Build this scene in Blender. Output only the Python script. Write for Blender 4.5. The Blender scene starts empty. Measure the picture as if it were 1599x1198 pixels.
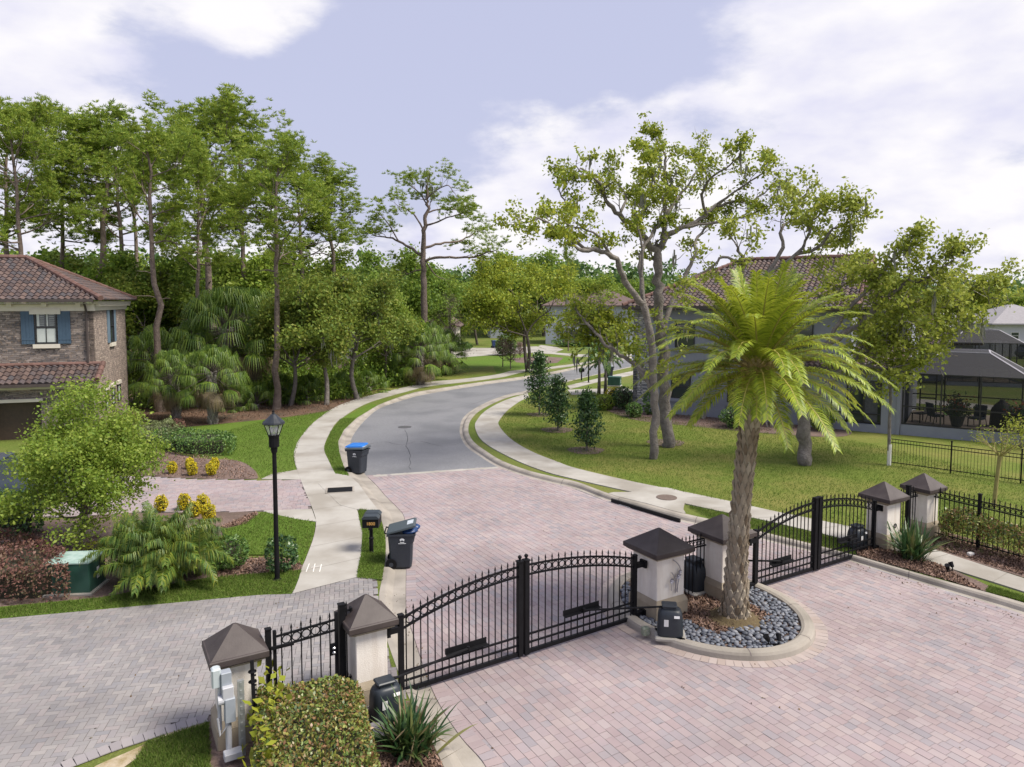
import bpy, math, random
import numpy as np
from mathutils import Vector, Matrix
from mathutils.geometry import tessellate_polygon

# ------------------------------------------------------------------ camera, sky, sun, exposure
SC = bpy.context.scene
COL = SC.collection
CAMZ = 6.9                       # metres above the lawns (the road lies 0.1 m lower)
FPX, PITCH, SHIFT = 1110.0, math.radians(4.0), -51.4
cam = bpy.data.cameras.new("camera")
cam.sensor_fit = 'HORIZONTAL'; cam.sensor_width = 36.0
cam.lens = 36.0 * FPX / 1599.0
cam.shift_y = SHIFT / 1599.0
cam.clip_start = 0.1; cam.clip_end = 3000
camo = bpy.data.objects.new("camera", cam); COL.objects.link(camo)
camo.location = (0, 0, CAMZ); camo.rotation_euler = (math.pi/2 - PITCH, 0, 0)
SC.camera = camo
SC.view_settings.view_transform = 'Standard'; SC.view_settings.look = 'None'
SC.view_settings.gamma = 1.0; SC.view_settings.exposure = 0.95

SUN_AZ, SUN_EL = math.radians(106), math.radians(54)      # azimuth clockwise from +Y
def build_world():
    w = bpy.data.worlds.new("World"); SC.world = w; w.use_nodes = True
    nt = w.node_tree; N = nt.nodes; L = nt.links
    bg = N['Background']; bg.inputs['Strength'].default_value = 0.072
    sky = N.new('ShaderNodeTexSky'); sky.sky_type = 'NISHITA'; sky.sun_disc = False
    sky.sun_elevation = SUN_EL; sky.sun_rotation = SUN_AZ
    sky.air_density = 1.2; sky.dust_density = 2.5; sky.ozone_density = 1.5
    geo = N.new('ShaderNodeNewGeometry')
    inv = N.new('ShaderNodeVectorMath'); inv.operation = 'SCALE'; inv.inputs['Scale'].default_value = -1.0
    L.new(geo.outputs['Incoming'], inv.inputs[0])
    D = inv.outputs[0]
    sep = N.new('ShaderNodeSeparateXYZ'); L.new(D, sep.inputs[0])
    def math_(op, a, b=None, c=None, clamp=False):
        m = N.new('ShaderNodeMath'); m.operation = op; m.use_clamp = clamp
        for i, q in enumerate((a, b, c)):
            if q is None: continue
            if isinstance(q, (int, float)): m.inputs[i].default_value = q
            else: L.new(q, m.inputs[i])
        return m.outputs[0]
    # cloud deck: direction stretched upwards so that clouds flatten towards the horizon
    zc = math_('MAXIMUM', sep.outputs['Z'], 0.0)
    den = math_('ADD', zc, 0.42)
    px = math_('DIVIDE', sep.outputs['X'], den); py = math_('DIVIDE', sep.outputs['Y'], den)
    pz = math_('MULTIPLY', sep.outputs['Z'], 2.2)
    cmb = N.new('ShaderNodeCombineXYZ'); L.new(px, cmb.inputs[0]); L.new(py, cmb.inputs[1]); L.new(pz, cmb.inputs[2])
    n1 = N.new('ShaderNodeTexNoise'); n1.inputs['Scale'].default_value = 2.3; n1.inputs['Detail'].default_value = 8
    n1.inputs['Roughness'].default_value = 0.52; n1.inputs['Distortion'].default_value = 0.25
    mp = N.new('ShaderNodeMapping'); mp.inputs['Location'].default_value = (3.3, 1.2, 0.4)
    L.new(cmb.outputs[0], mp.inputs[0]); L.new(mp.outputs[0], n1.inputs['Vector'])
    # banks of cloud where the photograph has them: soft weights round sky directions
    def bank(azd, eld, wid, amt):
        a, e = math.radians(azd), math.radians(eld)
        v = (math.sin(a)*math.cos(e), math.cos(a)*math.cos(e), math.sin(e))
        d = N.new('ShaderNodeVectorMath'); d.operation = 'DOT_PRODUCT'
        L.new(D, d.inputs[0]); d.inputs[1].default_value = v
        c0 = math.cos(math.radians(wid))
        mr = N.new('ShaderNodeMapRange'); mr.interpolation_type = 'SMOOTHSTEP'
        mr.inputs['From Min'].default_value = c0; mr.inputs['From Max'].default_value = 1.0
        mr.inputs['To Max'].default_value = amt; L.new(d.outputs['Value'], mr.inputs['Value'])
        return mr.outputs[0]
    tot = None
    for b in BANKS:
        o = bank(*b); tot = o if tot is None else math_('ADD', tot, o)
    hz = N.new('ShaderNodeMapRange'); hz.interpolation_type = 'SMOOTHSTEP'
    hz.inputs['From Min'].default_value = 0.26; hz.inputs['From Max'].default_value = 0.0
    hz.inputs['To Max'].default_value = 0.30; L.new(sep.outputs['Z'], hz.inputs['Value'])
    n3 = N.new('ShaderNodeTexNoise'); n3.inputs['Scale'].default_value = 6.5; n3.inputs['Detail'].default_value = 9; n3.inputs['Roughness'].default_value = 0.6
    L.new(mp.outputs[0], n3.inputs['Vector'])
    dens = math_('ADD', math_('ADD', math_('MULTIPLY_ADD', n3.outputs['Fac'], 0.52, -0.26), n1.outputs['Fac']), math_('ADD', tot, hz.outputs[0]))
    cov = N.new('ShaderNodeMapRange'); cov.interpolation_type = 'SMOOTHSTEP'
    cov.inputs['From Min'].default_value = 0.49; cov.inputs['From Max'].default_value = 0.74
    L.new(dens, cov.inputs['Value'])
    # clear part: the physical sky seen through thin high overcast
    veil = N.new('ShaderNodeMix'); veil.data_type = 'RGBA'; veil.inputs['Factor'].default_value = 0.82
    L.new(sky.outputs[0], veil.inputs['A']); veil.inputs['B'].default_value = (4.5, 4.6, 6.15, 1)
    n2 = N.new('ShaderNodeTexNoise'); n2.inputs['Scale'].default_value = 4.0; n2.inputs['Detail'].default_value = 6
    L.new(mp.outputs[0], n2.inputs['Vector'])
    cc = N.new('ShaderNodeMix'); cc.data_type = 'RGBA'
    cc.inputs['A'].default_value = (5.4, 5.4, 6.7, 1); cc.inputs['B'].default_value = (7.3, 7.15, 7.3, 1)
    c2 = N.new('ShaderNodeMapRange'); c2.inputs['From Min'].default_value = 0.35; c2.inputs['From Max'].default_value = 0.6
    L.new(n2.outputs['Fac'], c2.inputs['Value']); L.new(c2.outputs[0], cc.inputs['Factor'])
    mx = N.new('ShaderNodeMix'); mx.data_type = 'RGBA'
    L.new(cov.outputs[0], mx.inputs['Factor']); L.new(veil.outputs['Result'], mx.inputs['A']); L.new(cc.outputs['Result'], mx.inputs['B'])
    L.new(mx.outputs['Result'], bg.inputs['Color'])
# (azimuth, elevation, radius, amount) in degrees
BANKS = [(24, 20, 14, 0.22), (30, 11, 16, 0.20), (5, 6, 16, 0.26), (-34, 13, 11, 0.26), (-19, 25, 9, 0.22),
         (-34, 24, 8, 0.22), (36, 24, 10, 0.2), (-6, 17, 16, -0.22), (-14, 13, 9, -0.2), (33, 19, 6, -0.06), (10,22,8,-0.15), (-5,25,10,-.1)]
build_world()

sun = bpy.data.lights.new("sun", 'SUN'); sun.energy = 3.0; sun.angle = math.radians(22); sun.color = (1.0, 0.93, 0.82)
suno = bpy.data.objects.new("sun", sun); COL.objects.link(suno)
_sd = Vector((math.sin(SUN_AZ)*math.cos(SUN_EL), math.cos(SUN_AZ)*math.cos(SUN_EL), math.sin(SUN_EL)))
suno.rotation_euler = _sd.to_track_quat('Z', 'Y').to_euler()
suno.location = (20, 10, 40)

# ------------------------------------------------------------------ helpers
def A(px, py, z=0.0):
    """world point at height z seen at a pixel of the 1599x1198 photograph"""
    xc = (px - 799.5)/FPX; yc = (599 - py + SHIFT)/FPX
    c, s = math.cos(PITCH), math.sin(PITCH)
    d = Vector((xc, c + yc*s, yc*c - s))
    t = (z - CAMZ)/d.z
    return Vector((d.x*t, d.y*t, z))
def AD(px, py, y):
    """world point at distance y ahead seen at a pixel"""
    xc = (px - 799.5)/FPX; yc = (599 - py + SHIFT)/FPX
    c, s = math.cos(PITCH), math.sin(PITCH)
    d = Vector((xc, c + yc*s, yc*c - s)); t = y/d.y
    return Vector((d.x*t, y, CAMZ + d.z*t))

class MB:
    def __init__(self): self.v = []; self.f = []; self.m = []
    def add(self, vs, fs, mi=0):
        n = len(self.v); self.v.extend([tuple(p) for p in vs])
        for f in fs: self.f.append(tuple(i+n for i in f)); self.m.append(mi)
        return self
    def box(self, c, s, rz=0, mi=0, taper=1.0, M=None):
        hx, hy, hz = s[0]/2, s[1]/2, s[2]/2
        vs = []
        for z, k in ((-hz, 1.0), (hz, taper)):
            for x, y in ((-hx,-hy),(hx,-hy),(hx,hy),(-hx,hy)):
                vs.append(Vector((x*k, y*k, z)))
        R = Matrix.Rotation(rz, 3, 'Z') if M is None else M
        vs = [R @ p + Vector(c) for p in vs]
        return self.add(vs, [(3,2,1,0),(4,5,6,7),(0,1,5,4),(1,2,6,5),(2,3,7,6),(3,0,4,7)], mi)
    def bbox(self, c, s, b=0.01, rz=0, mi=0):
        """box with chamfered vertical and top edges"""
        hx, hy, hz = s[0]/2, s[1]/2, s[2]/2
        R = Matrix.Rotation(rz, 3, 'Z')
        def ring(ix, z):
            x, y = hx-ix, hy-ix; q = min(b, x*.5, y*.5)
            return [(-x+q,-y,z),(x-q,-y,z),(x,-y+q,z),(x,y-q,z),(x-q,y,z),(-x+q,y,z),(-x,y-q,z),(-x,-y+q,z)]
        rings = [ring(0,-hz), ring(0,hz-b), ring(b,hz)]
        vs = [R @ Vector(p) + Vector(c) for r in rings for p in r]
        fs = [tuple(range(7,-1,-1)), tuple(range(16,24))]
        for k in range(2):
            for i in range(8): fs.append((k*8+i, k*8+(i+1)%8, k*8+8+(i+1)%8, k*8+8+i))
        return self.add(vs, fs, mi)
    def tube(self, pts, rad, n=6, mi=0, cap=True):
        pts = [Vector(p) for p in pts]
        if not hasattr(rad, '__len__'): rad = [rad]*len(pts)
        vs = []; fs = []; up = None
        for i, p in enumerate(pts):
            d = (pts[min(i+1, len(pts)-1)] - pts[max(i-1, 0)])
            d = d.normalized() if d.length > 1e-9 else Vector((0,0,1))
            if up is None:
                up = Vector((1,0,0)) if abs(d.x) < .8 else Vector((0,1,0))
            u = (up - d*up.dot(d))
            u = u.normalized() if u.length > 1e-6 else d.orthogonal().normalized()
            up = u; w = d.cross(u)
            for k in range(n):
                a = 2*math.pi*k/n + (math.pi/4 if n == 4 else 0)
                vs.append(p + (u*math.cos(a) + w*math.sin(a))*rad[i])
        for i in range(len(pts)-1):
            for k in range(n):
                fs.append((i*n+k, i*n+(k+1)%n, (i+1)*n+(k+1)%n, (i+1)*n+k))
        if cap:
            fs.append(tuple(range(n-1,-1,-1))); fs.append(tuple((len(pts)-1)*n+k for k in range(n)))
        return self.add(vs, fs, mi)
    def bar(self, a, b, w, mi=0):
        return self.tube([a, b], w*0.7071, 4, mi)
    def lathe(self, prof, c=(0,0,0), n=16, mi=0):
        vs = []; fs = []
        for r, z in prof:
            for k in range(n):
                a = 2*math.pi*k/n; vs.append((c[0]+r*math.cos(a), c[1]+r*math.sin(a), c[2]+z))
        for i in range(len(prof)-1):
            for k in range(n): fs.append((i*n+k, i*n+(k+1)%n, (i+1)*n+(k+1)%n, (i+1)*n+k))
        fs.append(tuple(range(n-1,-1,-1))); fs.append(tuple((len(prof)-1)*n+k for k in range(n)))
        return self.add(vs, fs, mi)
    def ball(self, c, r, n=8, m=6, sc=(1,1,1), mi=0, R=None):
        vs = [Vector((0,0,-r*sc[2]))]; fs = []
        for i in range(1, m):
            a = -math.pi/2 + math.pi*i/m
            for k in range(n):
                b = 2*math.pi*k/n
                vs.append(Vector((r*sc[0]*math.cos(a)*math.cos(b), r*sc[1]*math.cos(a)*math.sin(b), r*sc[2]*math.sin(a))))
        vs.append(Vector((0,0,r*sc[2])))
        for k in range(n): fs.append((0, 1+(k+1)%n, 1+k))
        for i in range(m-2):
            for k in range(n): fs.append((1+i*n+k, 1+i*n+(k+1)%n, 1+(i+1)*n+(k+1)%n, 1+(i+1)*n+k))
        t = len(vs)-1
        for k in range(n): fs.append((t, 1+(m-2)*n+k, 1+(m-2)*n+(k+1)%n))
        if R is not None: vs = [R @ p for p in vs]
        return self.add([p + Vector(c) for p in vs], fs, mi)
    def torus(self, c, R, r, nx, nz, axis_u, axis_v):
        vs = []; fs = []; u = Vector(axis_u); v = Vector(axis_v); w = u.cross(v)
        for i in range(nx):
            a = 2*math.pi*i/nx; rad = u*math.cos(a) + v*math.sin(a)
            for k in range(nz):
                b = 2*math.pi*k/nz; vs.append(Vector(c) + rad*(R + r*math.cos(b)) + w*(r*math.sin(b)))
        for i in range(nx):
            for k in range(nz):
                fs.append((i*nz+k, ((i+1)%nx)*nz+k, ((i+1)%nx)*nz+(k+1)%nz, i*nz+(k+1)%nz))
        return self.add(vs, fs)
    def poly(self, pts, z0=None, z1=None, mi=0):
        """polygon (list of Vectors, flat) with optional skirt down to z1"""
        pts = [Vector(p) for p in pts]; n = len(self.v)
        tris = tessellate_polygon([[Vector((p.x, p.y, 0)) for p in pts]])
        fs = []
        for t in tris:
            a, b, c = (pts[i] for i in t)
            if (b-a).cross(c-a).z < 0: t = t[::-1]
            fs.append(tuple(t))
        self.add(pts, fs, mi)
        if z1 is not None:
            area = sum(pts[i].x*pts[(i+1)%len(pts)].y - pts[(i+1)%len(pts)].x*pts[i].y for i in range(len(pts)))
            m = len(pts); low = [Vector((p.x, p.y, z1)) for p in pts]; sf = []
            for i in range(m):
                j = (i+1) % m
                sf.append((i, m+i, m+j, j) if area > 0 else (j, m+j, m+i, i))
            self.add(pts+low, sf, mi)
        return self
    def mesh(self, name, mats, smooth=False):
        me = bpy.data.meshes.new(name); me.from_pydata(self.v, [], self.f)
        for m in (mats if isinstance(mats, (list, tuple)) else [mats]): me.materials.append(m)
        if any(self.m): me.polygons.foreach_set('material_index', self.m)
        if smooth: me.polygons.foreach_set('use_smooth', [True]*len(self.f))
        me.update(); return me
    def build(self, name, mats, parent=None, smooth=False, loc=None, rz=0, label=None):
        return link(name, self.mesh(name, mats, smooth), parent, loc, rz, label)

def link(name, me, parent=None, loc=None, rz=0, label=None):
    o = bpy.data.objects.new(name, me); COL.objects.link(o)
    if parent is not None: o.parent = parent
    if loc is not None: o.location = loc
    o.rotation_euler = (0, 0, rz)
    if label: o['label'] = label
    return o
def tag(o, label=None, cat=None, group=None, kind=None):
    for k, q in (('label', label), ('category', cat), ('group', group), ('kind', kind)):
        if q: o[k] = q
    return o
def thing(name, loc, label, cat, group=None, rz=0, sc=1.0):
    o = bpy.data.objects.new(name, None); COL.objects.link(o)
    o.empty_display_size = 0.2
    o.location = loc; o.rotation_euler = (0, 0, rz); o.scale = (sc, sc, sc) if not hasattr(sc, '__len__') else sc
    return tag(o, label, cat, group)
def kids(o): return [c for c in bpy.data.objects if c.parent == o]
def copy_thing(src, parts, loc, rz=0, label=None, sc=1.0, group=None):
    """copy of a thing with copies of its parts; parts = [(part, [sub-parts])]"""
    r = src.copy(); COL.objects.link(r); r.location = loc; r.rotation_euler = (0, 0, rz)
    r.scale = (sc, sc, sc) if not hasattr(sc, '__len__') else sc
    if label: r['label'] = label
    if group: r['group'] = group
    for p, subs in parts:
        c = p.copy(); COL.objects.link(c); c.parent = r
        for s in subs:
            d = s.copy(); COL.objects.link(d); d.parent = c
    return r
def npmesh(name, V, F, mat, smooth=False):
    """fast mesh from arrays: F is (n,3) or (n,4)"""
    me = bpy.data.meshes.new(name); k = F.shape[1]
    me.vertices.add(len(V)); me.vertices.foreach_set('co', np.asarray(V, dtype=np.float32).ravel())
    me.loops.add(F.size); me.loops.foreach_set('vertex_index', np.asarray(F, dtype=np.int32).ravel())
    me.polygons.add(len(F)); me.polygons.foreach_set('loop_start', np.arange(0, F.size, k, dtype=np.int32))
    me.polygons.foreach_set('loop_total', np.full(len(F), k, dtype=np.int32))
    me.polygons.foreach_set('use_smooth', np.full(len(F), smooth, dtype=bool))
    me.materials.append(mat); me.update(calc_edges=True); me.validate(); return me
def unit(a): return a/np.maximum(np.linalg.norm(a, axis=-1, keepdims=True), 1e-9)
def leaves(P, L, W, rng, T=None, jitter=1.0, flat=0.0, var=0.35):
    """one rhomb leaf at each point; T = preferred leaf directions; flat pulls leaf faces towards horizontal"""
    n = len(P)
    t = rng.normal(size=(n, 3))
    if T is not None: t = unit(T) + t*0.33*jitter
    t = unit(t)
    h = rng.normal(size=(n, 3)); h[:, 2] += flat*2.0
    b = unit(np.cross(t, h))
    s = (1 + (rng.random((n, 1))*2-1)*var)
    a = t*L*s*0.5; c = b*W*s*0.5
    V = np.stack([P-a, P-a*0.1+c, P+a, P-a*0.1-c], axis=1).reshape(-1, 3)
    return V, np.arange(4*n).reshape(-1, 4)
def cat_arrays(parts):
    V = []; F = []; n = 0
    for v, f in parts:
        V.append(v); F.append(f+n); n += len(v)
    return np.concatenate(V), np.concatenate(F)
def smooth_line(pts, n=6):
    """Catmull-Rom through points"""
    P = [Vector(p) for p in pts]; out = []
    for i in range(len(P)-1):
        p0 = P[max(i-1,0)]; p1 = P[i]; p2 = P[i+1]; p3 = P[min(i+2,len(P)-1)]
        for k in range(n):
            t = k/n
            out.append(0.5*((2*p1) + (p2-p0)*t + (2*p0-5*p1+4*p2-p3)*t*t + (3*p1-p0-3*p2+p3)*t**3))
    out.append(P[-1]); return out
def px_line(pp, z=0.0, n=5): return smooth_line([A(x, y, z) for x, y in pp], n)
def inside(P, poly):
    """vectorised point in polygon; P (n,2), poly list of (x,y)"""
    x, y = P[:, 0], P[:, 1]; r = np.zeros(len(P), bool); q = np.array([(p[0], p[1]) for p in poly])
    j = len(q)-1
    for i in range(len(q)):
        c = ((q[i,1] > y) != (q[j,1] > y))
        xx = (q[j,0]-q[i,0])*(y-q[i,1])/((q[j,1]-q[i,1]) or 1e-9) + q[i,0]
        r ^= c & (x < xx); j = i
    return r
def offset_line(pts, d):
    """offset to the left of the direction of travel by d"""
    out = []
    for i, p in enumerate(pts):
        t = (pts[min(i+1,len(pts)-1)] - pts[max(i-1,0)]); t.z = 0; t.normalize()
        out.append(Vector((p.x - t.y*d, p.y + t.x*d, p.z)))
    return out
def strip(mb, a, b, mi=0):
    """ruled surface between two polylines with the same number of points"""
    n = len(a); vs = list(a)+list(b)
    return mb.add(vs, [(i, i+1, n+i+1, n+i) for i in range(n-1)], mi)
def resample(pts, n):
    d = [0]
    for i in range(1, len(pts)): d.append(d[-1] + (pts[i]-pts[i-1]).length)
    out = []; j = 0
    for k in range(n):
        s = d[-1]*k/(n-1)
        while j < len(pts)-2 and d[j+1] < s: j += 1
        t = (s-d[j])/max(d[j+1]-d[j], 1e-9); out.append(pts[j].lerp(pts[j+1], min(max(t,0),1)))
    return out

# ------------------------------------------------------------------ materials
def new_mat(name):
    m = bpy.data.materials.new(name); m.use_nodes = True
    return m, m.node_tree.nodes, m.node_tree.links, m.node_tree.nodes['Principled BSDF']
def rgba(c): return (c[0], c[1], c[2], 1)
def surf(name, c1, c2=None, scale=3.0, rough=0.8, bump=0.0, bscale=None, metal=0.0, detail=6, island=0.0, c3=None, scale3=0.3, spec=None, dist=0.02, stretch=None):
    """mottled surface: noise between c1 and c2, a broad second noise towards c3, optional value change per loose piece"""
    m, N, L, p = new_mat(name)
    p.inputs['Roughness'].default_value = rough; p.inputs['Metallic'].default_value = metal
    if spec is not None: p.inputs['Specular IOR Level'].default_value = spec
    tc = N.new('ShaderNodeTexCoord'); co = tc.outputs['Object']
    col = None
    if c2 is not None:
        n = N.new('ShaderNodeTexNoise'); n.inputs['Scale'].default_value = scale; n.inputs['Detail'].default_value = detail
        n.inputs['Roughness'].default_value = 0.65; L.new(co, n.inputs['Vector'])
        r = N.new('ShaderNodeMapRange'); r.inputs['From Min'].default_value = 0.3; r.inputs['From Max'].default_value = 0.7
        L.new(n.outputs['Fac'], r.inputs['Value'])
        x = N.new('ShaderNodeMix'); x.data_type = 'RGBA'; L.new(r.outputs[0], x.inputs['Factor'])
        x.inputs['A'].default_value = rgba(c1); x.inputs['B'].default_value = rgba(c2); col = x.outputs['Result']
    if c3 is not None:
        n = N.new('ShaderNodeTexNoise'); n.inputs['Scale'].default_value = scale3; n.inputs['Detail'].default_value = 4
        if stretch:                # rain streaks: noise drawn out along z
            mp_ = N.new('ShaderNodeMapping'); mp_.inputs['Scale'].default_value = stretch; L.new(co, mp_.inputs[0]); L.new(mp_.outputs[0], n.inputs['Vector'])
        else: L.new(co, n.inputs['Vector'])
        r = N.new('ShaderNodeMapRange'); r.inputs['From Min'].default_value = 0.45; r.inputs['From Max'].default_value = 0.65
        L.new(n.outputs['Fac'], r.inputs['Value'])
        x = N.new('ShaderNodeMix'); x.data_type = 'RGBA'; L.new(r.outputs[0], x.inputs['Factor'])
        if col is None: x.inputs['A'].default_value = rgba(c1)
        else: L.new(col, x.inputs['A'])
        x.inputs['B'].default_value = rgba(c3); col = x.outputs['Result']
    if island > 0:
        g = N.new('ShaderNodeNewGeometry')
        r = N.new('ShaderNodeMapRange'); r.inputs['To Min'].default_value = 1-island; r.inputs['To Max'].default_value = 1+island
        L.new(g.outputs['Random Per Island'], r.inputs['Value'])
        x = N.new('ShaderNodeVectorMath'); x.operation = 'SCALE'
        if col is None: x.inputs[0].default_value = c1
        else: L.new(col, x.inputs[0])
        L.new(r.outputs[0], x.inputs['Scale']); col = x.outputs[0]
    if col is None: p.inputs['Base Color'].default_value = rgba(c1)
    else: L.new(col, p.inputs['Base Color'])
    if bump > 0:
        n = N.new('ShaderNodeTexNoise'); n.inputs['Scale'].default_value = bscale or scale*3; n.inputs['Detail'].default_value = 5
        L.new(co, n.inputs['Vector'])
        b = N.new('ShaderNodeBump'); b.inputs['Strength'].default_value = bump; b.inputs['Distance'].default_value = dist
        L.new(n.outputs['Fac'], b.inputs['Height']); L.new(b.outputs[0], p.inputs['Normal'])
    return m
def ramp_island(name, cols, rough=0.85, trans=0.0, tcol=None, noise=None, spec=0.3, stain=None):
    """every loose piece of the mesh (leaf, paver, tile, stone) takes its own colour from a ramp"""
    m, N, L, p = new_mat(name)
    p.inputs['Roughness'].default_value = rough; p.inputs['Specular IOR Level'].default_value = spec
    g = N.new('ShaderNodeNewGeometry'); r = N.new('ShaderNodeValToRGB')
    r.color_ramp.interpolation = 'LINEAR'; e = r.color_ramp.elements
    k = len(cols)
    e[0].position = 0; e[0].color = rgba(cols[0]); e[1].position = 1; e[1].color = rgba(cols[-1])
    for i in range(1, k-1):
        q = e.new(i/(k-1)); q.color = rgba(cols[i])
    fac = g.outputs['Random Per Island']
    if noise:
        tc = N.new('ShaderNodeTexCoord'); n = N.new('ShaderNodeTexNoise'); n.inputs['Scale'].default_value = noise[0]; n.inputs['Detail'].default_value = 3
        L.new(tc.outputs['Object'], n.inputs['Vector'])
        a = N.new('ShaderNodeMath'); a.operation = 'MULTIPLY_ADD'; L.new(n.outputs['Fac'], a.inputs[0]); a.inputs[1].default_value = noise[1]*2; a.inputs[2].default_value = -noise[1]
        b = N.new('ShaderNodeMath'); b.operation = 'ADD'; b.use_clamp = True; L.new(a.outputs[0], b.inputs[0]); L.new(fac, b.inputs[1]); fac = b.outputs[0]
    L.new(fac, r.inputs['Fac']); L.new(r.outputs['Color'], p.inputs['Base Color'])
    if stain:                     # broad worn and dirty patches over many stones
        n = N.new('ShaderNodeTexNoise'); n.inputs['Scale'].default_value = stain[0]; n.inputs['Detail'].default_value = 7; n.inputs['Roughness'].default_value = 0.6
        L.new(N.new('ShaderNodeTexCoord').outputs['Object'], n.inputs['Vector'])
        q = N.new('ShaderNodeMapRange'); q.inputs['From Min'].default_value = 0.32; q.inputs['From Max'].default_value = 0.62; q.inputs['To Min'].default_value = 1-stain[1]; q.inputs['To Max'].default_value = 1.06
        L.new(n.outputs['Fac'], q.inputs['Value']); s_ = N.new('ShaderNodeVectorMath'); s_.operation = 'SCALE'
        L.new(r.outputs['Color'], s_.inputs[0]); L.new(q.outputs[0], s_.inputs['Scale']); L.new(s_.outputs[0], p.inputs['Base Color'])
    if trans > 0:
        t = N.new('ShaderNodeBsdfTranslucent'); mx = N.new('ShaderNodeMixShader'); mx.inputs['Fac'].default_value = trans
        if tcol:
            q = N.new('ShaderNodeMix'); q.data_type = 'RGBA'; q.inputs['Factor'].default_value = 0.5
            L.new(r.outputs['Color'], q.inputs['A']); q.inputs['B'].default_value = rgba(tcol); L.new(q.outputs['Result'], t.inputs['Color'])
        else: L.new(r.outputs['Color'], t.inputs['Color'])
        out = [x for x in N if x.type == 'OUTPUT_MATERIAL'][0]
        L.new(p.outputs[0], mx.inputs[1]); L.new(t.outputs[0], mx.inputs[2]); L.new(mx.outputs[0], out.inputs['Surface'])
    return m
def stone_mat(name, bw, bh, c1, c2, mortar, ms=0.006, warm=None):
    """stacked ledge stone in the wall's own x,z plane"""
    m, N, L, p = new_mat(name); p.inputs['Roughness'].default_value = 0.85
    tc = N.new('ShaderNodeTexCoord'); sp = N.new('ShaderNodeSeparateXYZ'); cb = N.new('ShaderNodeCombineXYZ')
    L.new(tc.outputs['Object'], sp.inputs[0]); L.new(sp.outputs[0], cb.inputs[0]); L.new(sp.outputs[2], cb.inputs[1])
    nz = N.new('ShaderNodeTexNoise'); nz.inputs['Scale'].default_value = 1.7; L.new(tc.outputs['Object'], nz.inputs['Vector'])
    ad = N.new('ShaderNodeVectorMath'); ad.operation = 'MULTIPLY_ADD'; L.new(nz.outputs['Color'], ad.inputs[0]); ad.inputs[1].default_value = (0.25, 0.05, 0); L.new(cb.outputs[0], ad.inputs[2])
    cols = []
    for k, (sx, sy) in enumerate(((1, 1), (0.61, 0.5))):
        b = N.new('ShaderNodeTexBrick'); b.offset = 0.37; b.offset_frequency = 2; b.squash = 0.7; b.squash_frequency = 3
        b.inputs['Color1'].default_value = rgba(c1); b.inputs['Color2'].default_value = rgba(c2); b.inputs['Mortar'].default_value = rgba(mortar)
        b.inputs['Scale'].default_value = 1.0; b.inputs['Mortar Size'].default_value = ms; b.inputs['Bias'].default_value = 0.0
        b.inputs['Brick Width'].default_value = bw*sx; b.inputs['Row Height'].default_value = bh*sy
        L.new(ad.outputs[0], b.inputs['Vector']); cols.append(b)
    n2 = N.new('ShaderNodeTexNoise'); n2.inputs['Scale'].default_value = 2.5; n2.inputs['Detail'].default_value = 2; L.new(tc.outputs['Object'], n2.inputs['Vector'])
    st = N.new('ShaderNodeMath'); st.operation = 'GREATER_THAN'; st.inputs[1].default_value = 0.52; L.new(n2.outputs['Fac'], st.inputs[0])
    x = N.new('ShaderNodeMix'); x.data_type = 'RGBA'; L.new(st.outputs[0], x.inputs['Factor']); L.new(cols[0].outputs['Color'], x.inputs['A']); L.new(cols[1].outputs['Color'], x.inputs['B'])
    col = x.outputs['Result']
    if warm:
        n3 = N.new('ShaderNodeTexNoise'); n3.inputs['Scale'].default_value = 9; n3.inputs['Detail'].default_value = 3; L.new(ad.outputs[0], n3.inputs['Vector'])
        r = N.new('ShaderNodeMapRange'); r.inputs['From Min'].default_value = 0.5; r.inputs['From Max'].default_value = 0.7; r.inputs['To Max'].default_value = 0.7; L.new(n3.outputs['Fac'], r.inputs['Value'])
        y = N.new('ShaderNodeMix'); y.data_type = 'RGBA'; L.new(r.outputs[0], y.inputs['Factor']); L.new(col, y.inputs['A']); y.inputs['B'].default_value = rgba(warm); col = y.outputs['Result']
    L.new(col, p.inputs['Base Color'])
    bp = N.new('ShaderNodeBump'); bp.inputs['Strength'].default_value = 0.8; bp.inputs['Distance'].default_value = 0.03
    L.new(col, bp.inputs['Height']); L.new(bp.outputs[0], p.inputs['Normal'])
    return m
def glass_mat(name, c, rough=0.05):
    m, N, L, p = new_mat(name); p.inputs['Base Color'].default_value = rgba(c); p.inputs['Roughness'].default_value = rough
    p.inputs['Specular IOR Level'].default_value = 0.7; return m
def screen_mat(name, c, op):
    m, N, L, p = new_mat(name); p.inputs['Base Color'].default_value = rgba(c); p.inputs['Roughness'].default_value = 0.8
    t = N.new('ShaderNodeBsdfTransparent'); mx = N.new('ShaderNodeMixShader'); mx.inputs['Fac'].default_value = op
    out = [x for x in N if x.type == 'OUTPUT_MATERIAL'][0]
    L.new(t.outputs[0], mx.inputs[1]); L.new(p.outputs[0], mx.inputs[2]); L.new(mx.outputs[0], out.inputs['Surface'])
    return m

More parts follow.
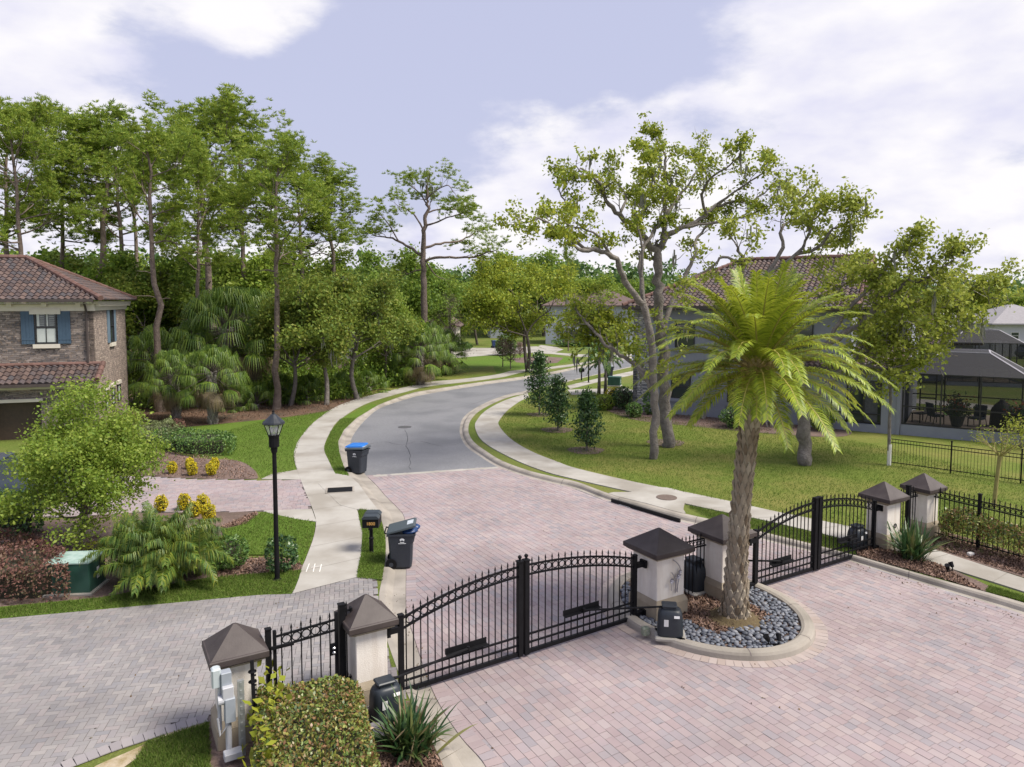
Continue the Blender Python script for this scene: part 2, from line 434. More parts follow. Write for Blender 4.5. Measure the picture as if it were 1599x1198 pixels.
M = {}
M['black'] = surf('black_iron', (0.006,0.006,0.007), (0.011,0.011,0.013), 8, 0.55, spec=0.14)
M['stucco'] = surf('cream_stucco', (0.68,0.63,0.57), (0.75,0.71,0.65), 6, 0.9, 0.3, 60, c3=(0.64,0.585,0.52), scale3=1.0, stretch=(9,9,0.9))
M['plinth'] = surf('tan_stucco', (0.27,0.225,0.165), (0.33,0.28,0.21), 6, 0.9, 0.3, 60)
M['cap'] = surf('brown_cap', (0.034,0.024,0.023), (0.046,0.034,0.032), 5, 0.6, 0.12, 40, c3=(0.060,0.047,0.044), scale3=2.2)
M['concrete'] = surf('concrete', (0.328,0.312,0.281), (0.390,0.374,0.343), 1.5, 0.9, 0.15, 30, c3=(0.265,0.245,0.212), scale3=0.55)
M['curb'] = surf('curb_concrete', (0.281,0.254,0.218), (0.359,0.328,0.289), 2.2, 0.9, 0.2, 30, c3=(0.211,0.191,0.164), scale3=1.1)
M['asphalt'] = surf('asphalt', (0.125,0.128,0.138), (0.225,0.23,0.245), 26, 0.9, 0.6, 60, c3=(0.135,0.14,0.152), scale3=0.35, detail=10)
M['joint'] = surf('joint_sand', (0.10,0.083,0.083), (0.15,0.125,0.122), 3, 0.95)
M['soil'] = surf('bare_soil', (0.36,0.31,0.25), (0.22,0.19,0.14), 3, 0.95, 0.4, 25)
M['bark_grey'] = surf('grey_bark', (0.10,0.087,0.077), (0.235,0.212,0.19), 4, 0.95, 1.0, 14, dist=0.05)
M['bark_pine'] = surf('pine_bark', (0.10,0.075,0.062), (0.235,0.185,0.155), 4, 0.95, 0.9, 10, dist=0.06)
M['bark_dark'] = surf('dark_bark', (0.06,0.048,0.04), (0.16,0.135,0.11), 5, 0.95, 0.8, 14, dist=0.05)
M['white'] = surf('white_paint', (0.66,0.64,0.60), (0.72,0.70,0.66), 3, 0.7)
# ------------------------------------------------------------------ ground, roads, paths
def grass_mat(name, a, b, c, sc3=0.22):
    m, N, L, p = new_mat(name); p.inputs['Roughness'].default_value = 0.95; p.inputs['Specular IOR Level'].default_value = 0.15
    tc = N.new('ShaderNodeTexCoord'); co = tc.outputs['Object']
    def nz(s, d, lo, hi, rough=0.6):
        n = N.new('ShaderNodeTexNoise'); n.inputs['Scale'].default_value = s; n.inputs['Detail'].default_value = d; n.inputs['Roughness'].default_value = rough
        L.new(co, n.inputs['Vector']); r = N.new('ShaderNodeMapRange'); r.inputs['From Min'].default_value = lo; r.inputs['From Max'].default_value = hi
        L.new(n.outputs['Fac'], r.inputs['Value']); return n, r.outputs[0]
    _, f1 = nz(5, 12, 0.36, 0.64, 0.85); _, f2 = nz(sc3, 5, 0.42, 0.66); n3, f3 = nz(22, 6, 0.3, 0.7, 0.8)
    def mix(A_, B_, f, bl='MIX'):
        x = N.new('ShaderNodeMix'); x.data_type = 'RGBA'; x.blend_type = bl
        for s, q in (('A', A_), ('B', B_)):
            if isinstance(q, tuple): x.inputs[s].default_value = rgba(q)
            else: L.new(q, x.inputs[s])
        if isinstance(f, float): x.inputs['Factor'].default_value = f
        else: L.new(f, x.inputs['Factor'])
        return x.outputs['Result']
    q = mix(mix(a, b, f1), c, f2)
    v = N.new('ShaderNodeMapRange'); v.inputs['To Min'].default_value = 0.55; v.inputs['To Max'].default_value = 1.45; L.new(f3, v.inputs['Value'])
    s = N.new('ShaderNodeVectorMath'); s.operation = 'SCALE'; L.new(q, s.inputs[0]); L.new(v.outputs[0], s.inputs['Scale'])
    L.new(s.outputs[0], p.inputs['Base Color'])
    b_ = N.new('ShaderNodeBump'); b_.inputs['Strength'].default_value = 0.7; b_.inputs['Distance'].default_value = 0.04
    L.new(n3.outputs['Fac'], b_.inputs['Height']); L.new(b_.outputs[0], p.inputs['Normal'])
    return m
M['grass_far'] = grass_mat('meadow_grass', (0.085,0.125,0.022), (0.125,0.165,0.033), (0.15,0.16,0.045))
M['grass_left'] = grass_mat('lush_grass', (0.070,0.130,0.015), (0.11,0.18,0.026), (0.105,0.155,0.026))
M['grass_right'] = grass_mat('olive_grass', (0.088,0.128,0.020), (0.14,0.18,0.033), (0.185,0.18,0.05), 0.3)
M['straw'] = surf('pine_straw', (0.085,0.047,0.030), (0.16,0.098,0.064), 6, 0.95, 0.8, 40, c3=(0.06,0.045,0.028), scale3=0.5)
M['mulch'] = surf('bark_mulch', (0.085,0.055,0.045), (0.22,0.155,0.13), 16, 0.95, 0.9, 45, c3=(0.10,0.07,0.055), scale3=1.0)
M['pink'] = ramp_island('pink_paver', [(0.254,0.232,0.248),(0.314,0.255,0.261),(0.287,0.230,0.235),(0.330,0.283,0.285),(0.306,0.246,0.248),(0.343,0.286,0.280),(0.270,0.246,0.261),(0.318,0.260,0.266)], 0.85, noise=(0.5,0.28), stain=(0.45,0.17))
M['grey_paver'] = ramp_island('grey_paver', [(0.196,0.188,0.192),(0.256,0.242,0.237),(0.222,0.210,0.210),(0.283,0.264,0.254),(0.209,0.204,0.213),(0.265,0.239,0.235),(0.235,0.224,0.222)], 0.85, noise=(0.6,0.3), stain=(0.5,0.2))
M['border_paver'] = ramp_island('border_paver', [(0.216,0.200,0.208),(0.288,0.264,0.264),(0.248,0.232,0.240)], 0.85)
M['tan_paver'] = ramp_island('tan_paver', [(0.324,0.265,0.238),(0.373,0.316,0.296),(0.296,0.254,0.238)], 0.85)

ROADZ = -0.10
# pixel outlines of the carriageway: road edge and back edge of each kerb
LI = [(1100,541),(1040,551),(978,561.6),(918,572.6),(876,582),(821,592),(752.6,601.5),(670,615),(638,622.5),(595,637),(573.5,653),(557.5,671),(548,688),(549,705),(557,724),(572,743),(587,757.5),(603,776),(619,792),(631,808),(635,850),(634,888),(633.6,942),(636,962),(647,999),(669,1064.5),(688,1105),(719,1152),(750,1186),(768,1215),(800,1265),(850,1340)]
LB = [(1100,539),(1040,548.5),(978,558.5),(918,569.5),(876,578),(821,587.5),(752.6,596.5),(670,609),(638,615.5),(590,633),(557,653),(537,672),(528,690),(530,707),(536,727),(546,745),(557,757),(567,769),(577,781),(591,800),(601.5,838),(601.6,872),(596,907),(592,935),(600,985),(622,1050),(640,1093),(665,1140),(685,1180),(696,1205),(725,1260),(770,1340)]
RI = [(1100,552),(1040,563),(978,577),(918,590.5),(885,598),(850,605.5),(821,611),(794,616),(766,625.5),(738,640),(723,653),(718,668),(719,681),(728,697),(747,711),(776.5,729),(820,744),(860,754.5),(900,764),(948,782),(1010,800),(1070,816),(1110,824),(1184,842),(1263,861),(1320,874),(1335,879),(1400,899),(1475,922),(1551,945),(1599,960),(1700,993),(1850,1045)]
RB = [(1100,549.5),(1040,560.5),(978,574.5),(918,588),(885,601.5),(852,608.5),(824,614),(800,619),(774,628.5),(749,642),(736,655),(731.5,668),(733,680),(741,692),(757,704),(783,720),(823,735),(862,745),(902,754),(951,772),(1013,789),(1072,804),(1112,813),(1186,831),(1264,850),(1321,865),(1337,869),(1402,888),(1476,909),(1553,930),(1601,944),(1702,976),(1852,1026)]
RB[4] = (887,595); RB[5] = (852,602.5)
RI[4] = (885,599); RI[5] = (850,606.5)
NS = 6
li = px_line(LI, ROADZ, NS); lb = px_line(LB, 0, NS); ri = px_line(RI, ROADZ, NS); rb = px_line(RB, 0, NS)
# one ground sheet to the horizon, with the sunken carriageway cut out of it
g = MB(); R_ = 1500
outer = [Vector((-R_,-60,0)), Vector((R_,-60,0)), Vector((R_,R_,0)), Vector((-R_,R_,0))]
CORN = [A(760,1500,0), A(2300,1500,0), A(2300,1180,0)]
hole = [p.copy() for p in lb] + CORN + [Vector((p.x,p.y,0)) for p in rb[::-1]]
al = outer + hole
for t in tessellate_polygon([outer, hole]):
    a, b, c = (al[i] for i in t)
    if (b-a).cross(c-a).z < 0: t = (t[0], t[2], t[1])
    g.add([al[i] for i in t], [(0,1,2)])
tag(g.build('ground', M['grass_far']), kind='structure')
g = MB(); g.poly([Vector((p.x,p.y,ROADZ-0.004)) for p in li] + [Vector((p.x,p.y,ROADZ-0.004)) for p in CORN + ri[::-1]])
tag(g.build('road_base', M['joint']), kind='structure')
i0 = 15*NS; j0 = 15*NS
g = MB(); g.poly([p.copy() for p in li[:i0+1]] + [p.copy() for p in ri[:j0+1][::-1]])
tag(g.build('road', M['asphalt']), kind='structure')
def kerb(name, inner, back, prof, step=3.0):
    g = MB(); n = len(inner); rows = []
    for t, z in prof: rows.append([Vector((a.x+(b.x-a.x)*t, a.y+(b.y-a.y)*t, z)) for a, b in zip(inner, back)])
    rows.append([Vector((p.x, p.y, -0.12)) for p in rows[-1]])
    for r1, r2 in zip(rows, rows[1:]): strip(g, r1, r2)
    acc = 0
    for i in range(1, n):
        acc += (inner[i]-inner[i-1]).length
        if acc > step:
            acc = 0; d = (inner[i]-inner[i-1]).normalized()*0.009
            line = [r[i] + Vector((0,0,0.004)) for r in rows[:-1]]
            strip(g, [p-d for p in line], [p+d for p in line], 1)
    return tag(g.build(name, [M['curb'], M['joint']], smooth=False), kind='structure')
kerb('kerb_left', resample(li, 400), resample(lb, 400), [(0,-0.098),(0.5,-0.09),(0.62,-0.05),(0.72,-0.01),(0.8,0.006),(1,0.008)])
kerb('kerb_right', resample(ri, 400), resample(rb, 400), [(0,-0.098),(0.30,-0.085),(0.42,-0.01),(0.55,0.028),(0.75,0.034),(1,0.03)])
# concrete band between asphalt and pavers
a = li[i0]; b = ri[j0]; d = (b-a).normalized(); q = Vector((d.y,-d.x,0))*0.28
tag(MB().poly([a+Vector((0,0,.006)), a+q+Vector((0,0,.006)), b+q+Vector((0,0,.006)), b+Vector((0,0,.006))]).build('road_band', M['concrete']), kind='structure')

GD = Vector((0.862, 0.507, 0)).normalized(); RD = Vector((-GD.y, GD.x, 0))          # along the gates, along the street
ISC = Vector((4.40, 15.70, ROADZ)); IA, IB = 2.04, 2.40
def isl(a, k=0.0, z=0.0):
    p = ISC + GD*((IA+k)*math.cos(a)) + RD*((IB+k)*math.sin(a)); p.z = z; return p
rngp = np.random.default_rng(4)
def bricks(name, C, U, S, H, z, mat, h=0.006, gap=0.005, ins=0.002, kind='structure'):
    """paving stones: centres C (n,2), unit direction U (n,2), size S (n,2); each a chamfered block of its own"""
    n = len(C); W = np.stack([-U[:,1], U[:,0]], 1)
    zz = z + rngp.normal(size=n)*0.0012
    V = np.zeros((n, 8, 3))
    for k, (sx, sy) in enumerate(((-1,-1),(1,-1),(1,1),(-1,1))):
        for lev, (dec, dz) in enumerate(((gap/2, -h), (gap/2+ins, 0))):
            hx = S[:,0]/2 - dec; hy = S[:,1]/2 - dec
            V[:, lev*4+k, :2] = C + U*(sx*hx)[:,None] + W*(sy*hy)[:,None]; V[:, lev*4+k, 2] = zz + dz
    F = np.array([(4,5,6,7),(0,1,5,4),(1,2,6,5),(2,3,7,6),(3,0,4,7)])
    F = (np.arange(n)[:,None,None]*8 + F[None]).reshape(-1, 4)
    return tag(link(name, npmesh(name, V.reshape(-1,3), F, mat)), kind=kind)
def rows_of_bricks(poly, du, w, lens, rng, inset=None):
    P = np.array([(p[0], p[1]) for p in poly]); du = np.array([du.x, du.y]); dv = np.array([-du[1], du[0]])
    s = P@du; t = P@dv; C = []; S = []
    for k in np.arange(t.min(), t.max(), w):
        x = s.min() - rng.random()*0.3
        while x < s.max():
            l = lens[rng.integers(len(lens))]; C.append(du*(x+l/2) + dv*(k+w/2)); S.append((l, w)); x += l
    C = np.array(C); S = np.array(S); m = inside(C, poly); return C[m], np.tile(du, (m.sum(),1)), S[m]
pave = [p for p in li[i0:]] + [A(760,1450,ROADZ), A(2100,1450,ROADZ), A(2200,1150,ROADZ)] + [p for p in ri[j0:][::-1]]
C, U, S = rows_of_bricks(pave, RD, 0.165, (0.165, 0.25, 0.25), rngp)
e = ((C-np.array(ISC[:2]))@np.array(GD[:2])/(IA+0.13))**2 + ((C-np.array(ISC[:2]))@np.array(RD[:2])/(IB+0.13))**2
k = e > 1
# courses along both kerbs are laid crosswise as a border: drop field stones under it
def near_line(C, line, d):
    m = np.full(len(C), 1e9); L_ = resample(line, 500)
    for p in L_: m = np.minimum(m, (C[:,0]-p.x)**2 + (C[:,1]-p.y)**2)
    return m < d*d
lnear = li[i0:]; k &= ~near_line(C, lnear, 0.12)
k &= C[:,1] > 8.6
bricks('paver_road', C[k], U[k], S[k], 0, ROADZ+0.004, M['pink'])
def soldier(line, w, l, off, z, name, mat):
    """stones laid side by side along a line, long side across it"""
    tot = sum((line[i]-line[i-1]).length for i in range(1, len(line))); n = max(2, int(tot/w)); R2 = resample(line, n+1)
    C = []; U = []; S = []
    for i in range(n):
        d = R2[i+1]-R2[i]; 
        if d.length < 1e-6: continue
        u = d.normalized(); nrm = Vector((-u.y, u.x, 0)); c = (R2[i]+R2[i+1])/2 + nrm*off
        C.append((c.x, c.y)); U.append((u.x, u.y)); S.append((d.length, l))
    return bricks(name, np.array(C), np.array(U), np.array(S), 0, z, mat, h=0.014)
soldier([Vector((p.x,p.y,0)) for p in lnear if p.y > 9], 0.16, 0.25, 0.13, ROADZ+0.012, 'paver_border', M['pink'])
soldier([isl(t, 0.14) for t in np.linspace(0, 2*math.pi, 150)], 0.155, 0.25, 0, ROADZ+0.012, 'island_border', M['tan_paver'])

# herringbone path on the left
PATH = [(-420,1014),(-200,986),(0,962),(100,951),(250,939.5),(400,926.5),(470,922),(558,900.5),(588,895),(588,935),(594,985),(614,1050),(633,1093),(545,1118),(440,1125),(325,1128),(250,1150),(180,1173),(110,1200),(20,1240),(-150,1310),(-600,1310)]
path = [A(x, y, 0) for x, y in PATH]
tag(MB().poly([Vector((p.x,p.y,0.006)) for p in path]).build('path_base', M['joint']), kind='structure')
def herringbone(poly, hx, w, rng):
    hx = np.array(hx); hx = hx/np.linalg.norm(hx); hy = np.array([-hx[1], hx[0]])
    P = np.array([(p[0],p[1]) for p in poly]); s = P@hx/w; t = P@hy/w; C = []; U = []
    for i in range(int(s.min())-2, int(s.max())+3):
        for j in range(int(t.min())-2, int(t.max())+3):
            q = (i-j) % 4
            if q == 0: C.append(hx*(i+1)*w + hy*(j+.5)*w); U.append(hx)
            elif q == 3: C.append(hx*(i+.5)*w + hy*(j+1)*w); U.append(hy)
    C = np.array(C); U = np.array(U); m = inside(C, poly); return C[m], U[m]
C, U = herringbone(path, (0.976,0.216), 0.112, rngp)
k = C[:,1] > 8.0
edge = [A(x,y,0) for x,y in ((325,1128),(250,1150),(180,1173),(110,1200),(20,1240),(-60,1280))]
k &= ~near_line(C, edge, 0.15)
bricks('herringbone_path', C[k], U[k], np.tile((0.224,0.112),(k.sum(),1)), 0, 0.026, M['grey_paver'])
soldier(resample(edge, 60)[::-1], 0.15, 0.24, 0.10, 0.03, 'path_border', M['border_paver'])

# pink brick driveway of the left house with its concrete aprons
DRV = [(469,750),(400,751),(300,749.5),(227,745),(100,741),(-90,742),(-90,812),(100,808),(190,802),(300,801),(400,799.5),(487,796.5)]
drv = [A(x,y,0) for x,y in DRV]
tag(MB().poly([Vector((p.x,p.y,0.008)) for p in drv]).build('driveway_base', M['joint']), kind='structure')
C, U, S = rows_of_bricks(drv, Vector((0.97,0.22,0)), 0.165, (0.165,0.25), rngp)
bricks('driveway', C, U, S, 0, 0.028, M['pink'])
def sheet(name, pp, mat, z, thick=None, sm=0):
    pts = [A(x,y,0) for x,y in pp]
    if sm: pts = smooth_line(pts+[pts[0]], sm)[:-1]
    return tag(MB().poly([Vector((p.x,p.y,z)) for p in pts], z1=thick).build(name, mat), kind='structure')
sheet('driveway_apron', [(408,749),(425,741),(464,734.5),(470,750)], M['concrete'], 0.03, 0)
sheet('driveway_apron', [(410,799),(487,796),(494,816),(462,812),(430,806)], M['concrete'], 0.03, 0)

# pavements with joints
def pavement(name, l, r, z=0.035, step=1.5):
    l = resample(px_line(l, 0, 5), 240); r = resample(px_line(r, 0, 5), 240); g = MB()
    up = Vector((0,0,z)); lo = Vector((0,0,-0.02))
    L_ = [p+up for p in l]; R2 = [p+up for p in r]
    strip(g, L_, R2); strip(g, R2, [p+lo for p in r]); strip(g, [p+lo for p in l], L_)
    acc = 0
    for i in range(1, 240):
        acc += ((l[i]-l[i-1]).length + (r[i]-r[i-1]).length)/2
        if acc > step:
            acc = 0; d = (l[i]-l[i-1] + r[i]-r[i-1]).normalized()*0.010; u = Vector((0,0,z+0.003))
            g.add([l[i]+u-d, l[i]+u+d, r[i]+u+d, r[i]+u-d], [(0,1,2,3)], 1)
    return tag(g.build(name, [M['concrete'], M['curb_joint']]), kind='structure')
M['curb_joint'] = surf('slab_joint', (0.20,0.185,0.16), (0.26,0.24,0.21), 8, 0.9)
SLL = [(1100,538.5),(978,555.5),(945,560),(904,567.5),(863,573),(821,577.6),(799,579.5),(775,585.5),(725,592),(670,597),(638,604),(575,619),(528,634.5),(491,659.5),(469,684.5),(461,700),(459,715),(464,735),(475,765),(488,796),(493.5,816),(490,840),(480,868),(471,890),(467,905),(457,929)]
SLR = [(1100,540),(978,557),(945,562),(904,570.5),(863,576),(821,581),(802,585),(780,590),(725,597),(670,603.5),(638,611),(575,629.5),(531.5,655),(516,675),(506,700),(514,722),(524,741.5),(541,766),(553,788),(561,808),(566,832),(564,867),(559,890),(558,903)]
pavement('pavement_left', SLL, SLR)
SRL = [(824,615),(808,619.5),(786,627),(760,641),(745.5,656),(742,669),(755,691),(800,717),(850,737),(900,750),(993,771),(1067,787),(1135,802),(1198,815),(1300,839),(1370,857),(1430,873),(1599,926),(1750,975)]
SRU = [(826,621),(812,627),(794,640),(781,655),(779,665),(797,686),(830,706),(870,722),(900,732.5),(985,752.6),(1062,768),(1144,785),(1206,799),(1300,818),(1370,834),(1450,857),(1599,905),(1750,952)]
pavement('pavement_right', SRL, SRU)
pavement('pavement_far', [(1100,557),(978,582),(936,591),(886,603)], [(1100,562),(978,588),(936,596.5),(890,608)])
sheet('inlet_apron', [(497,757),(524,741),(546,744.5),(560,757),(577,781),(592,800),(580,799),(556,797),(530,790)], M['concrete'], 0.042, 0)
sheet('inlet_apron', [(990,770),(1012,764),(1040,763),(1066,770),(1074,779),(1069,788),(1067,797),(1066,803),(1010,788),(950,772)], M['concrete'], 0.042, 0, 3)
# crossing drive, far streets
sheet('far_driveway', [(886,609),(978,606),(1000,614),(893,617)], M['concrete'], 0.02)
sheet('far_road', [(690,546),(711,543),(760,543.5),(838,541),(852,546),(870,551),(905,553.5),(978,554),(1100,537),(1100,542),(978,557),(905,557.5),(862,553),(830,551),(765,555),(700,560)], M['concrete'], 0.012)
sheet('far_driveway', [(868,550),(880,546),(868,542),(845,539),(840,541),(855,547)], M['concrete'], 0.016)
sheet('far_road', [(1150,498),(1400,512),(1700,522),(1700,530),(1400,519),(1150,502)], M['concrete'], 0.012)
sheet('patio_walk', [(1420,622),(1599,637),(1750,650),(1750,660),(1599,645),(1420,629)], M['concrete'], 0.012)
# lawns, beds, bare soil
sheet('lawn', [(275,668),(420,655),(480,648),(520,640),(491,660),(469,685),(461,700),(459,715),(464,735),(425,741),(408,748),(400,735),(370,722),(300,690)], M['grass_left'], 0.012)
sheet('lawn', [(345,829),(375,822),(400,806),(412,801),(462,812),(493,817),(489,840),(472,884),(440,868),(365,868)], M['grass_left'], 0.036)
sheet('lawn', [(-100,965),(0,950),(160,935),(330,903),(470,892),(466,906),(456,929),(400,931),(250,945),(0,968),(-150,988)], M['grass_left'], 0.036, 0.0)
sheet('verge', [(524,742),(546,745),(536,727),(530,707),(528,690),(537,672),(557,653),(590,633),(580,630),(531.5,655),(516,675),(506,700),(514,722)], M['grass_left'], 0.016)
sheet('verge', [(561,797),(580,799),(591,800),(601,838),(601.6,872),(596,907),(558,903),(559,890),(564,867),(566,832),(560,808)], M['grass_left'], 0.040, 0.0)
sheet('lawn', [(640,560),(720,556),(765,557),(830,553),(862,555),(905,560),(863,572),(821,577),(775,584),(725,591),(680,594)], M['grass_left'], 0.008)
sheet('lawn', [(826,620),(812,627),(794,640),(781,655),(779,665),(797,686),(830,706),(870,722),(900,732.5),(985,752.6),(1062,768),(1144,785),(1206,799),(1300,818),(1370,834),(1450,857),(1599,905),(1750,952),(1800,720),(1599,640),(1390,600),(1200,600),(990,605),(890,617)], M['grass_right'], 0.008)
sheet('forest_floor', [(100,650),(180,665),(285,668),(420,655),(480,648),(524,640),(560,627),(600,613),(660,600),(690,590),(690,545),(100,545)], M['straw'], 0.014)
sheet('forest_bank', [(560,626),(600,612),(660,599.5),(725,592),(775,584),(770,572),(700,578),(620,590),(560,610)], M['grass_right'], 0.020)
sheet('ditch_water', [(708,588),(730,583),(768,577),(772,580),(735,586.5),(712,591)], glass_mat('ditch_water', (0.02,0.025,0.015), 0.1), 0.018)
sheet('ditch_grass', [(800,560),(840,556),(880,559),(870,567),(840,569),(806,566)], M['mulch'], 0.012)
def bed(name, pp): return sheet(name, pp, M['mulch'], 0.022, None, 3)
bed('mulch_bed', [(215,744),(300,748),(392,749),(402,744),(394,732),(370,720),(300,715),(240,700),(200,715)])
bed('mulch_bed', [(-100,836),(100,811),(190,803),(300,802),(392,800),(402,806),(384,820),(350,830),(346,858),(360,874),(430,872),(468,878),(470,892),(440,901),(330,908),(200,932),(0,953),(-100,965)])
bed('mulch_bed', [(935,636),(985,655),(1060,664),(1180,676),(1262,682),(1318,682),(1330,674),(1300,668),(1150,655),(1000,643),(955,626)])
bed('mulch_bed', [(1337,868),(1402,886),(1476,906),(1535,924),(1545,917),(1470,884),(1430,872),(1400,862),(1370,846),(1345,852)])
bed('mulch_bed', [(1440,852),(1480,866),(1599,903),(1700,935),(1700,905),(1599,868),(1500,838),(1470,832),(1440,842)])
bed('mulch_bed', [(330,1128),(440,1126),(540,1118),(640,1096),(665,1142),(692,1200),(720,1262),(560,1330),(300,1330),(260,1240)])
sheet('bare_soil', [(300,1131),(322,1130),(318,1141),(285,1156),(240,1172),(205,1192),(170,1215),(130,1216),(150,1198),(200,1176),(250,1153)], surf('dry_sandy_grass', (0.44,0.37,0.28), (0.20,0.15,0.05), 5, 0.95, 0.6, 35), 0.02, None, 3)
for x, y, r in ((842,648,0.75),(870,672,0.85),(915,704,0.85),(1040,692,0.9)):
    c = A(x,y,0); tag(MB().poly([c+Vector((r*(1+.1*math.sin(3*a))*math.cos(a), r*math.sin(a), 0.02)) for a in np.linspace(0, 2*math.pi, 22)[:-1]]).build('mulch_ring', M['mulch']), kind='structure')
for a_, b_ in (((478,893),(483,880)),((486,886),(500,884)),((499,893),(502,881)),((492,880),(489,893))):
    a = A(*a_,0.041); b = A(*b_,0.041); d = (b-a).normalized(); w = Vector((-d.y,d.x,0))*0.012
    tag(MB().add([a-w,b-w,b+w,a+w],[(0,1,2,3)]).build('paint_mark', M['white']), kind='structure')
# island: kerb ring with earth inside
g = MB(); n = 96; prof = [(0.02,ROADZ-.01),(0.0,0.0),(-0.03,0.045),(-0.10,0.06),(-0.20,0.06),(-0.26,0.03),(-0.27,-0.06)]
for (k1,z1),(k2,z2) in zip(prof, prof[1:]):
    strip(g, [isl(2*math.pi*i/n,k1,z1) for i in range(n+1)], [isl(2*math.pi*i/n,k2,z2) for i in range(n+1)])
for t in np.linspace(0.3, 2*math.pi+.3, 9)[:-1]:
    strip(g, [isl(t-.004,k,z+.003) for k,z in prof[1:-1]], [isl(t+.004,k,z+.003) for k,z in prof[1:-1]], 1)
tag(g.build('island_kerb', [M['curb'], M['joint']], smooth=False), kind='structure')
tag(MB().poly([isl(2*math.pi*i/48,-0.25,-0.03) for i in range(48)]).build('island_soil', M['mulch']), kind='structure')
# drain covers
g = MB(); c = A(531,767,0); R_ = Matrix.Rotation(0.22,3,'Z')
g.box(c+Vector((0,0,0.047)), (1.02,0.80,0.012), 0.22, 0); g.box(c+Vector((0,0,0.052)), (0.88,0.66,0.010), 0.22, 1)
for i in range(15): g.box(c + R_@Vector((-0.40+0.057*i,0,0)) + Vector((0,0,0.056)), (0.034,0.62,0.008), 0.22, 1)
t = g.build('drain_grate', [M['curb'], M['black']]); tag(t, 'black slotted drain grate set in the concrete beside the left pavement', 'drain')
g = MB(); c = A(1041,777,0.045); g.lathe([(0.36,0),(0.36,0.012),(0.33,0.014),(0.0,0.014)], c, 24)
t = g.build('manhole_cover', surf('rusty_iron', (0.10,0.075,0.06), (0.16,0.12,0.10), 12, 0.8, 0.5, 60)); tag(t, 'round brown manhole cover in the concrete apron of the kerb inlet', 'manhole')
g = MB(); c = A(632,667,ROADZ); g.lathe([(0.38,0),(0.38,0.010),(0,0.010)], c, 20)
t = g.build('manhole_cover', surf('dark_iron', (0.05,0.05,0.055), (0.09,0.09,0.095), 12, 0.8)); tag(t, 'dark round manhole cover in the middle of the grey asphalt street', 'manhole')
g = MB(); a = A(955,781,-0.03); b = A(1062,813,-0.03); d = (b-a).normalized(); g.box((a+b)/2+Vector((0,0,-0.0)), ((b-a).length,0.06,0.11), math.atan2(d.y,d.x))
t = g.build('kerb_inlet', surf('inlet_shade', (0.008,0.008,0.008), rough=0.9)); tag(t, 'long black kerb inlet slot under the concrete apron', 'drain')  # solid box, the shade inside the opening painted as black

# loose cover: grass blades, mulch chips, river rocks, fallen leaves
rg = np.random.default_rng(11)
def scatter(pp, n, rng, inset=0):
    poly = [A(x,y,0) for x,y in pp]; P = np.array([(p.x,p.y) for p in poly]); lo = P.min(0); hi = P.max(0); out = []
    need = n
    while need > 0:
        q = lo + rng.random((n*2,2))*(hi-lo); q = q[inside(q, poly)][:need]; out.append(q); need -= len(q)
    return np.concatenate(out)
M['blade'] = ramp_island('grass_blade', [(0.068,0.130,0.016),(0.114,0.190,0.027),(0.152,0.213,0.038),(0.168,0.190,0.060)], 0.8, 0.4)
pts = [scatter([(-100,965),(0,952),(160,936),(330,904),(470,893),(466,906),(456,929),(400,931),(250,945),(0,968),(-150,988)], 16000, rg),
       scatter([(345,829),(375,822),(400,806),(412,801),(462,812),(493,817),(489,840),(472,884),(440,868),(365,868)], 7000, rg),
       scatter([(561,797),(580,799),(591,800),(601,838),(601.6,872),(597,908),(557,905),(559,890),(564,867),(566,832),(560,808)], 8000, rg),
       scatter([(524,742),(546,745),(536,727),(530,707),(528,690),(537,672),(557,653),(531.5,655),(516,675),(506,700),(514,722)], 5000, rg),
       scatter([(230,1162),(300,1140),(326,1132),(330,1240),(180,1240)], 9000, rg),
       scatter([(1545,918),(1599,934),(1700,966),(1702,975),(1601,943),(1540,926)], 5000, rg),
       scatter([(1069,790),(1135,803),(1198,816),(1300,840),(1335,850),(1337,868),(1264,849),(1186,830),(1112,812)], 8000, rg)]
pts += [scatter([(826,622),(781,655),(779,665),(800,688),(870,723),(985,753),(1144,786),(1300,819),(1450,858),(1640,880),(1640,760),(1340,690),(1110,668),(930,640)], 70000, rg), scatter([(290,690),(420,656),(520,641),(491,660),(469,685),(460,714),(464,734),(410,748),(400,735),(372,720)], 14000, rg)]
Q = np.concatenate(pts); n = len(Q); P = np.column_stack([Q, np.full(n, 0.03)])
d = rg.normal(size=(n,3)); d[:,2] = np.abs(d[:,2])*1.2+0.7; d = unit(d); h = 0.045+0.05*rg.random((n,1)); w = unit(np.cross(d, rg.normal(size=(n,3))))*0.009
V = np.stack([P-w, P+w, P+d*h], 1).reshape(-1,3)
tag(link('grass_blades', npmesh('grass_blades', V, np.arange(3*n).reshape(-1,3), M['blade'])), 'short bright green grass blades along the verges and lawn edges', 'grass', kind='stuff')
M['chip'] = ramp_island('mulch_chip', [(0.05,0.03,0.022),(0.13,0.075,0.05),(0.22,0.14,0.10),(0.30,0.20,0.16),(0.10,0.06,0.045)], 0.9)
def chips(name, Q, z, L_, label):
    P = np.column_stack([Q, z + rg.random(len(Q))*0.03]); V, F = leaves(P, L_, L_*0.38, rg, flat=2.2)
    return tag(link(name, npmesh(name, V, F, M['chip'])), label, 'mulch', kind='stuff')
t = rg.random(9000)*2*math.pi; r = np.sqrt(rg.random(9000))*0.80
Q = np.array([ISC[:2]])+np.outer(np.cos(t)*r*IA, GD[:2])+np.outer(np.sin(t)*r*IB, RD[:2])
q = (Q-np.array(ISC[:2])); gg = q@np.array(GD[:2]); rr = q@np.array(RD[:2]); k = (gg/1.35)**2+((rr-0.55)/1.75)**2 < 1.0 + 0.25*np.sin(np.arctan2(rr,gg)*5)
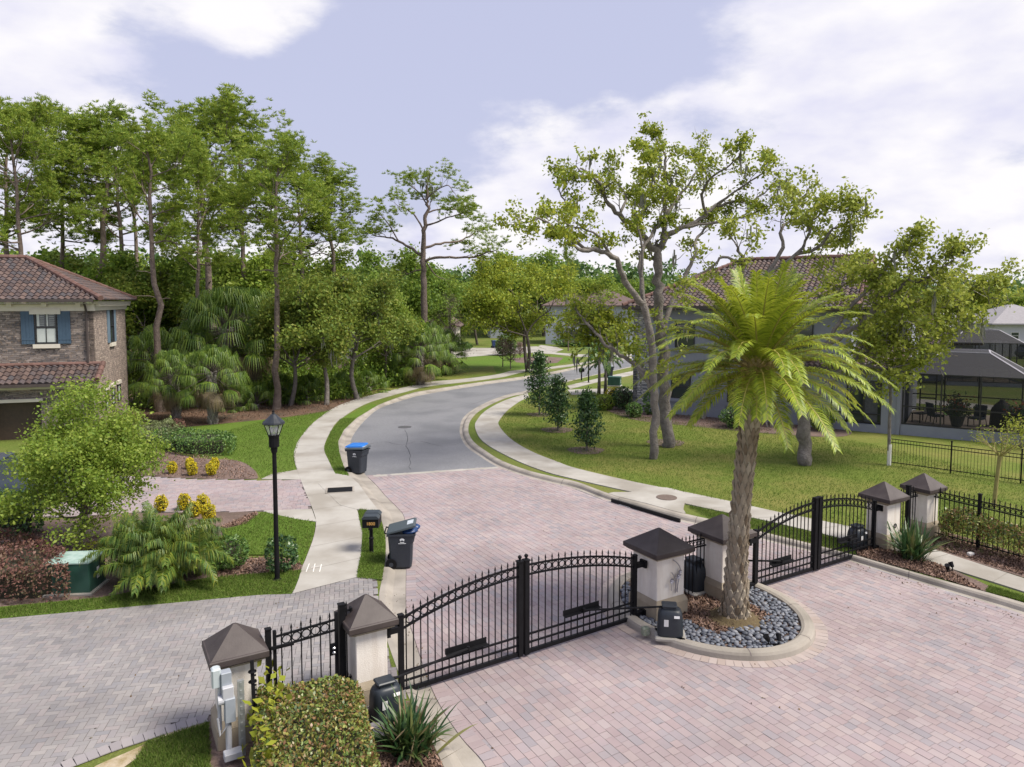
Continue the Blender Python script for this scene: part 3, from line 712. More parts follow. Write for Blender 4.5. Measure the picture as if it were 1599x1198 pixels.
chips('island_mulch', Q[k], -0.005, 0.10, 'brown bark mulch round the foot of the date palm')
Q = np.concatenate([scatter([(336,828),(400,800),(402,806),(384,820)], 900, rg), scatter([(350,872),(430,872),(468,878),(470,892),(330,906)], 1800, rg), scatter([(215,744),(392,749),(402,744),(370,720),(240,700)], 2200, rg),
    scatter([(0,900),(170,880),(170,840),(60,830),(0,850)], 2500, rg), scatter([(1337,868),(1402,886),(1476,906),(1535,924),(1470,884),(1400,862),(1345,850)], 4000, rg), scatter([(1450,854),(1599,901),(1599,868),(1470,832)], 3500, rg),
    scatter([(540,1120),(640,1100),(692,1200),(560,1240)], 3500, rg), scatter([(935,636),(985,655),(1180,676),(1300,668),(1000,643)], 2500, rg)])
chips('bed_mulch', Q, 0.022, 0.09, 'brown bark mulch in the planting beds')
Q = scatter([(100,650),(285,667),(420,654),(520,640),(600,612),(560,600),(200,600)], 9000, rg)
P = np.column_stack([Q, 0.02+rg.random(len(Q))*0.04]); V, F = leaves(P, 0.30, 0.03, rg, flat=2.0)
tag(link('pine_needles', npmesh('pine_needles', V, F, ramp_island('fallen_needles', [(0.07,0.04,0.025),(0.15,0.085,0.052),(0.21,0.13,0.085)], 0.95))), 'rust brown fallen pine needles under the trees', 'needles', kind='stuff')
# river rocks
V = []; F = []; nb = 0; base = MB().ball((0,0,0), 1.0, 7, 5); bv = np.array(base.v); quads = [f if len(f) == 4 else (f[0], f[1], f[2], f[2]) for f in base.f]
rk = MB(); placed = []; cell = {}
for _ in range(14000):
    t = rg.random()*2*math.pi; r = math.sqrt(0.30+0.70*rg.random()); gx = math.cos(t)*r*(IA-0.31); ry = math.sin(t)*r*(IB-0.31)
    if (gx/1.30)**2 + ((ry-0.55)/1.70)**2 < 1.0 + 0.25*math.sin(math.atan2(ry,gx)*5): continue
    rad = 0.036+0.030*rg.random(); key = (int(gx/0.12), int(ry/0.12)); bad = False
    for a in (-1,0,1):
        for b in (-1,0,1):
            for (x2,y2,r2) in cell.get((key[0]+a,key[1]+b), ()):
                if (x2-gx)**2+(y2-ry)**2 < (0.80*(rad+r2))**2: bad = True
    if bad: continue
    cell.setdefault(key, []).append((gx,ry,rad)); p = ISC + GD*gx + RD*ry
    rk.ball((p.x,p.y,-0.012+0.03*rg.random()), rad, 7, 5, (1.25,0.95,0.62), R=Matrix.Rotation(rg.random()*6.28,3,'Z') @ Matrix.Rotation(rg.normal()*0.25,3,'X'))
tag(rk.build('river_rocks', ramp_island('river_rock', [(0.052,0.060,0.074),(0.112,0.122,0.149),(0.179,0.193,0.223),(0.082,0.092,0.119),(0.246,0.253,0.275)], 0.55), smooth=True), 'smooth blue grey river rocks filling the rim of the planted island', 'rocks', kind='stuff')

M['crack'] = surf('road_crack', (0.05,0.05,0.055), rough=0.95)
for pl in ([(632,671),(636,684),(634,697),(641,712),(640,733)], [(575,694),(600,690),(628,695),(655,689),(690,697),(716,693)], [(640,648),(690,640),(735,632),(790,612)]):
    P_ = smooth_line([A(x,y,ROADZ+0.005) for x,y in pl], 4); w_ = [0.008+0.010*rg.random() for _ in P_]
    P_ = [p + Vector((rg.normal()*0.03, rg.normal()*0.03, 0)) for p in P_]
    tag(strip(MB(), [p+Vector((-w,-w*.5,0)) for p, w in zip(P_,w_)], [p+Vector((w,w*.5,0)) for p, w in zip(P_,w_)]).build('road_crack', M['crack']), kind='structure')
Q = np.concatenate([scatter([(640,960),(760,1190),(1590,1190),(1590,960),(1320,880),(1000,800),(640,760)], 80, rg), scatter([(30,975),(585,912),(585,1080),(60,1180)], 60, rg), scatter([(600,930),(640,930),(690,1100),(640,1090)], 90, rg), scatter([(1100,815),(1330,872),(1590,952),(1590,962),(1330,882),(1100,824)], 160, rg)])
z_ = np.where(Q[:,0] < -2.3, 0.034, ROADZ+0.016); P = np.column_stack([Q, z_]); V, F = leaves(P, 0.045, 0.025, rg, flat=4.0)
tag(link('leaf_litter', npmesh('leaf_litter', V, F, ramp_island('fallen_leaf', [(0.07,0.045,0.025),(0.16,0.10,0.05),(0.10,0.09,0.03)], 0.9))), 'scattered fallen brown leaves on the paving', 'leaves', kind='stuff')
# ------------------------------------------------------------------ gate pillars, gates, fences
GA = math.atan2(GD.y, GD.x)                       # heading of the gate line
def text_mesh(s, size, mat, parent, name, M4, depth=0.002):
    cu = bpy.data.curves.new(name, 'FONT'); cu.body = s; cu.size = size; cu.align_x = 'CENTER'; cu.align_y = 'CENTER'; cu.extrude = depth
    o = bpy.data.objects.new(name, cu); dg = bpy.context.evaluated_depsgraph_get()
    me = bpy.data.meshes.new_from_object(o); bpy.data.objects.remove(o)
    me.transform(M4); me.materials.clear(); me.materials.append(mat); return link(name, me, parent)
def pillar(px, py, zap, ground, w, cw, label, rise=0.36):
    c = A(px, py, zap); c.z = ground
    t = thing('gate_pillar', c, label, 'pillar', 'white gate pillars with brown caps', GA)
    h = zap - ground; top = h - rise
    m = MB(); q = w+0.13
    m.bbox((0,0,0.16), (q,q,0.36), 0.012)
    r = [(-1,-1),(1,-1),(1,1),(-1,1)]
    vs = [(x*q/2*0.985,y*q/2*0.985,0.34) for x,y in r] + [(x*(w/2+.004),y*(w/2+.004),0.45) for x,y in r]
    m.add(vs, [(i,(i+1)%4,4+(i+1)%4,4+i) for i in range(4)])
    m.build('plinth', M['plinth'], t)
    m = MB(); m.bbox((0,0,(0.3+top-0.2)/2+0.02), (w,w,top-0.2-0.3), 0.014); m.build('shaft', M['stucco'], t)
    m = MB(); k = cw-0.10
    vs = [(x*(w/2-.01),y*(w/2-.01),top-0.22) for x,y in r] + [(x*k/2,y*k/2,top-0.15) for x,y in r] + [(x*k/2,y*k/2,top-0.115) for x,y in r]
    m.add(vs, [(i,(i+1)%4,4+(i+1)%4,4+i) for i in range(4)] + [(4+i,4+(i+1)%4,8+(i+1)%4,8+i) for i in range(4)]); 
    m.build('moulding', M['plinth'], t)
    m = MB(); a = cw/2
    R8 = []
    for rad, z in ((a-0.05, top-0.125), (a-0.008, top-0.115), (a, top-0.10), (a, top-0.015), (a-0.012, top), (a-0.03, top+0.006)):
        R8.append([(x*rad, y*rad, z) for x,y in r])
    vs = [p for q2 in R8 for p in q2]; fs = []
    for i in range(len(R8)-1):
        for j in range(4): fs.append((i*4+j, i*4+(j+1)%4, (i+1)*4+(j+1)%4, (i+1)*4+j))
    b = (len(R8)-1)*4; e = 0.02
    vs += [(x*e,y*e,top+rise-0.004) for x,y in r]; fs += [(b+j, b+(j+1)%4, b+4+(j+1)%4, b+4+j) for j in range(4)]
    fs += [(b+4,b+5,b+6,b+7),(3,2,1,0)]
    m.add(vs, fs); m.build('cap', M['cap'], t)
    return t
P1 = pillar(366, 973, 1.83, 0.0, 0.56, 0.87, 'white pillar with electric meters on its side, nearest to the herringbone path')
P2 = pillar(571, 928, 1.83, -0.02, 0.56, 0.87, 'white pillar between the foot gate and the left driveway gate')
P3 = pillar(1029, 824, 1.86, -0.04, 0.80, 1.12, 'broad white pillar with metal flower art, on the left of the island')
P4 = pillar(1128, 803, 1.86, -0.04, 0.80, 1.12, 'broad white pillar behind the date palm trunk')
P5 = pillar(1381, 752, 1.83, -0.02, 0.62, 0.94, 'white pillar with a round light, where the right driveway gate hangs')
P6 = pillar(1443, 739, 1.83, 0.0, 0.58, 0.90, 'white pillar at the start of the hedge fence, rightmost of the row')
m = MB(); p = A(1377, 829, 0.55) - P5.location
m.torus((0.06,-0.325,0.66), 0.055, 0.012, 16, 6, (1,0,0), (0,0,1)); m.lathe([(0.05,0),(0.05,0.01),(0,0.012)], (0,0,0), 12)
lens = m.build('round_light', M['black'], P5)

FIN = MB()
FIN.lathe([(0.010,-0.03),(0.016,-0.02),(0.010,0.0),(0.010,0.012),(0.024,0.022),(0.012,0.03),(0.018,0.045),(0.0,0.115)], n=6)
FINM = FIN.mesh('finial', M['black'])
def picket(parent, x, z0, z1, y=0, tip=True, r=0.010):
    m = MB(); m.tube([(x,y,z0),(x,y,z1)], r*1.3, 4)
    if tip:
        for z in range(0,1): pass
        m.add([(v[0]+x, v[1]+y, v[2]+z1) for v in FIN.v], FIN.f)
    return m.build('picket', M['black'], parent)
RINGS = {}
def ring(parent, x, z, R, y=0):
    if R not in RINGS: RINGS[R] = MB().torus((0,0,0), R, 0.010, 16, 5, (1,0,0), (0,0,1)).mesh('ring', M['black'])
    o = link('ring', RINGS[R], parent, (x,y,z)); return o
def leaf_gate(hp, cp, z_hinge, z_mid, label, group, n=17, ball=True, br=(0.33,0.67,0.55), brside=-1):
    """one leaf: local x runs from the hinge stile to the meeting stile"""
    hp = Vector((hp.x,hp.y,0)); cp = Vector((cp.x,cp.y,0)); d = cp-hp; L = d.length
    t = thing('driveway_gate_leaf', (hp.x,hp.y,ROADZ+0.01), label, 'gate', group, math.atan2(d.y,d.x))
    arch = lambda s: z_mid - (z_mid-z_hinge)*(1-s/L)**2
    m = MB(); m.box((0,0,(z_hinge+0.1)/2), (0.085,0.085,z_hinge+0.02)); m.box((0,0,z_hinge+0.08),(0.10,0.10,0.02)); m.build('hinge_stile', M['black'], t)
    m = MB(); m.box((L-0.055,0,(z_mid+0.14)/2), (0.10,0.10,z_mid+0.06)); m.box((L-0.055,0,z_mid+0.11),(0.125,0.125,0.025)); ms = m.build('meeting_stile', M['black'], t)
    if ball: MB().lathe([(0.02,0),(0.014,0.02),(0.028,0.04),(0.042,0.065),(0.036,0.09),(0.014,0.108),(0.0,0.112)], (L-0.055,0,z_mid+0.122), 10).build('ball_finial', M['black'], ms)
    m = MB(); m.box((L/2-0.03,0,0.085), (L-0.15,0.055,0.075)); m.build('bottom_rail', M['black'], t)
    for z in (0.26, 0.43): MB().box((L/2-0.03,0,z), (L-0.15,0.032,0.034)).build('low_rail', M['black'], t)
    for off in (0, -0.19):
        m = MB(); pts = [(s,0,arch(s)+off) for s in np.linspace(0.04, L-0.10, 20)]; m.tube(pts, 0.024, 4); m.build('arched_rail', M['black'], t)
    xs = np.linspace(0.10, L-0.19, n)
    for x in xs: picket(t, x, 0.11, arch(x)+0.045)
    for a, b in zip(xs, xs[1:]): ring(t, (a+b)/2, arch((a+b)/2)-0.095, 0.066)
    a, b, z = br; m = MB(); yy = 0.05*brside
    m.box(((a+b)/2*L, yy, z+0.05), ((b-a)*L, 0.02, 0.10)); m.box(((a+b)/2*L, yy+0.05*brside, z-0.005), ((b-a)*L, 0.10, 0.012)); m.build('arm_bracket', M['black'], t)
    for z in (z_hinge-0.16, 0.14): m = MB(); m.box((-0.13,0,z), (0.20,0.11,0.10)); m.box((-0.255,0.0,z),(0.06,0.18,0.16)); m.build('hinge', M['black'], t)
    return t, L
h1 = A(627,1084,-0.06); c1 = A(822.5,1028,-0.06); h2 = A(990,968,-0.06)
h3 = A(1178,919,-0.06); c2 = A(1273.5,890,-0.06); h4 = A(1363,862,-0.06)
d = (h2-h1).normalized()
def onto(p): q = h1 + d*((p-h1).dot(d)); return q
G1L, L1 = leaf_gate(h1, onto(c1)-d*0.02, 1.40, 1.83, 'black iron driveway gate leaf hung on the pillar beside the foot gate', 'driveway gate leaves')
G1R, L2 = leaf_gate(h2, onto(c1)+d*0.02, 1.40, 1.83, 'black iron driveway gate leaf hung on the island pillar with metal flower art', 'driveway gate leaves', brside=1, br=(0.36,0.68,0.62))
G2L, L3 = leaf_gate(h3, c2-d*0.02, 1.40, 1.83, 'black iron driveway gate leaf just right of the date palm trunk', 'driveway gate leaves', ball=False, br=(0.2,0.55,0.55), n=15)
G2R, L4 = leaf_gate(h4, c2+d*0.02, 1.40, 1.83, 'black iron driveway gate leaf in front of the black gate motor by the right pillar', 'driveway gate leaves', ball=False, brside=1, br=(0.36,0.68,0.62), n=14)

def world_of(o, p):
    c, s = math.cos(o.rotation_euler.z), math.sin(o.rotation_euler.z)
    return Vector((o.location.x + c*p[0]-s*p[1], o.location.y + s*p[0]+c*p[1], o.location.z + p[2]))
M['op'] = surf('motor_housing', (0.016,0.022,0.030), (0.024,0.031,0.040), 6, 0.45, spec=0.5)
M['paper'] = surf('sticker', (0.62,0.62,0.62), rough=0.6)
def operator(c, rz, target, label, sc=1.0, sticker=True, pad=True):
    """gate motor: rounded housing with a stepped lid, and its push arm to the gate"""
    t = thing('gate_operator', c, label, 'gate motor', 'gate motors with push arms', rz, sc)
    if pad: MB().bbox((0,0,0.03), (0.62,0.52,0.06), 0.02).build('pad', M['concrete'], t)
    m = MB(); n = 28; rings = []
    for z, k, e in ((0.05,0.98,4.5),(0.09,1.0,4.5),(0.40,0.97,4.2),(0.50,0.93,3.8),(0.565,0.84,3.2),(0.60,0.70,3.0),(0.605,0.58,3.0)):
        r = []
        for i in range(n):
            a = 2*math.pi*i/n; ca, sa = math.cos(a), math.sin(a)
            f = (abs(ca)**e + abs(sa)**e)**(-1/e); r.append((0.26*k*f*ca, 0.205*k*f*sa, z))
        rings.append(r)
    vs = [p for r in rings for p in r]; fs = [(i*n+k, i*n+(k+1)%n, (i+1)*n+(k+1)%n, (i+1)*n+k) for i in range(len(rings)-1) for k in range(n)]
    fs += [tuple(range(n-1,-1,-1)), tuple((len(rings)-1)*n+k for k in range(n))]
    m.add(vs, fs); m.build('housing', M['op'], t, smooth=True)
    m = MB(); m.bbox((-0.02,0,0.63), (0.27,0.22,0.05), 0.02); m.bbox((-0.02,0,0.672), (0.31,0.26,0.035), 0.015); m.build('lid', M['op'], t)
    if sticker:
        MB().box((-0.09,-0.2075,0.36), (0.09,0.006,0.14)).build('sticker', M['paper'], t); MB().box((0.12,-0.195,0.49), (0.11,0.012,0.05), M=Matrix.Rotation(-0.5,3,'X')).build('sticker', M['paper'], t)
    c_, s_ = math.cos(-rz), math.sin(-rz); v = (target - Vector(c))/sc
    lv = Vector((c_*v.x - s_*v.y, s_*v.x + c_*v.y, v.z))
    m = MB(); st = Vector((0, 0, 0.63)); dr = lv-st; dr.z = 0; dr.normalize(); m.tube([st+dr*0.10, lv], 0.022, 8); m.tube([lv-Vector((0,0,.04)), lv+Vector((0,0,.04))], 0.03, 8); m.build('push_arm', M['black'], t)
    return t
o3 = A(1046, 992, 0.02); o3.z = 0.0
operator(o3, -0.15, world_of(G1R, (L2*0.52, 0.14, 0.66)), 'dark gate motor on a concrete pad among the river rocks of the island')
o1 = A(603, 1123, 0.0); o1.z = 0.0
operator(o1, GA, world_of(G1L, (L1*0.5, -0.14, 0.58)), 'dark gate motor behind the strap leaved plant, beside the plinth of a pillar', pad=False)
o2 = A(1082, 921, 0.0); o2.z = 0.0
operator(o2, GA+math.pi/2, world_of(G2L, (L3*0.35, -0.14, 0.6)), 'dark gate motor half hidden behind the iron fence between the two island pillars', 1.15)
o4 = A(1338, 857, 0.0); o4.z = 0.0
operator(o4, GA, world_of(G2R, (L4*0.52, 0.14, 0.66)), 'dark gate motor seen through the bars of the right driveway gate', 1.0, True, False)

def fence_run(name, a, b, z_top, spacing, label, cat='fence', posts=(), ringed=True, z0=0.08, y=0.0, low=True, pw=0.055, group=None, tip=True, r=0.010):
    """straight iron fence from a to b"""
    d = Vector((b.x-a.x, b.y-a.y, 0)); L = d.length
    t = thing(name, (a.x,a.y,a.z), label, cat, group, math.atan2(d.y,d.x))
    rails = [z_top] + ([z_top-0.17] if ringed else [z_top-0.14]) + ([z0+0.06] if low else [])
    for z in rails: MB().box((L/2,y,z), (L,0.028,0.03)).build('rail', M['black'], t)
    n = max(2, int(round(L/spacing))+1); xs = np.linspace(spacing*0.4, L-spacing*0.4, n)
    for x in xs: picket(t, x, z0, z_top+(0.05 if tip else 0.0), y, tip, r)
    if ringed:
        for p, q in zip(xs, xs[1:]): ring(t, (p+q)/2, z_top-0.085, min(0.06,(q-p)/2-0.012), y)
    for x in posts: 
        m = MB(); m.box((x,y,(z_top+0.2)/2), (pw,pw,z_top+0.2)); m.box((x,y,z_top+0.2),(pw+.02,pw+.02,.025)); m.build('post', M['black'], t)
    return t
# little fence between the two island pillars
p3 = P3.location; p4 = P4.location
a = p3 + GD*0.42 + RD*0.12; b = p4 - GD*0.40 + RD*0.12; a.z = b.z = -0.02
fence_run('island_fence', a, b, 1.34, 0.13, 'short black iron fence joining the two broad island pillars', low=False)
# foot gate between the first two pillars
p1 = P1.location.copy(); p2 = P2.location.copy(); u = (p2-p1); u.z = 0; LL = u.length; u.normalize()
a = p1 + u*(LL*0.235); b = p1 + u*(LL*0.80)
m = MB(); m.box((0,0,0.80), (0.085,0.085,1.60)); m.box((0,0,1.61),(0.10,0.10,0.02))
t = thing('gate_post', (a.x,a.y,0), 'square black post of the foot gate beside the pillar with the electric meters', 'post', None, GA); m.build('post', M['black'], t)
for z in (1.2,0.35): MB().box((-0.10,0,z), (0.14,0.03,0.03)).build('wall_bracket', M['black'], t)
t = thing('gate_post', (b.x,b.y,0), 'tall black post that carries the lock side of the foot gate', 'post', None, GA)
m = MB(); m.box((0,0,0.87), (0.105,0.105,1.74)); m.box((0,0,1.75),(0.12,0.12,0.02)); m.build('post', M['black'], t)
rp = (p2-b).length-0.28
for z in (1.62, 1.42, 0.42):
    m = MB(); m.box((rp/2+.03,0,z), (rp,0.032,0.032)); m.lathe([(0.05,0),(0.05,0.012),(0.02,0.02)], (0,0,0), 10) if False else None; m.box((rp+0.01,0,z),(0.03,0.09,0.09)); m.build('wall_bracket', M['black'], t)
picket(t, rp*0.55, 0.40, 1.68)
ga = a + u*0.07; gb = b - u*0.07; L = (gb-ga).length
t = thing('foot_gate', (ga.x,ga.y,0), 'narrow black iron foot gate with a round lock, above the clipped hedge', 'gate', None, GA)
m = MB(); m.box((0.03,0,0.82), (0.05,0.05,1.48)); m.build('hinge_stile', M['black'], t)
m = MB(); m.box((L-0.03,0,0.85), (0.05,0.05,1.56)); m.build('lock_stile', M['black'], t)
for z, k in ((1.45,0.06),(1.27,0.06),(0.12,0.0)):
    m = MB(); m.tube([(x,0,z+k*(x/L)) for x in np.linspace(0.03,L-0.03,8)], 0.022, 4); m.build('rail', M['black'], t)
xs = np.linspace(0.14, L-0.14, 6)
for x in xs: picket(t, x, 0.10, 1.50+0.06*x/L)
for p, q in zip(xs, xs[1:]): ring(t, (p+q)/2, 1.36+0.06*(p+q)/2/L, 0.068)
m = MB(); m.box((L-0.09,-0.035,1.02), (0.10,0.03,0.20)); lk = m.build('lock_plate', M['black'], t)
m = MB(); 
for z in (1.05, 0.97): m.ball((L-0.09,-0.07,z), 0.032, 10, 6)
m.build('lock_knob', surf('chrome', (0.5,0.5,0.52), rough=0.2, metal=0.9), lk)
m = MB(); m.bar((-0.05,-0.06,1.30), (0.32,-0.06,1.30), 0.045); m.build('closer_arm', M['black'], t)
# walkway gap right of the last gate, then the fence along the hedge
a = P5.location + GD*0.30; b = P6.location - GD*0.22; a.z = b.z = 0
fence_run('walkway_fence', a, b, 1.36, 0.13, 'narrow black iron panel with one thick post between the two rightmost pillars', posts=((b-a).length*0.62,), low=False, pw=0.10)
a = P6.location - RD*0.28 + GD*0.05; a.z = 0; b = a - RD*5.2
fence_run('hedge_fence', a, b, 1.36, 0.135, 'black iron fence with a row of rings standing behind the right hedge', posts=(1.25,3.6), pw=0.075)
# back garden fences
a = A(1386,726,0); b = A(1459,732.5,0); b2 = A(1640,762,0); dd = (b2-a).normalized()
L = (b2-a).length
fence_run('garden_fence', a, b2, 1.12, 0.115, 'low plain black fence across the back lawn below the screened patio', ringed=False, tip=False, posts=(0.02,2.3,4.6,6.9), pw=0.05, r=0.006)

# ------------------------------------------------------------------ electric meters beside the first pillar
gm = surf('meter_grey', (0.25,0.28,0.32), (0.30,0.33,0.37), 7, 0.5); gl = surf('meter_light', (0.38,0.39,0.42), (0.44,0.45,0.48), 6, 0.5); galv = surf('galvanised', (0.36,0.38,0.38), (0.46,0.48,0.48), 9, 0.45, metal=0.6)
fl = P1.location - RD*0.62 - GD*0.16; fl.z = 0
t = thing('meter_rack', fl, 'grey electric meter boxes and conduits on a steel strut in front of a white pillar', 'electric meter', None, GA)
m = MB(); m.box((0.13,0,0.60), (0.09,0.06,1.20)); 
for z in np.linspace(0.15,1.15,9): m.box((0.13,-0.033,z), (0.03,0.008,0.06))
m.build('strut', galv, t)
m = MB(); m.tube([(-0.06,-0.02,0), (-0.06,-0.02,0.66)], 0.045, 12); m.tube([(-0.17,0.02,0.5),(-0.17,0.05,0.9),(-0.15,0.07,1.25)], 0.028, 8); m.tube([(-0.06,-0.05,0.6),(-0.18,-0.04,0.45),(-0.2,0.0,0.7)],0.02,8); m.build('conduit', gl, t)
m = MB(); m.bbox((-0.04,-0.05,0.83), (0.15,0.13,0.36), 0.01); m.build('breaker_box', gm, t)
m = MB(); m.bbox((-0.06,-0.02,1.08), (0.16,0.15,0.20), 0.01); m.build('junction_box', gl, t)
m = MB(); m.bbox((-0.07,0.06,1.27), (0.15,0.15,0.20), 0.01); m.build('junction_box', gm, t)
m = MB(); m.bbox((-0.20,0.10,1.30), (0.13,0.16,0.28), 0.02); m.build('cover', glass_mat('clear_cover', (0.45,0.50,0.52), 0.2), t)
m = MB(); m.tube([(-0.20,-0.03,0.98),(-0.10,-0.03,0.98)], 0.07, 14); m.build('round_meter', gl, t)
m = MB(); m.bbox((-0.02,-0.12,0.16),(0.26,0.16,0.10),0.01); m.build('base_box', gl, t)
fl = P1.location - RD*0.55 + GD*0.16; fl.z = 0
t = thing('rack_panel', fl, 'slim black toothed iron rack leaning beside the grey electric meter boxes', 'rack', None, GA)
m = MB(); m.bar((0,-0.12,0.02), (0,0.05,1.40), 0.05); m.bar((0.06,-0.16,0.0),(0.055,-0.05,0.80),0.085)
for i in range(16): q = i/15; m.box((0.035,-0.10+0.12*q,0.15+1.1*q),(0.03,0.02,0.02))
m.build('bar', M['black'], t)
m = MB()
for z in (1.22,1.06): m.lathe([(0.02,0),(0.065,0.012),(0.065,0.02),(0.02,0.03)], (0,0.03,z), 10)
m.build('insulator', M['black'], t)

# ------------------------------------------------------------------ metal flower art on the island pillar
t = thing('metal_flower_art', world_of(P3, (0.12,-0.43,0)), 'silver metal flowers with curling leaves on the island pillar, behind the gate motor', 'wall art', None, GA)
am = surf('brushed_pewter', (0.33,0.32,0.36), (0.50,0.49,0.53), 10, 0.4, metal=0.7)
m = MB()
def curve(pts, r): m.tube(smooth_line([(x,-0.015,z) for x,z in pts], 4), r, 6)
curve([(0.03,0.55),(0.05,0.75),(0.11,0.95),(0.10,1.10),(0.0,1.23),(-0.10,1.30)], 0.012); curve([(-0.02,0.55),(0.0,0.8),(0.04,0.95)], 0.011); curve([(-0.14,0.62),(-0.15,0.82)], 0.009); curve([(0.0,0.6),(-0.05,0.9),(-0.14,1.03)], 0.010)
m.build('stem', am, t)
for x, z, r in ((-0.17,0.86,0.07),(0.03,0.93,0.085),(0.07,1.02,0.06)):
    m = MB()
    for k in range(6):
        a = k*math.pi/3 + x*9; c = Vector((x,-0.03,z)); e = Vector((math.cos(a),0,math.sin(a))); w = Vector((-math.sin(a),0,math.cos(a)))
        m.add([c, c+e*r*.6+w*r*.35+Vector((0,-.02,0)), c+e*r+Vector((0,-.035,0)), c+e*r*.6-w*r*.35+Vector((0,-.02,0))], [(0,1,2,3)])
    m.ball((x,-0.045,z), r*0.28, 8, 5); m.build('flower', am, t)
# small green valve box and pale stone by the plinth
t = thing('valve_box', A(1008,990,0.0), 'small weathered green valve block on the river rocks beside the pillar plinth', 'valve box', None, 0.4)
MB().bbox((0,0,0.07), (0.16,0.13,0.16), 0.02).build('block', surf('mossy_green', (0.13,0.17,0.10), (0.30,0.31,0.26), 20, 0.8), t)
for i, (px, py, lab, gz) in enumerate(((1207,1008,'black garden spotlights on the river rocks in front of the palm',0.0), (1483,893,'black garden spotlights lying on the mulch beside the right path',0.03))):
    t = thing('garden_spotlight', A(px,py,gz), lab, 'spotlight', None, 0.5*i)
    for dx, a in ((-0.09,0.6),(0.12,-0.4)):
        m = MB(); e = Vector((math.cos(2.2+a*2)*0.5, math.sin(2.2+a*2)*0.5, 0.75)).normalized()
        m.tube([Vector((dx,0,0.10)), Vector((dx,0,0.10))+e*0.13], [0.042,0.062], 10); m.build('lamp_head', M['black'], t)
    m = MB(); m.bar((-0.09,0,0.02),(0.12,0,0.02),0.03); m.bar((-0.09,0,0.02),(-0.09,0,0.12),0.02); m.bar((0.12,0,0.02),(0.12,0,0.12),0.02); m.build('stake', M['black'], t)
t = thing('junction_cover', A(1515,868,0.02), 'small pale plastic box on the mulch under the right hedge', 'box', None, 0.3)
m = MB(); m.bbox((0,0,0.05),(0.16,0.10,0.09),0.015); m.bbox((0.10,0.02,0.04),(0.09,0.07,0.06),0.01); m.build('shell', M['white'], t)
t = thing('stone_slab', A(590,1145,0.02), 'grey flagstone slab tilted in the mulch between the plinth and the strap leaved plant', 'slab', None, -0.9)
MB().bbox((0,0,0.05), (0.42,0.20,0.06), 0.015).build('slab', surf('slab_grey', (0.19,0.18,0.19), (0.25,0.24,0.25), 9, 0.85), t)

# ------------------------------------------------------------------ lamp posts
M['lamp_glass'] = screen_mat('lamp_glass', (0.75,0.76,0.75), 0.30)
M['bulb'] = surf('frosted_bulb', (0.80,0.80,0.78), rough=0.3)
def lamp(loc, label, s=1.0):
    t = thing('street_lamp', loc, label, 'street lamp', None, 0.35, s)
    m = MB(); m.lathe([(0.12,0),(0.12,0.03),(0.075,0.06),(0.065,0.10),(0.062,0.5),(0.055,2.0),(0.052,3.30)], n=12); m.build('post', M['black'], t, smooth=False)
    m = MB(); m.lathe([(0.055,3.28),(0.075,3.30),(0.085,3.42),(0.125,3.44),(0.125,3.66),(0.135,3.70),(0.145,3.74),(0.0,3.745)], n=12); m.build('socket', M['black'], t)
    m = MB(); z0, z1 = 3.74, 4.02
    for k in range(6):
        a = k*math.pi/3; m.bar((0.135*math.cos(a),0.135*math.sin(a),z0), (0.235*math.cos(a),0.235*math.sin(a),z1), 0.018)
    m.build('lantern_frame', M['black'], t)
    m = MB(); vs = []
    for r, z in ((0.130,z0+.003),(0.228,z1-.003)): vs += [(r*math.cos(k*math.pi/3), r*math.sin(k*math.pi/3), z) for k in range(6)]
    m.add(vs, [(k,(k+1)%6,6+(k+1)%6,6+k) for k in range(6)]); m.build('glass', M['lamp_glass'], t)
    for x in (-0.055,0.06): MB().ball((x,0.0,3.86), 0.055, 10, 8, (1,1,1.6)).build('bulb', M['bulb'], t)
    m = MB(); m.lathe([(0.20,4.015),(0.265,4.015),(0.275,4.035),(0.262,4.07),(0.16,4.16),(0.06,4.255),(0.03,4.27),(0.035,4.29),(0.03,4.30)], n=20); rf = m.build('roof', surf('lamp_roof', (0.016,0.02,0.026), rough=0.35), t)
    MB().lathe([(0.012,4.29),(0.028,4.31),(0.034,4.335),(0.02,4.36),(0.0,4.37)], n=10).build('finial', M['black'], rf)
    return t
lamp(A(433,907,0), 'tall black lantern street lamp on the grass strip left of the pavement', 0.975)
lamp(A(919,598,0), 'far black street lamp by the garden palms and the driveway of the right house', 0.93)

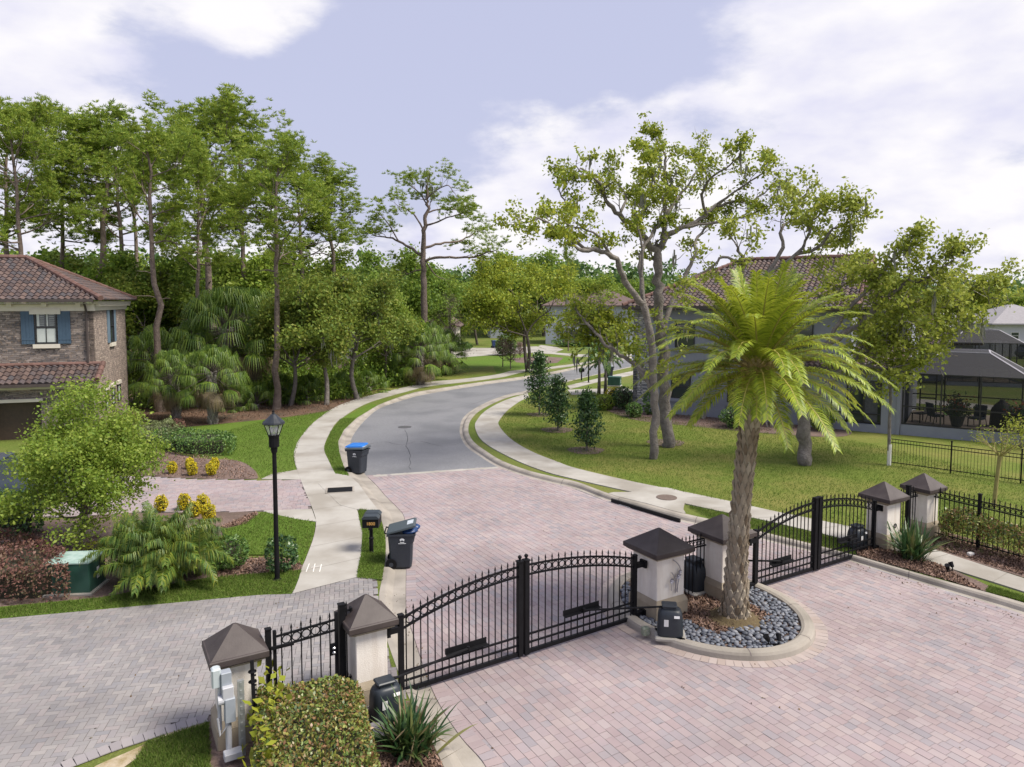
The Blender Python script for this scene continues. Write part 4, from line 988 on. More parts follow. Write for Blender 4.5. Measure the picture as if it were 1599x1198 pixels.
# ------------------------------------------------------------------ letterboxes
M['amber'] = surf('amber_digits', (0.75,0.42,0.12), rough=0.5)
def letterbox(loc, rz, label, twin=True, num=True):
    t = thing('letterbox', loc, label, 'mailbox', None, rz)
    m = MB(); m.lathe([(0.075,0),(0.075,0.04),(0.058,0.06),(0.058,0.40),(0.072,0.41),(0.072,0.44),(0.05,0.46),(0.05,0.70)], n=8); m.box((0,0.10 if twin else 0,0.72),(0.10,0.5,0.05)); m.build('post', M['black'], t)
    for k in range(2 if twin else 1):
        y = 0.0 + 0.34*k
        m = MB(); m.box((0,y,0.865), (0.44,0.27,0.24)); b = m.build('box', M['black'], t)
        m = MB(); r = [(-0.23,0),(-0.225,0.02),(-0.16,0.075),(0.16,0.075),(0.225,0.02),(0.23,0)]
        vs = [(0.235*s,y-0.15,0.985+q) for s, q in ((-1,0),(-1,.02),(-.72,.085),(.72,.085),(1,.02),(1,0))] + [(0.235*s,y+0.15,0.985+q) for s, q in ((-1,0),(-1,.02),(-.72,.085),(.72,.085),(1,.02),(1,0))]
        m.add(vs, [(0,1,2,3,4,5),(11,10,9,8,7,6)] + [(i,6+i,6+(i+1)%6,(i+1)%6) for i in range(6)]); m.build('lid', surf('letterbox_lid', (0.030,0.040,0.050), rough=0.4), b)
        if num and k == 0: text_mesh('1800', 0.12, M['amber'], b, 'house_number', Matrix.Translation((0.01,y-0.137,0.86)) @ Matrix.Rotation(math.pi/2,4,'X'))
    return t
letterbox(A(580,864,0), 0.05, 'twin black letterboxes with an amber house number on one post in the grass strip')
letterbox(A(908,594,0), 0.1, 'small black letterbox on a post left of the far lamp', False, False)
letterbox(A(962,560,0), 0.3, 'distant black letterbox across the street beside the stone corner', True, False)

# ------------------------------------------------------------------ wheeled bins
M['bin'] = surf('bin_grey', (0.024,0.029,0.040), (0.034,0.040,0.052), 3, 0.5, 0.1, 60, spec=0.4)
M['binlid'] = surf('bin_lid', (0.045,0.062,0.072), (0.058,0.076,0.088), 3, 0.45)
M['bag'] = surf('blue_bag', (0.010,0.030,0.10), (0.02,0.06,0.18), 5, 0.35, 0.6, 14)
M['bluelid'] = surf('blue_lid', (0.02,0.13,0.46), (0.03,0.19,0.60), 5, 0.4, 0.3, 9)
M['print'] = surf('white_print', (0.70,0.72,0.74), rough=0.6)
def wheeled_bin(loc, rz, label, lid_open, bag, lidmat, print_=True, bodymat=None, sc=1.0):
    """local: hinge and wheels at -x, front at +x, printed side at -y"""
    bm_ = bodymat or M['bin']
    t = thing('wheeled_bin', loc, label, 'bin', 'wheeled bins at the kerb', rz, sc)
    m = MB(); rings = []
    for z, x0, x1, y in ((0.03,-0.28,0.25,0.25),(0.06,-0.30,0.27,0.27),(0.70,-0.335,0.30,0.315),(0.76,-0.34,0.345,0.32),(0.97,-0.355,0.37,0.335)):
        q = 0.05; rings.append([(x0+q,-y,z),(x1-q,-y,z),(x1,-y+q,z),(x1,y-q,z),(x1-q,y,z),(x0+q,y,z),(x0,y-q,z),(x0,-y+q,z)])
    vs = [p for r in rings for p in r]; fs = [(i*8+k, i*8+(k+1)%8, (i+1)*8+(k+1)%8, (i+1)*8+k) for i in range(4) for k in range(8)] + [tuple(range(7,-1,-1))]
    m.add(vs, fs); m.box((0.0,-0.343,0.955),(0.76,0.02,0.05)); m.box((0.0,0.343,0.955),(0.76,0.02,0.05)); m.box((0.378,0,0.955),(0.02,0.70,0.05)); m.box((-0.362,0,0.955),(0.02,0.70,0.05))
    m.box((0,0,0.90),(0.66,0.6,0.02)); m.build('body', bm_, t)
    for s in (-1, 1):
        m = MB(); m.tube([(-0.27,s*0.25,0.15),(-0.27,s*0.325,0.15)], 0.15, 20); w = m.build('wheel', M['black'], t)
        MB().tube([(-0.27,s*0.325,0.15),(-0.27,s*0.335,0.15)], 0.06, 12).build('hub', M['bin'], w)
    m = MB(); m.tube([(-0.36,-0.28,0.98),(-0.44,-0.25,1.0),(-0.44,0.25,1.0),(-0.36,0.28,0.98)], 0.018, 8); m.build('handle', M['black'], t)
    lid = MB(); Rm = Matrix.Rotation(-lid_open, 3, 'Y'); hx = Vector((-0.37,0,0.985)); vs = []
    for z, k in ((0.0,1.0),(0.045,1.0),(0.075,0.90)):
        for x, y in ((0.0,-0.36),(0.78,-0.36),(0.78,0.36),(0.0,0.36)):
            vs.append(hx + Rm @ Vector((0.39+(x-0.39)*k, y*k, z)))
    lid.add(vs, [(3,2,1,0),(8,9,10,11)] + [(i*4+j, i*4+(j+1)%4, (i+1)*4+(j+1)%4, (i+1)*4+j) for i in range(2) for j in range(4)])
    lo = lid.build('lid', lidmat, t)
    m = MB(); m.box(hx + Rm @ Vector((0.64,0,0.079)), (0.17,0.34,0.004), M=Rm); m.build('sticker', surf('lid_sticker', (0.30,0.36,0.40), (0.62,0.66,0.70), 14, 0.5), lo)
    if bag:
        m = MB(); m.ball((0.22,-0.02,0.99), 0.20, 12, 9, (1.15,1.45,0.52)); m.ball((0.36,0.14,1.02), 0.13, 10, 7, (1.0,1.2,0.7)); o = m.build('rubbish_bag', M['bag'], t, smooth=True)
        rb = random.Random(3)
        for v in o.data.vertices: v.co += Vector((rb.uniform(-1,1),rb.uniform(-1,1),rb.uniform(-1,1)))*0.022
    if print_:
        m = MB(); yb = -0.338
        for k, a in enumerate((-0.9,-0.45,0,0.45,0.9)):
            c = Vector((0.03+0.06*math.sin(a), yb+0.010, 0.80+0.05*math.cos(a))); w = 0.016
            m.add([c+Vector((-w,-.010,0)), c+Vector((0,-.010,-0.05)), c+Vector((w,-.010,0)), c+Vector((0,-.012,0.035))], [(0,1,2,3)])
        m.box((0.03,yb,0.755),(0.11,0.008,0.014)); m.box((0.03,yb+0.002,0.728),(0.20,0.008,0.010)); m.build('crest_print', M['print'], t)
    return t
bl = A(628,884,ROADZ); bl.z = ROADZ+0.01
wheeled_bin(bl, 0.08, 'dark grey wheeled bin propped half open by blue rubbish bags, beside the letterboxes', 0.24, True, M['binlid'], sc=0.97)
bl = A(559,739,ROADZ); bl.z = ROADZ+0.02
t = wheeled_bin(bl, -0.28, 'dark grey wheeled bin topped with a bright blue lid, where the asphalt ends', 0.06, False, M['binlid'])
m = MB(); vs = []
for x, y, z in ((-0.42,-0.30,1.07),(0.30,-0.20,1.10),(0.30,0.36,1.14),(-0.42,0.36,1.10)): vs += [Vector((x,y,z)), Vector((x*0.92,y*0.9,z+0.055))]
m.add(vs, [(0,2,4,6),(1,7,5,3),(0,1,3,2),(2,3,5,4),(4,5,7,6),(6,7,1,0)]); m.build('blue_cover', M['bluelid'], t)
wheeled_bin(A(772,543.5,0), 0.3, 'navy blue wheeled bin across the far pond, left one of two', 0, False, M['bag'], False, M['bag'], 1.05)
wheeled_bin(A(783,543.5,0), 0.5, 'dusty blue wheeled bin across the far pond, right one of two', 0, False, M['binlid'], False, surf('bin_blue', (0.09,0.13,0.22), (0.12,0.16,0.26), 3, 0.5), 1.05)
wheeled_bin(A(951,590,0.0), 0.1, 'dark wheeled bin beside the far garden palms, above the green utility box', 0, False, M['binlid'], False)

# ------------------------------------------------------------------ green utility boxes
ug = surf('utility_green', (0.012,0.058,0.040), (0.020,0.080,0.055), 3, 0.55, c3=(0.03,0.085,0.065), scale3=2)
ut = surf('chalky_green', (0.22,0.33,0.29), (0.36,0.45,0.42), 6, 0.8, c3=(0.16,0.27,0.22), scale3=2)
def utility_box(loc, rz, w, d, h, label, chalk=True):
    t = thing('utility_box', loc, label, 'utility box', None, rz)
    MB().bbox((0,0,0.04), (w+.12,d+.12,0.08), 0.02).build('pad', M['concrete'], t)
    MB().bbox((0,0,h/2+0.02), (w,d,h-0.04), 0.015).build('cabinet', ug, t)
    m = MB(); m.bbox((0,0,h+0.01), (w+.03,d+.03,0.04), 0.015); m.build('lid', ut if chalk else ug, t)
    MB().box((w/2+0.003,0.02,h*0.62),(0.006,0.11,0.13)).build('sticker', M['print'], t); MB().box((w/2+0.003,0.02,h*0.42),(0.006,0.11,0.10)).build('sticker', M['print'], t)
    return t
c = A(120,921,0); c.z = 0
utility_box(c, 0.09, 0.98, 0.80, 0.78, 'green utility box with a chalky faded top, between red shrubs and the palm clump')
utility_box(A(959.5,603,0), -0.3, 1.0, 0.8, 0.75, 'small dark green utility box in front of the far garden palms', False)
# ------------------------------------------------------------------ houses
TILES_L = [(0.053,0.043,0.044),(0.096,0.066,0.059),(0.130,0.092,0.081),(0.087,0.069,0.070),(0.062,0.058,0.064),(0.112,0.076,0.064),(0.071,0.053,0.052)]
M['tile'] = ramp_island('barrel_tile', TILES_L, 0.75, noise=(1.2,0.3))
M['ridge'] = ramp_island('ridge_tile', [(0.133,0.073,0.059),(0.168,0.098,0.083),(0.112,0.066,0.056)], 0.75)
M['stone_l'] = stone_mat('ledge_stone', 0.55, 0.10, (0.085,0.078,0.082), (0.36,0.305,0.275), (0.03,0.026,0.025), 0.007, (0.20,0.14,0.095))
M['stone_side'] = stone_mat('ledge_stone_sunlit', 0.26, 0.11, (0.17,0.135,0.125), (0.48,0.39,0.33), (0.10,0.085,0.08), 0.007, (0.36,0.27,0.22))  # same ledge stone, with sunlight on the side wall painted in as paler colours
M['stone_r'] = stone_mat('grey_ledge_stone', 0.42, 0.11, (0.12,0.13,0.16), (0.56,0.54,0.52), (0.06,0.06,0.065), 0.010)
M['cream'] = surf('cream_trim', (0.60,0.56,0.48), (0.66,0.62,0.54), 4, 0.8)
M['gutter'] = surf('brown_gutter', (0.055,0.042,0.040), (0.07,0.055,0.052), 6, 0.5)
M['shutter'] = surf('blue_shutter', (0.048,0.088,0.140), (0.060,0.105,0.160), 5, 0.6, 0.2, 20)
M['pane'] = glass_mat('window_pane', (0.035,0.045,0.05), 0.06)
M['blind'] = surf('window_blind', (0.50,0.54,0.52), (0.58,0.62,0.60), 4, 0.4)
M['frame_dark'] = surf('dark_frame', (0.02,0.02,0.022), rough=0.5)
M['grey_wall'] = surf('grey_stucco', (0.245,0.262,0.318), (0.275,0.292,0.35), 5, 0.9, 0.2, 50, c3=(0.225,0.24,0.295), scale3=0.5)
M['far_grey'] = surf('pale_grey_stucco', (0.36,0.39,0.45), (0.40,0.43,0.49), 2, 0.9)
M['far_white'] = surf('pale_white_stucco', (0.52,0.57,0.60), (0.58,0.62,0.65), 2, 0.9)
M['far_roof'] = surf('brown_shingle', (0.095,0.066,0.058), (0.14,0.10,0.088), 3, 0.85, 0.3, 10)
M['grey_roof'] = surf('grey_shingle', (0.22,0.21,0.22), (0.28,0.27,0.28), 3, 0.85, 0.3, 10)
def tiles(mb, o, eu, ev, poly, pu=0.28, pv=0.36):
    """barrel tiles over a roof plane: o = corner, eu along the eave, ev up the slope, poly in (u,v)"""
    o = Vector(o); eu = Vector(eu).normalized(); ev = Vector(ev).normalized(); n = eu.cross(ev)
    us = [p[0] for p in poly]; vs_ = [p[1] for p in poly]
    C = np.array([(u+pu/2, v+pv/2) for v in np.arange(min(vs_), max(vs_), pv) for u in np.arange(min(us), max(us), pu)])
    ins = inside(C, poly)
    prof = [(-0.5,0.0),(-0.36,0.035),(-0.16,0.082),(0.02,0.09),(0.20,0.06),(0.36,0.015),(0.5,0.0)]
    for (u,v), k in zip(C, ins):
        if not k: continue
        P = []
        for dv, lift in ((-pv/2-0.03, 0.045), (pv/2, 0.0)):
            for q, h in prof: P.append(o + eu*(u+q*pu) + ev*(v+dv) + n*(h+lift))
        m = len(prof); f = [(i, i+1, m+i+1, m+i) for i in range(m-1)]
        # front lip of each tile
        base = [o + eu*(u+q*pu) + ev*(v-pv/2-0.03) + n*(h*0.2) for q, h in prof]
        P += base; f += [(2*m+i, 2*m+i+1, i+1, i) for i in range(m-1)]
        mb.add(P, f)
def ridge(mb, a, b, r=0.13, step=0.38):
    a = Vector(a); b = Vector(b); L = (b-a).length; n = max(1, int(L/step)); d = (b-a)/n
    for i in range(n): mb.tube([a+d*i, a+d*(i+1.05)], [r*1.12, r*0.95], 8)
def win(parent, x, z, w, h, y=0.0, sill=True, mull=(1,1), pane='pane', frame='frame_dark', axis='x', out=-1, head=False, blind=False):
    """window lying in the plane axis/z of its house at depth y; out = outward direction sign along the other axis"""
    def bx(m, u, zz, su, sz, dep, thick):
        c = (u, y+out*dep, zz) if axis == 'x' else (y+out*dep, u, zz); s = (su, thick, sz) if axis == 'x' else (thick, su, sz); m.box(c, s)
    m = MB(); t = 0.06
    bx(m, x, z+h/2-t/2, w, t, 0.03, 0.07); bx(m, x, z-h/2+t/2, w, t, 0.03, 0.07)
    for s in (-1,1): bx(m, x+s*(w/2-t/2), z, t, h-2*t, 0.03, 0.07)
    o = m.build('window', M[frame], parent)
    m = MB()
    for i in range(1, mull[0]+1-0):
        if i < mull[0]: bx(m, x-w/2+w*i/mull[0], z, 0.03, h-2*t, 0.03, 0.04)
    for i in range(1, mull[1]): bx(m, x, z-h/2+h*i/mull[1], w-2*t, 0.05, 0.035, 0.045)
    if m.v: m.build('glazing_bar', M[frame], o)
    m = MB(); bx(m, x, z, w-2*t, h-2*t, 0.005, 0.012); m.build('pane', M[pane], o)
    if blind:
        m = MB()
        bx(m, x, z-h*0.24, w*0.86, h*0.40, 0.013, 0.008); bx(m, x-w*0.36, z+h*0.24, w*0.12, h*0.42, 0.013, 0.008); bx(m, x+w*0.03, z+h*0.24, w*0.12, h*0.42, 0.013, 0.008)
        for k in range(7): bx(m, x-w*0.18, z+h*(0.06+0.06*k), w*0.20, 0.018, 0.013, 0.008); bx(m, x+w*0.26, z+h*(0.06+0.06*k), w*0.24, 0.018, 0.013, 0.008)
        m.build('blind', M['blind'], o)
    if sill: m = MB(); bx(m, x, z-h/2-0.10, w+0.22, 0.20, 0.04, 0.16); m.build('sill', M['cream'] if sill is True else M[sill], o)
    if head: m = MB(); bx(m, x, z+h/2+0.11, w+0.16, 0.20, 0.04, 0.12); m.build('head', M['cream'], o)
    return o
def wall_obj(parent, a, b, z0, z1, mat, th=0.2, name='wall'):
    """wall whose outer face runs from a to b (house coordinates); its own x axis lies along it"""
    a = Vector((a[0],a[1],0)); b = Vector((b[0],b[1],0)); d = b-a; L = d.length; o = MB()
    o.box((L/2, th/2, (z0+z1)/2), (L, th, z1-z0))
    return o.build(name, mat, parent, loc=a, rz=math.atan2(d.y,d.x))
def hip_planes(x0, x1, y0, y1, z, slope, left='hip', right='hip'):
    """eave rectangle -> list of (origin, eu, ev, uv polygon) and ridge/hip lines"""
    h = (y1-y0)/2; rise = h*slope; sl = math.sqrt(h*h+rise*rise); W = x1-x0; D = y1-y0
    l = h if left == 'hip' else 0; r = h if right == 'hip' else 0; c = h/sl; s = rise/sl
    pl = [((x0,y0,z),(1,0,0),(0,c,s),[(0,0),(W,0),(W-r,sl),(l,sl)]), ((x1,y1,z),(-1,0,0),(0,-c,s),[(0,0),(W,0),(W-l,sl),(r,sl)])]
    A0 = (x0+l,y0+h,z+rise); B0 = (x1-r,y0+h,z+rise); lines = [(A0,B0)]
    if l: pl.append(((x0,y1,z),(0,-1,0),(c,0,s),[(0,0),(D,0),(h,sl)])); lines += [((x0,y0,z),A0),((x0,y1,z),A0)]
    if r: pl.append(((x1,y0,z),(0,1,0),(-c,0,s),[(0,0),(D,0),(h,sl)])); lines += [((x1,y0,z),B0),((x1,y1,z),B0)]
    return pl, lines
def tile_roof(parent, x0, x1, y0, y1, z, slope, left='hip', right='hip', front_only=False):
    pl, lines = hip_planes(x0,x1,y0,y1,z,slope,left,right); m = MB(); mb = MB()
    for o, eu, ev, poly in pl:
        o = Vector(o); eu = Vector(eu); ev = Vector(ev)
        mb.add([o+eu*u+ev*v for u,v in poly], [tuple(range(len(poly)))])
        tiles(m, o, eu, ev, poly)
    mb.build('roof_deck', M['gutter'], parent); r = m.build('roof', M['tile'], parent)
    k = MB()
    for a, b in lines: ridge(k, Vector(a)+Vector((0,0,.10)), Vector(b)+Vector((0,0,.10)))
    k.build('ridge', M['ridge'], r); return r
# ---- left house
hl = thing('stone_house', A(145, 650, 0)*1.0, 'stone clad house with brown tile roofs and blue shutters, at the left edge', 'house', None, math.radians(17.8))
hl.location = (-21.5, 36.5, 0)
W, D, TOP = 13.0, 7.9, 6.72
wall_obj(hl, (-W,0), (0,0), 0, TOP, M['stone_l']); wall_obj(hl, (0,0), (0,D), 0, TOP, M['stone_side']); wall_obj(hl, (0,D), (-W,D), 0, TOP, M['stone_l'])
m = MB(); m.box((-W/2+.05,-0.03,TOP-0.16), (W+0.1,0.10,0.34)); m.box((0.03,D/2,TOP-0.14),(0.10,D+0.1,0.36)); m.box((0.14,D/2,TOP+0.10),(0.32,D+0.3,0.14))
for i in range(26): m.box((0.22,0.15+i*0.30,TOP-0.02),(0.20,0.12,0.14))
for i in range(8): m.box((-0.6-i*1.5,-0.14,TOP-0.02),(0.22,0.26,0.16))
m.box((-2.10,-0.07,TOP-0.36),(1.35,0.14,0.26)); m.build('frieze', M['cream'], hl)
m = MB(); m.box((-W/2,-0.25,TOP+0.075), (W+0.2,0.5,0.05)); m.build('soffit', M['cream'], hl)
m = MB(); m.box((-W/2+0.02,-0.58,TOP+0.20), (W+0.30,0.14,0.15)); m.tube([(-0.28,-0.52,TOP+0.15),(-0.28,-0.2,TOP-0.15),(-0.28,-0.09,TOP-0.4),(-0.28,-0.09,3.75)],0.055,6); m.build('gutter', M['gutter'], hl)
tile_roof(hl, -W-0.5, 0.50, -0.52, D+0.5, TOP+0.22, 0.50)
win(hl, -2.10, 5.58, 0.96, 1.72, 0.0, True, (2,2), 'pane', blind=True)
for s in (-1,1):
    m = MB(); x = -2.10+s*0.80; m.box((x,-0.035,5.60),(0.56,0.05,1.74))
    for k in (-1,0,1): m.box((x+k*0.14,-0.063,5.60),(0.115,0.012,1.72))
    for z in (4.98,6.22): m.box((x,-0.072,z),(0.54,0.02,0.10))
    m.build('shutter', M['shutter'], hl)
win(hl, 3.95, 5.50, 0.9, 1.9, 0.0, True, (1,2), 'pane', axis='y', out=1, head=True)
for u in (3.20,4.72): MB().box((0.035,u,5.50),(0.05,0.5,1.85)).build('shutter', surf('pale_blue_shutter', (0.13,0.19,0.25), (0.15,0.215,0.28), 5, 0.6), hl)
for u in (2.2,3.7,5.2): win(hl, u, 1.55, 0.75, 1.0, 0.0, False, (1,2), 'blind', axis='y', out=1, head=True)
# porch with the lower tiled roof
wall_obj(hl, (-W,-1.0), (-4.7,-1.0), 0, 2.72, M['stone_l']); wall_obj(hl, (-2.2,-1.0), (0,-1.0), 0, 2.72, M['stone_l']); wall_obj(hl, (0,-1.0), (0,0), 0, 2.72, M['stone_l']); wall_obj(hl, (-4.7,-1.0), (-2.2,-1.0), 2.10, 2.72, M['stone_l'])
m = MB(); m.box((-3.45,-1.03,2.02),(2.7,0.14,0.16)); m.box((-W/2,-1.03,2.66),(W,0.08,0.2)); m.box((-4.6,-1.02,1.0),(0.2,0.1,1.9)); m.build('porch_trim', M['cream'], hl)
m = MB(); m.box((-3.45,-0.3,1.05),(2.5,0.1,2.1)); m.build('porch_door', surf('brown_door', (0.05,0.032,0.025), (0.08,0.05,0.035), 6, 0.5), hl)
m = MB(); sl = math.sqrt(1.45**2+0.75**2); e = (-W-0.4,-1.42,2.86); q = MB()
poly = [(0,0),(W+0.75,0),(W+0.75,sl),(0,sl)]; ev = Vector((0,1.45,0.75))
q.add([Vector(e)+Vector((u,0,0))+ev.normalized()*v for u,v in poly], [(0,1,2,3)]); q.build('roof_deck', M['gutter'], hl)
tiles(m, e, (1,0,0), ev, poly); r = m.build('porch_roof', M['tile'], hl); k = MB(); ridge(k, Vector(e)+Vector((W+0.78,0,0.10)), Vector(e)+Vector((W+0.78,1.45,0.85))); ridge(k, Vector(e)+Vector((0,1.40,0.83)), Vector(e)+Vector((W+.7,1.40,0.83)),0.10); k.build('ridge', M['ridge'], r)
m = MB(); m.box((-W/2+0.1,-1.50,2.78),(W+0.6,0.13,0.14)); m.tube([(0.1,-1.45,2.75),(0.06,-1.1,2.5),(0.06,-1.05,0)],0.05,6); m.build('porch_gutter', M['gutter'], hl)

# ---- right house
hr = thing('grey_house', (7.7, 44.4, 0), 'grey two storey house with a stone corner and tiled roof, behind the date palm', 'house', None, math.radians(-32.7))
W, D, TOP = 12.3, 10.4, 6.35
wall_obj(hr, (0.75,0), (W,0), 0, TOP, M['grey_wall']); wall_obj(hr, (0,D), (0,0), 0, TOP, M['grey_wall']); wall_obj(hr, (W,0), (W,D), 0, TOP, M['grey_wall']); wall_obj(hr, (W,D), (0,D), 0, TOP, M['grey_wall'])
wall_obj(hr, (-0.08,-0.08), (0.95,-0.08), 0, 3.3, M['stone_r'], 0.3, 'stone_pier'); wall_obj(hr, (-0.04,-0.04), (0.92,-0.04), 3.5, TOP, M['stone_r'], 0.3, 'stone_pier')
wall_obj(hr, (-0.08,0.9), (-0.08,-0.08), 0, TOP, M['stone_r'], 0.3, 'stone_pier')
m = MB(); m.box((0.43,0.05,3.4),(1.15,0.42,0.2)); m.build('stone_band', M['far_grey'], hr)
m = MB(); m.box((W/2,-0.3,TOP+0.03),(W+1.0,0.62,0.06)); m.box((W/2,-0.62,TOP+0.16),(W+1.1,0.1,0.2)); m.box((-0.3,D/2,TOP+0.03),(0.62,D+1.2,0.06)); m.box((-0.62,D/2,TOP+0.16),(0.1,D+1.2,0.2)); m.build('fascia', M['gutter'], hr)
tile_roof(hr, -0.6, W+0.35, -0.6, D+0.6, TOP+0.20, 0.50, 'hip', 'gable')
m = MB(); h = (D+1.2)/2; rs = h*0.5
m.add([(W,0,TOP),(W,D,TOP),(W,D/2,TOP+0.5*D/2+0.3),(W-.2,0,TOP),(W-.2,D,TOP),(W-.2,D/2,TOP+0.5*D/2+0.3)], [(0,1,2),(5,4,3),(0,3,4,1),(1,4,5,2),(2,5,3,0)]); m.build('gable', M['grey_wall'], hr)
k = MB(); a = Vector((W+0.35,-0.6,TOP+0.3)); b = Vector((W+0.35,D/2,TOP+0.3+rs)); c = Vector((W+0.35,D+0.6,TOP+0.3)); ridge(k,a,b); ridge(k,c,b); k.build('verge', M['ridge'], hr)
m = MB(); m.bar(a+Vector((-.05,0,-.28)), b+Vector((-.05,0,-.28)),0.14); m.bar(c+Vector((-.05,0,-.28)), b+Vector((-.05,0,-.28)),0.14); m.build('bargeboard', M['gutter'], hr)
for x, z, w, h in ((3.2,4.9,1.2,1.6),(6.6,4.9,1.2,1.6),(9.8,4.9,1.2,1.6),(3.0,1.75,1.2,1.5),(6.4,1.75,1.2,1.5)): win(hr, x, z, w, h, 0.0, 'grey_wall', (1,2))
win(hr, 9.6, 1.85, 0.9, 1.2, 0.0, 'grey_wall', (1,1))
# rear wing and garden wing
wall_obj(hr, (W,3.0), (W+2.6,3.0), 0, TOP, M['grey_wall']); wall_obj(hr, (W+2.6,3.0), (W+2.6,D), 0, TOP, M['grey_wall'])
m = MB(); m.box((W+2.52,2.98,TOP/2+1.6),(0.22,0.1,3.0)); m.build('corner_board', M['white'], hr)
tile_roof(hr, W-3, W+3.1, 2.4, D+0.6, TOP+0.12, 0.5, 'gable', 'hip')
gx0, gx1, gy = 10.6, 14.72, -0.25
wall_obj(hr, (gx0-0.6,gy), (11.4,gy), 0, 3.35, M['grey_wall']); wall_obj(hr, (13.85,gy), (14.55,gy), 0, 3.35, M['grey_wall'], 0.35, 'column'); wall_obj(hr, (11.4,gy), (13.85,gy), 0, 0.42, M['grey_wall']); wall_obj(hr, (11.4,gy), (13.85,gy), 2.75, 3.35, M['grey_wall']); wall_obj(hr, (gx1,gy), (gx1,3.0), 0, 3.35, M['grey_wall'])
m = MB(); m.box((12.62,gy+0.30,1.6),(2.45,0.04,2.4)); m.build('patio_glass', M['pane'], hr)
m = MB(); 
for x in (11.43,12.2,13.0,13.82): m.box((x,gy+0.2,1.6),(0.07,0.07,2.35))
m.box((12.62,gy+0.2,0.5),(2.45,0.07,0.08)); m.box((12.62,gy+0.2,0.95),(2.45,0.05,0.05)); m.build('patio_frame', M['frame_dark'], hr)
m = MB(); m.box((13.35,gy+0.24,1.6),(0.62,0.02,2.2)); m.build('curtain', surf('dark_curtain', (0.06,0.065,0.075), (0.10,0.105,0.115), 9, 0.9), hr)
m = MB(); q = MB(); e = Vector((gx0-0.6,gy-0.55,3.42)); ev = Vector((0,3.6,1.25)); sl = ev.length; poly = [(0,0),(5.1,0),(5.1-1.0,sl),(0,sl)]
q.add([e+Vector((u,0,0))+ev.normalized()*v for u,v in poly], [(0,1,2,3)]); q.add([e+Vector((5.1,0,0)), e+Vector((5.1,4.4,0)), e+Vector((4.1,3.6,1.25))], [(0,1,2)]); q.build('roof_deck', M['gutter'], hr)
tiles(m, e, (1,0,0), ev, poly); tiles(m, e+Vector((5.1,0,0)), (0,1,0), (-1.0,0,1.25), [(0,0),(4.2,0),(3.6,1.6)]); r = m.build('garden_roof', M['tile'], hr)
k = MB(); ridge(k, e+Vector((5.1,0,.1)), e+Vector((4.1,3.6,1.35))); k.build('ridge', M['ridge'], r)
m = MB(); m.box((gx0+1.9,gy-0.58,3.36),(5.1,0.1,0.18)); m.build('fascia', M['gutter'], hr)
# ---- screened patio
M['screen'] = screen_mat('insect_screen', (0.012,0.013,0.015), 0.58)
M['screen_roof'] = screen_mat('insect_screen_roof', (0.014,0.014,0.018), 0.84)
M['alu'] = surf('pale_aluminium', (0.28,0.27,0.30), (0.34,0.33,0.36), 5, 0.5)
def cage(loc, rz, W, D, H, R, inset, base, posts, label, alu_top=True):
    t = thing('screen_enclosure', loc, label, 'patio enclosure', 'screened patios', rz)
    m = MB(); m.box((W/2,0.1,base/2),(W,0.2,base)); m.box((W-0.1,D/2+0.1,base/2),(0.2,D-0.2,base)); m.build('knee_wall', M['grey_wall'], t)
    m = MB(); m.box((W/2,D/2,base-0.06),(W-0.42,D-0.4,0.10)); m.build('patio_floor', surf('patio_travertine', (0.40,0.32,0.25), (0.48,0.40,0.32), 3, 0.8), t)
    cs = [(0.06,0.06),(W-0.06,0.06),(W-0.06,D-0.06),(0.06,D-0.06)]
    for x in posts:
        for y in (0.06, D-0.06): m = MB(); m.box((x,y,(base+H)/2),(0.07,0.07,H-base)); m.build('post', M['frame_dark'], t)
    for y in np.linspace(0.06, D-0.06, 4)[1:-1]: m = MB(); m.box((W-0.06,y,(base+H)/2),(0.07,0.07,H-base)); m.build('post', M['frame_dark'], t)
    m = MB()
    for z in (base+0.05, base+0.95, H):
        for i in range(4):
            if i == 3: continue
            a, b = cs[i], cs[(i+1)%4]; m.bar((a[0],a[1],z),(b[0],b[1],z),0.06)
    m.build('rail', M['frame_dark'], t)
    tp = [(inset,inset),(W-inset,inset),(W-inset,D-inset),(inset,D-inset)]
    m = MB()
    for i in range(4): m.bar((tp[i][0],tp[i][1],R),(tp[(i+1)%4][0],tp[(i+1)%4][1],R),0.07); m.bar((cs[i][0],cs[i][1],H),(tp[i][0],tp[i][1],R),0.07)
    m.build('roof_frame', M['alu'], t)
    m = MB()
    for i in range(3): a, b = cs[i], cs[i+1]; m.add([(a[0],a[1],base),(b[0],b[1],base),(b[0],b[1],H-.03),(a[0],a[1],H-.03)],[(0,1,2,3)])
    m.build('screen', M['screen'], t)
    m = MB(); vs = [(x,y,H+.03) for x,y in cs]+[(x,y,R+.02) for x,y in tp]; m.add(vs, [(i,(i+1)%4,4+(i+1)%4,4+i) for i in range(4)]+[(4,5,6,7)]); m.build('roof_screen', M['screen_roof'], t)
    return t
cg = cage(world_of(hr,(14.75,-0.15,0)), hr.rotation_euler.z, 5.45, 6.2, 3.20, 4.25, 1.7, 0.55, (0.06,1.75,3.4,5.39), 'black screened patio with furniture inside, at the right end of the grey house')
m = MB(); x0 = 0.35
for x in (0.55,1.35): m.box((x,6.0,1.6),(0.07,0.07,2.1))
for z in (0.62,1.3,2.2,2.65): m.box((0.95,6.0,z),(0.8,0.07,0.07))
m.build('screen_door', M['frame_dark'], cg)
def cpt(x, y, z=0.54): return world_of(cg, (x, y, z))
m = MB(); n = 16
cov = thing('covered_grill', cpt(4.35,2.0), 'black bell shaped cover over a barbecue in the screened patio', 'grill', None, 0)
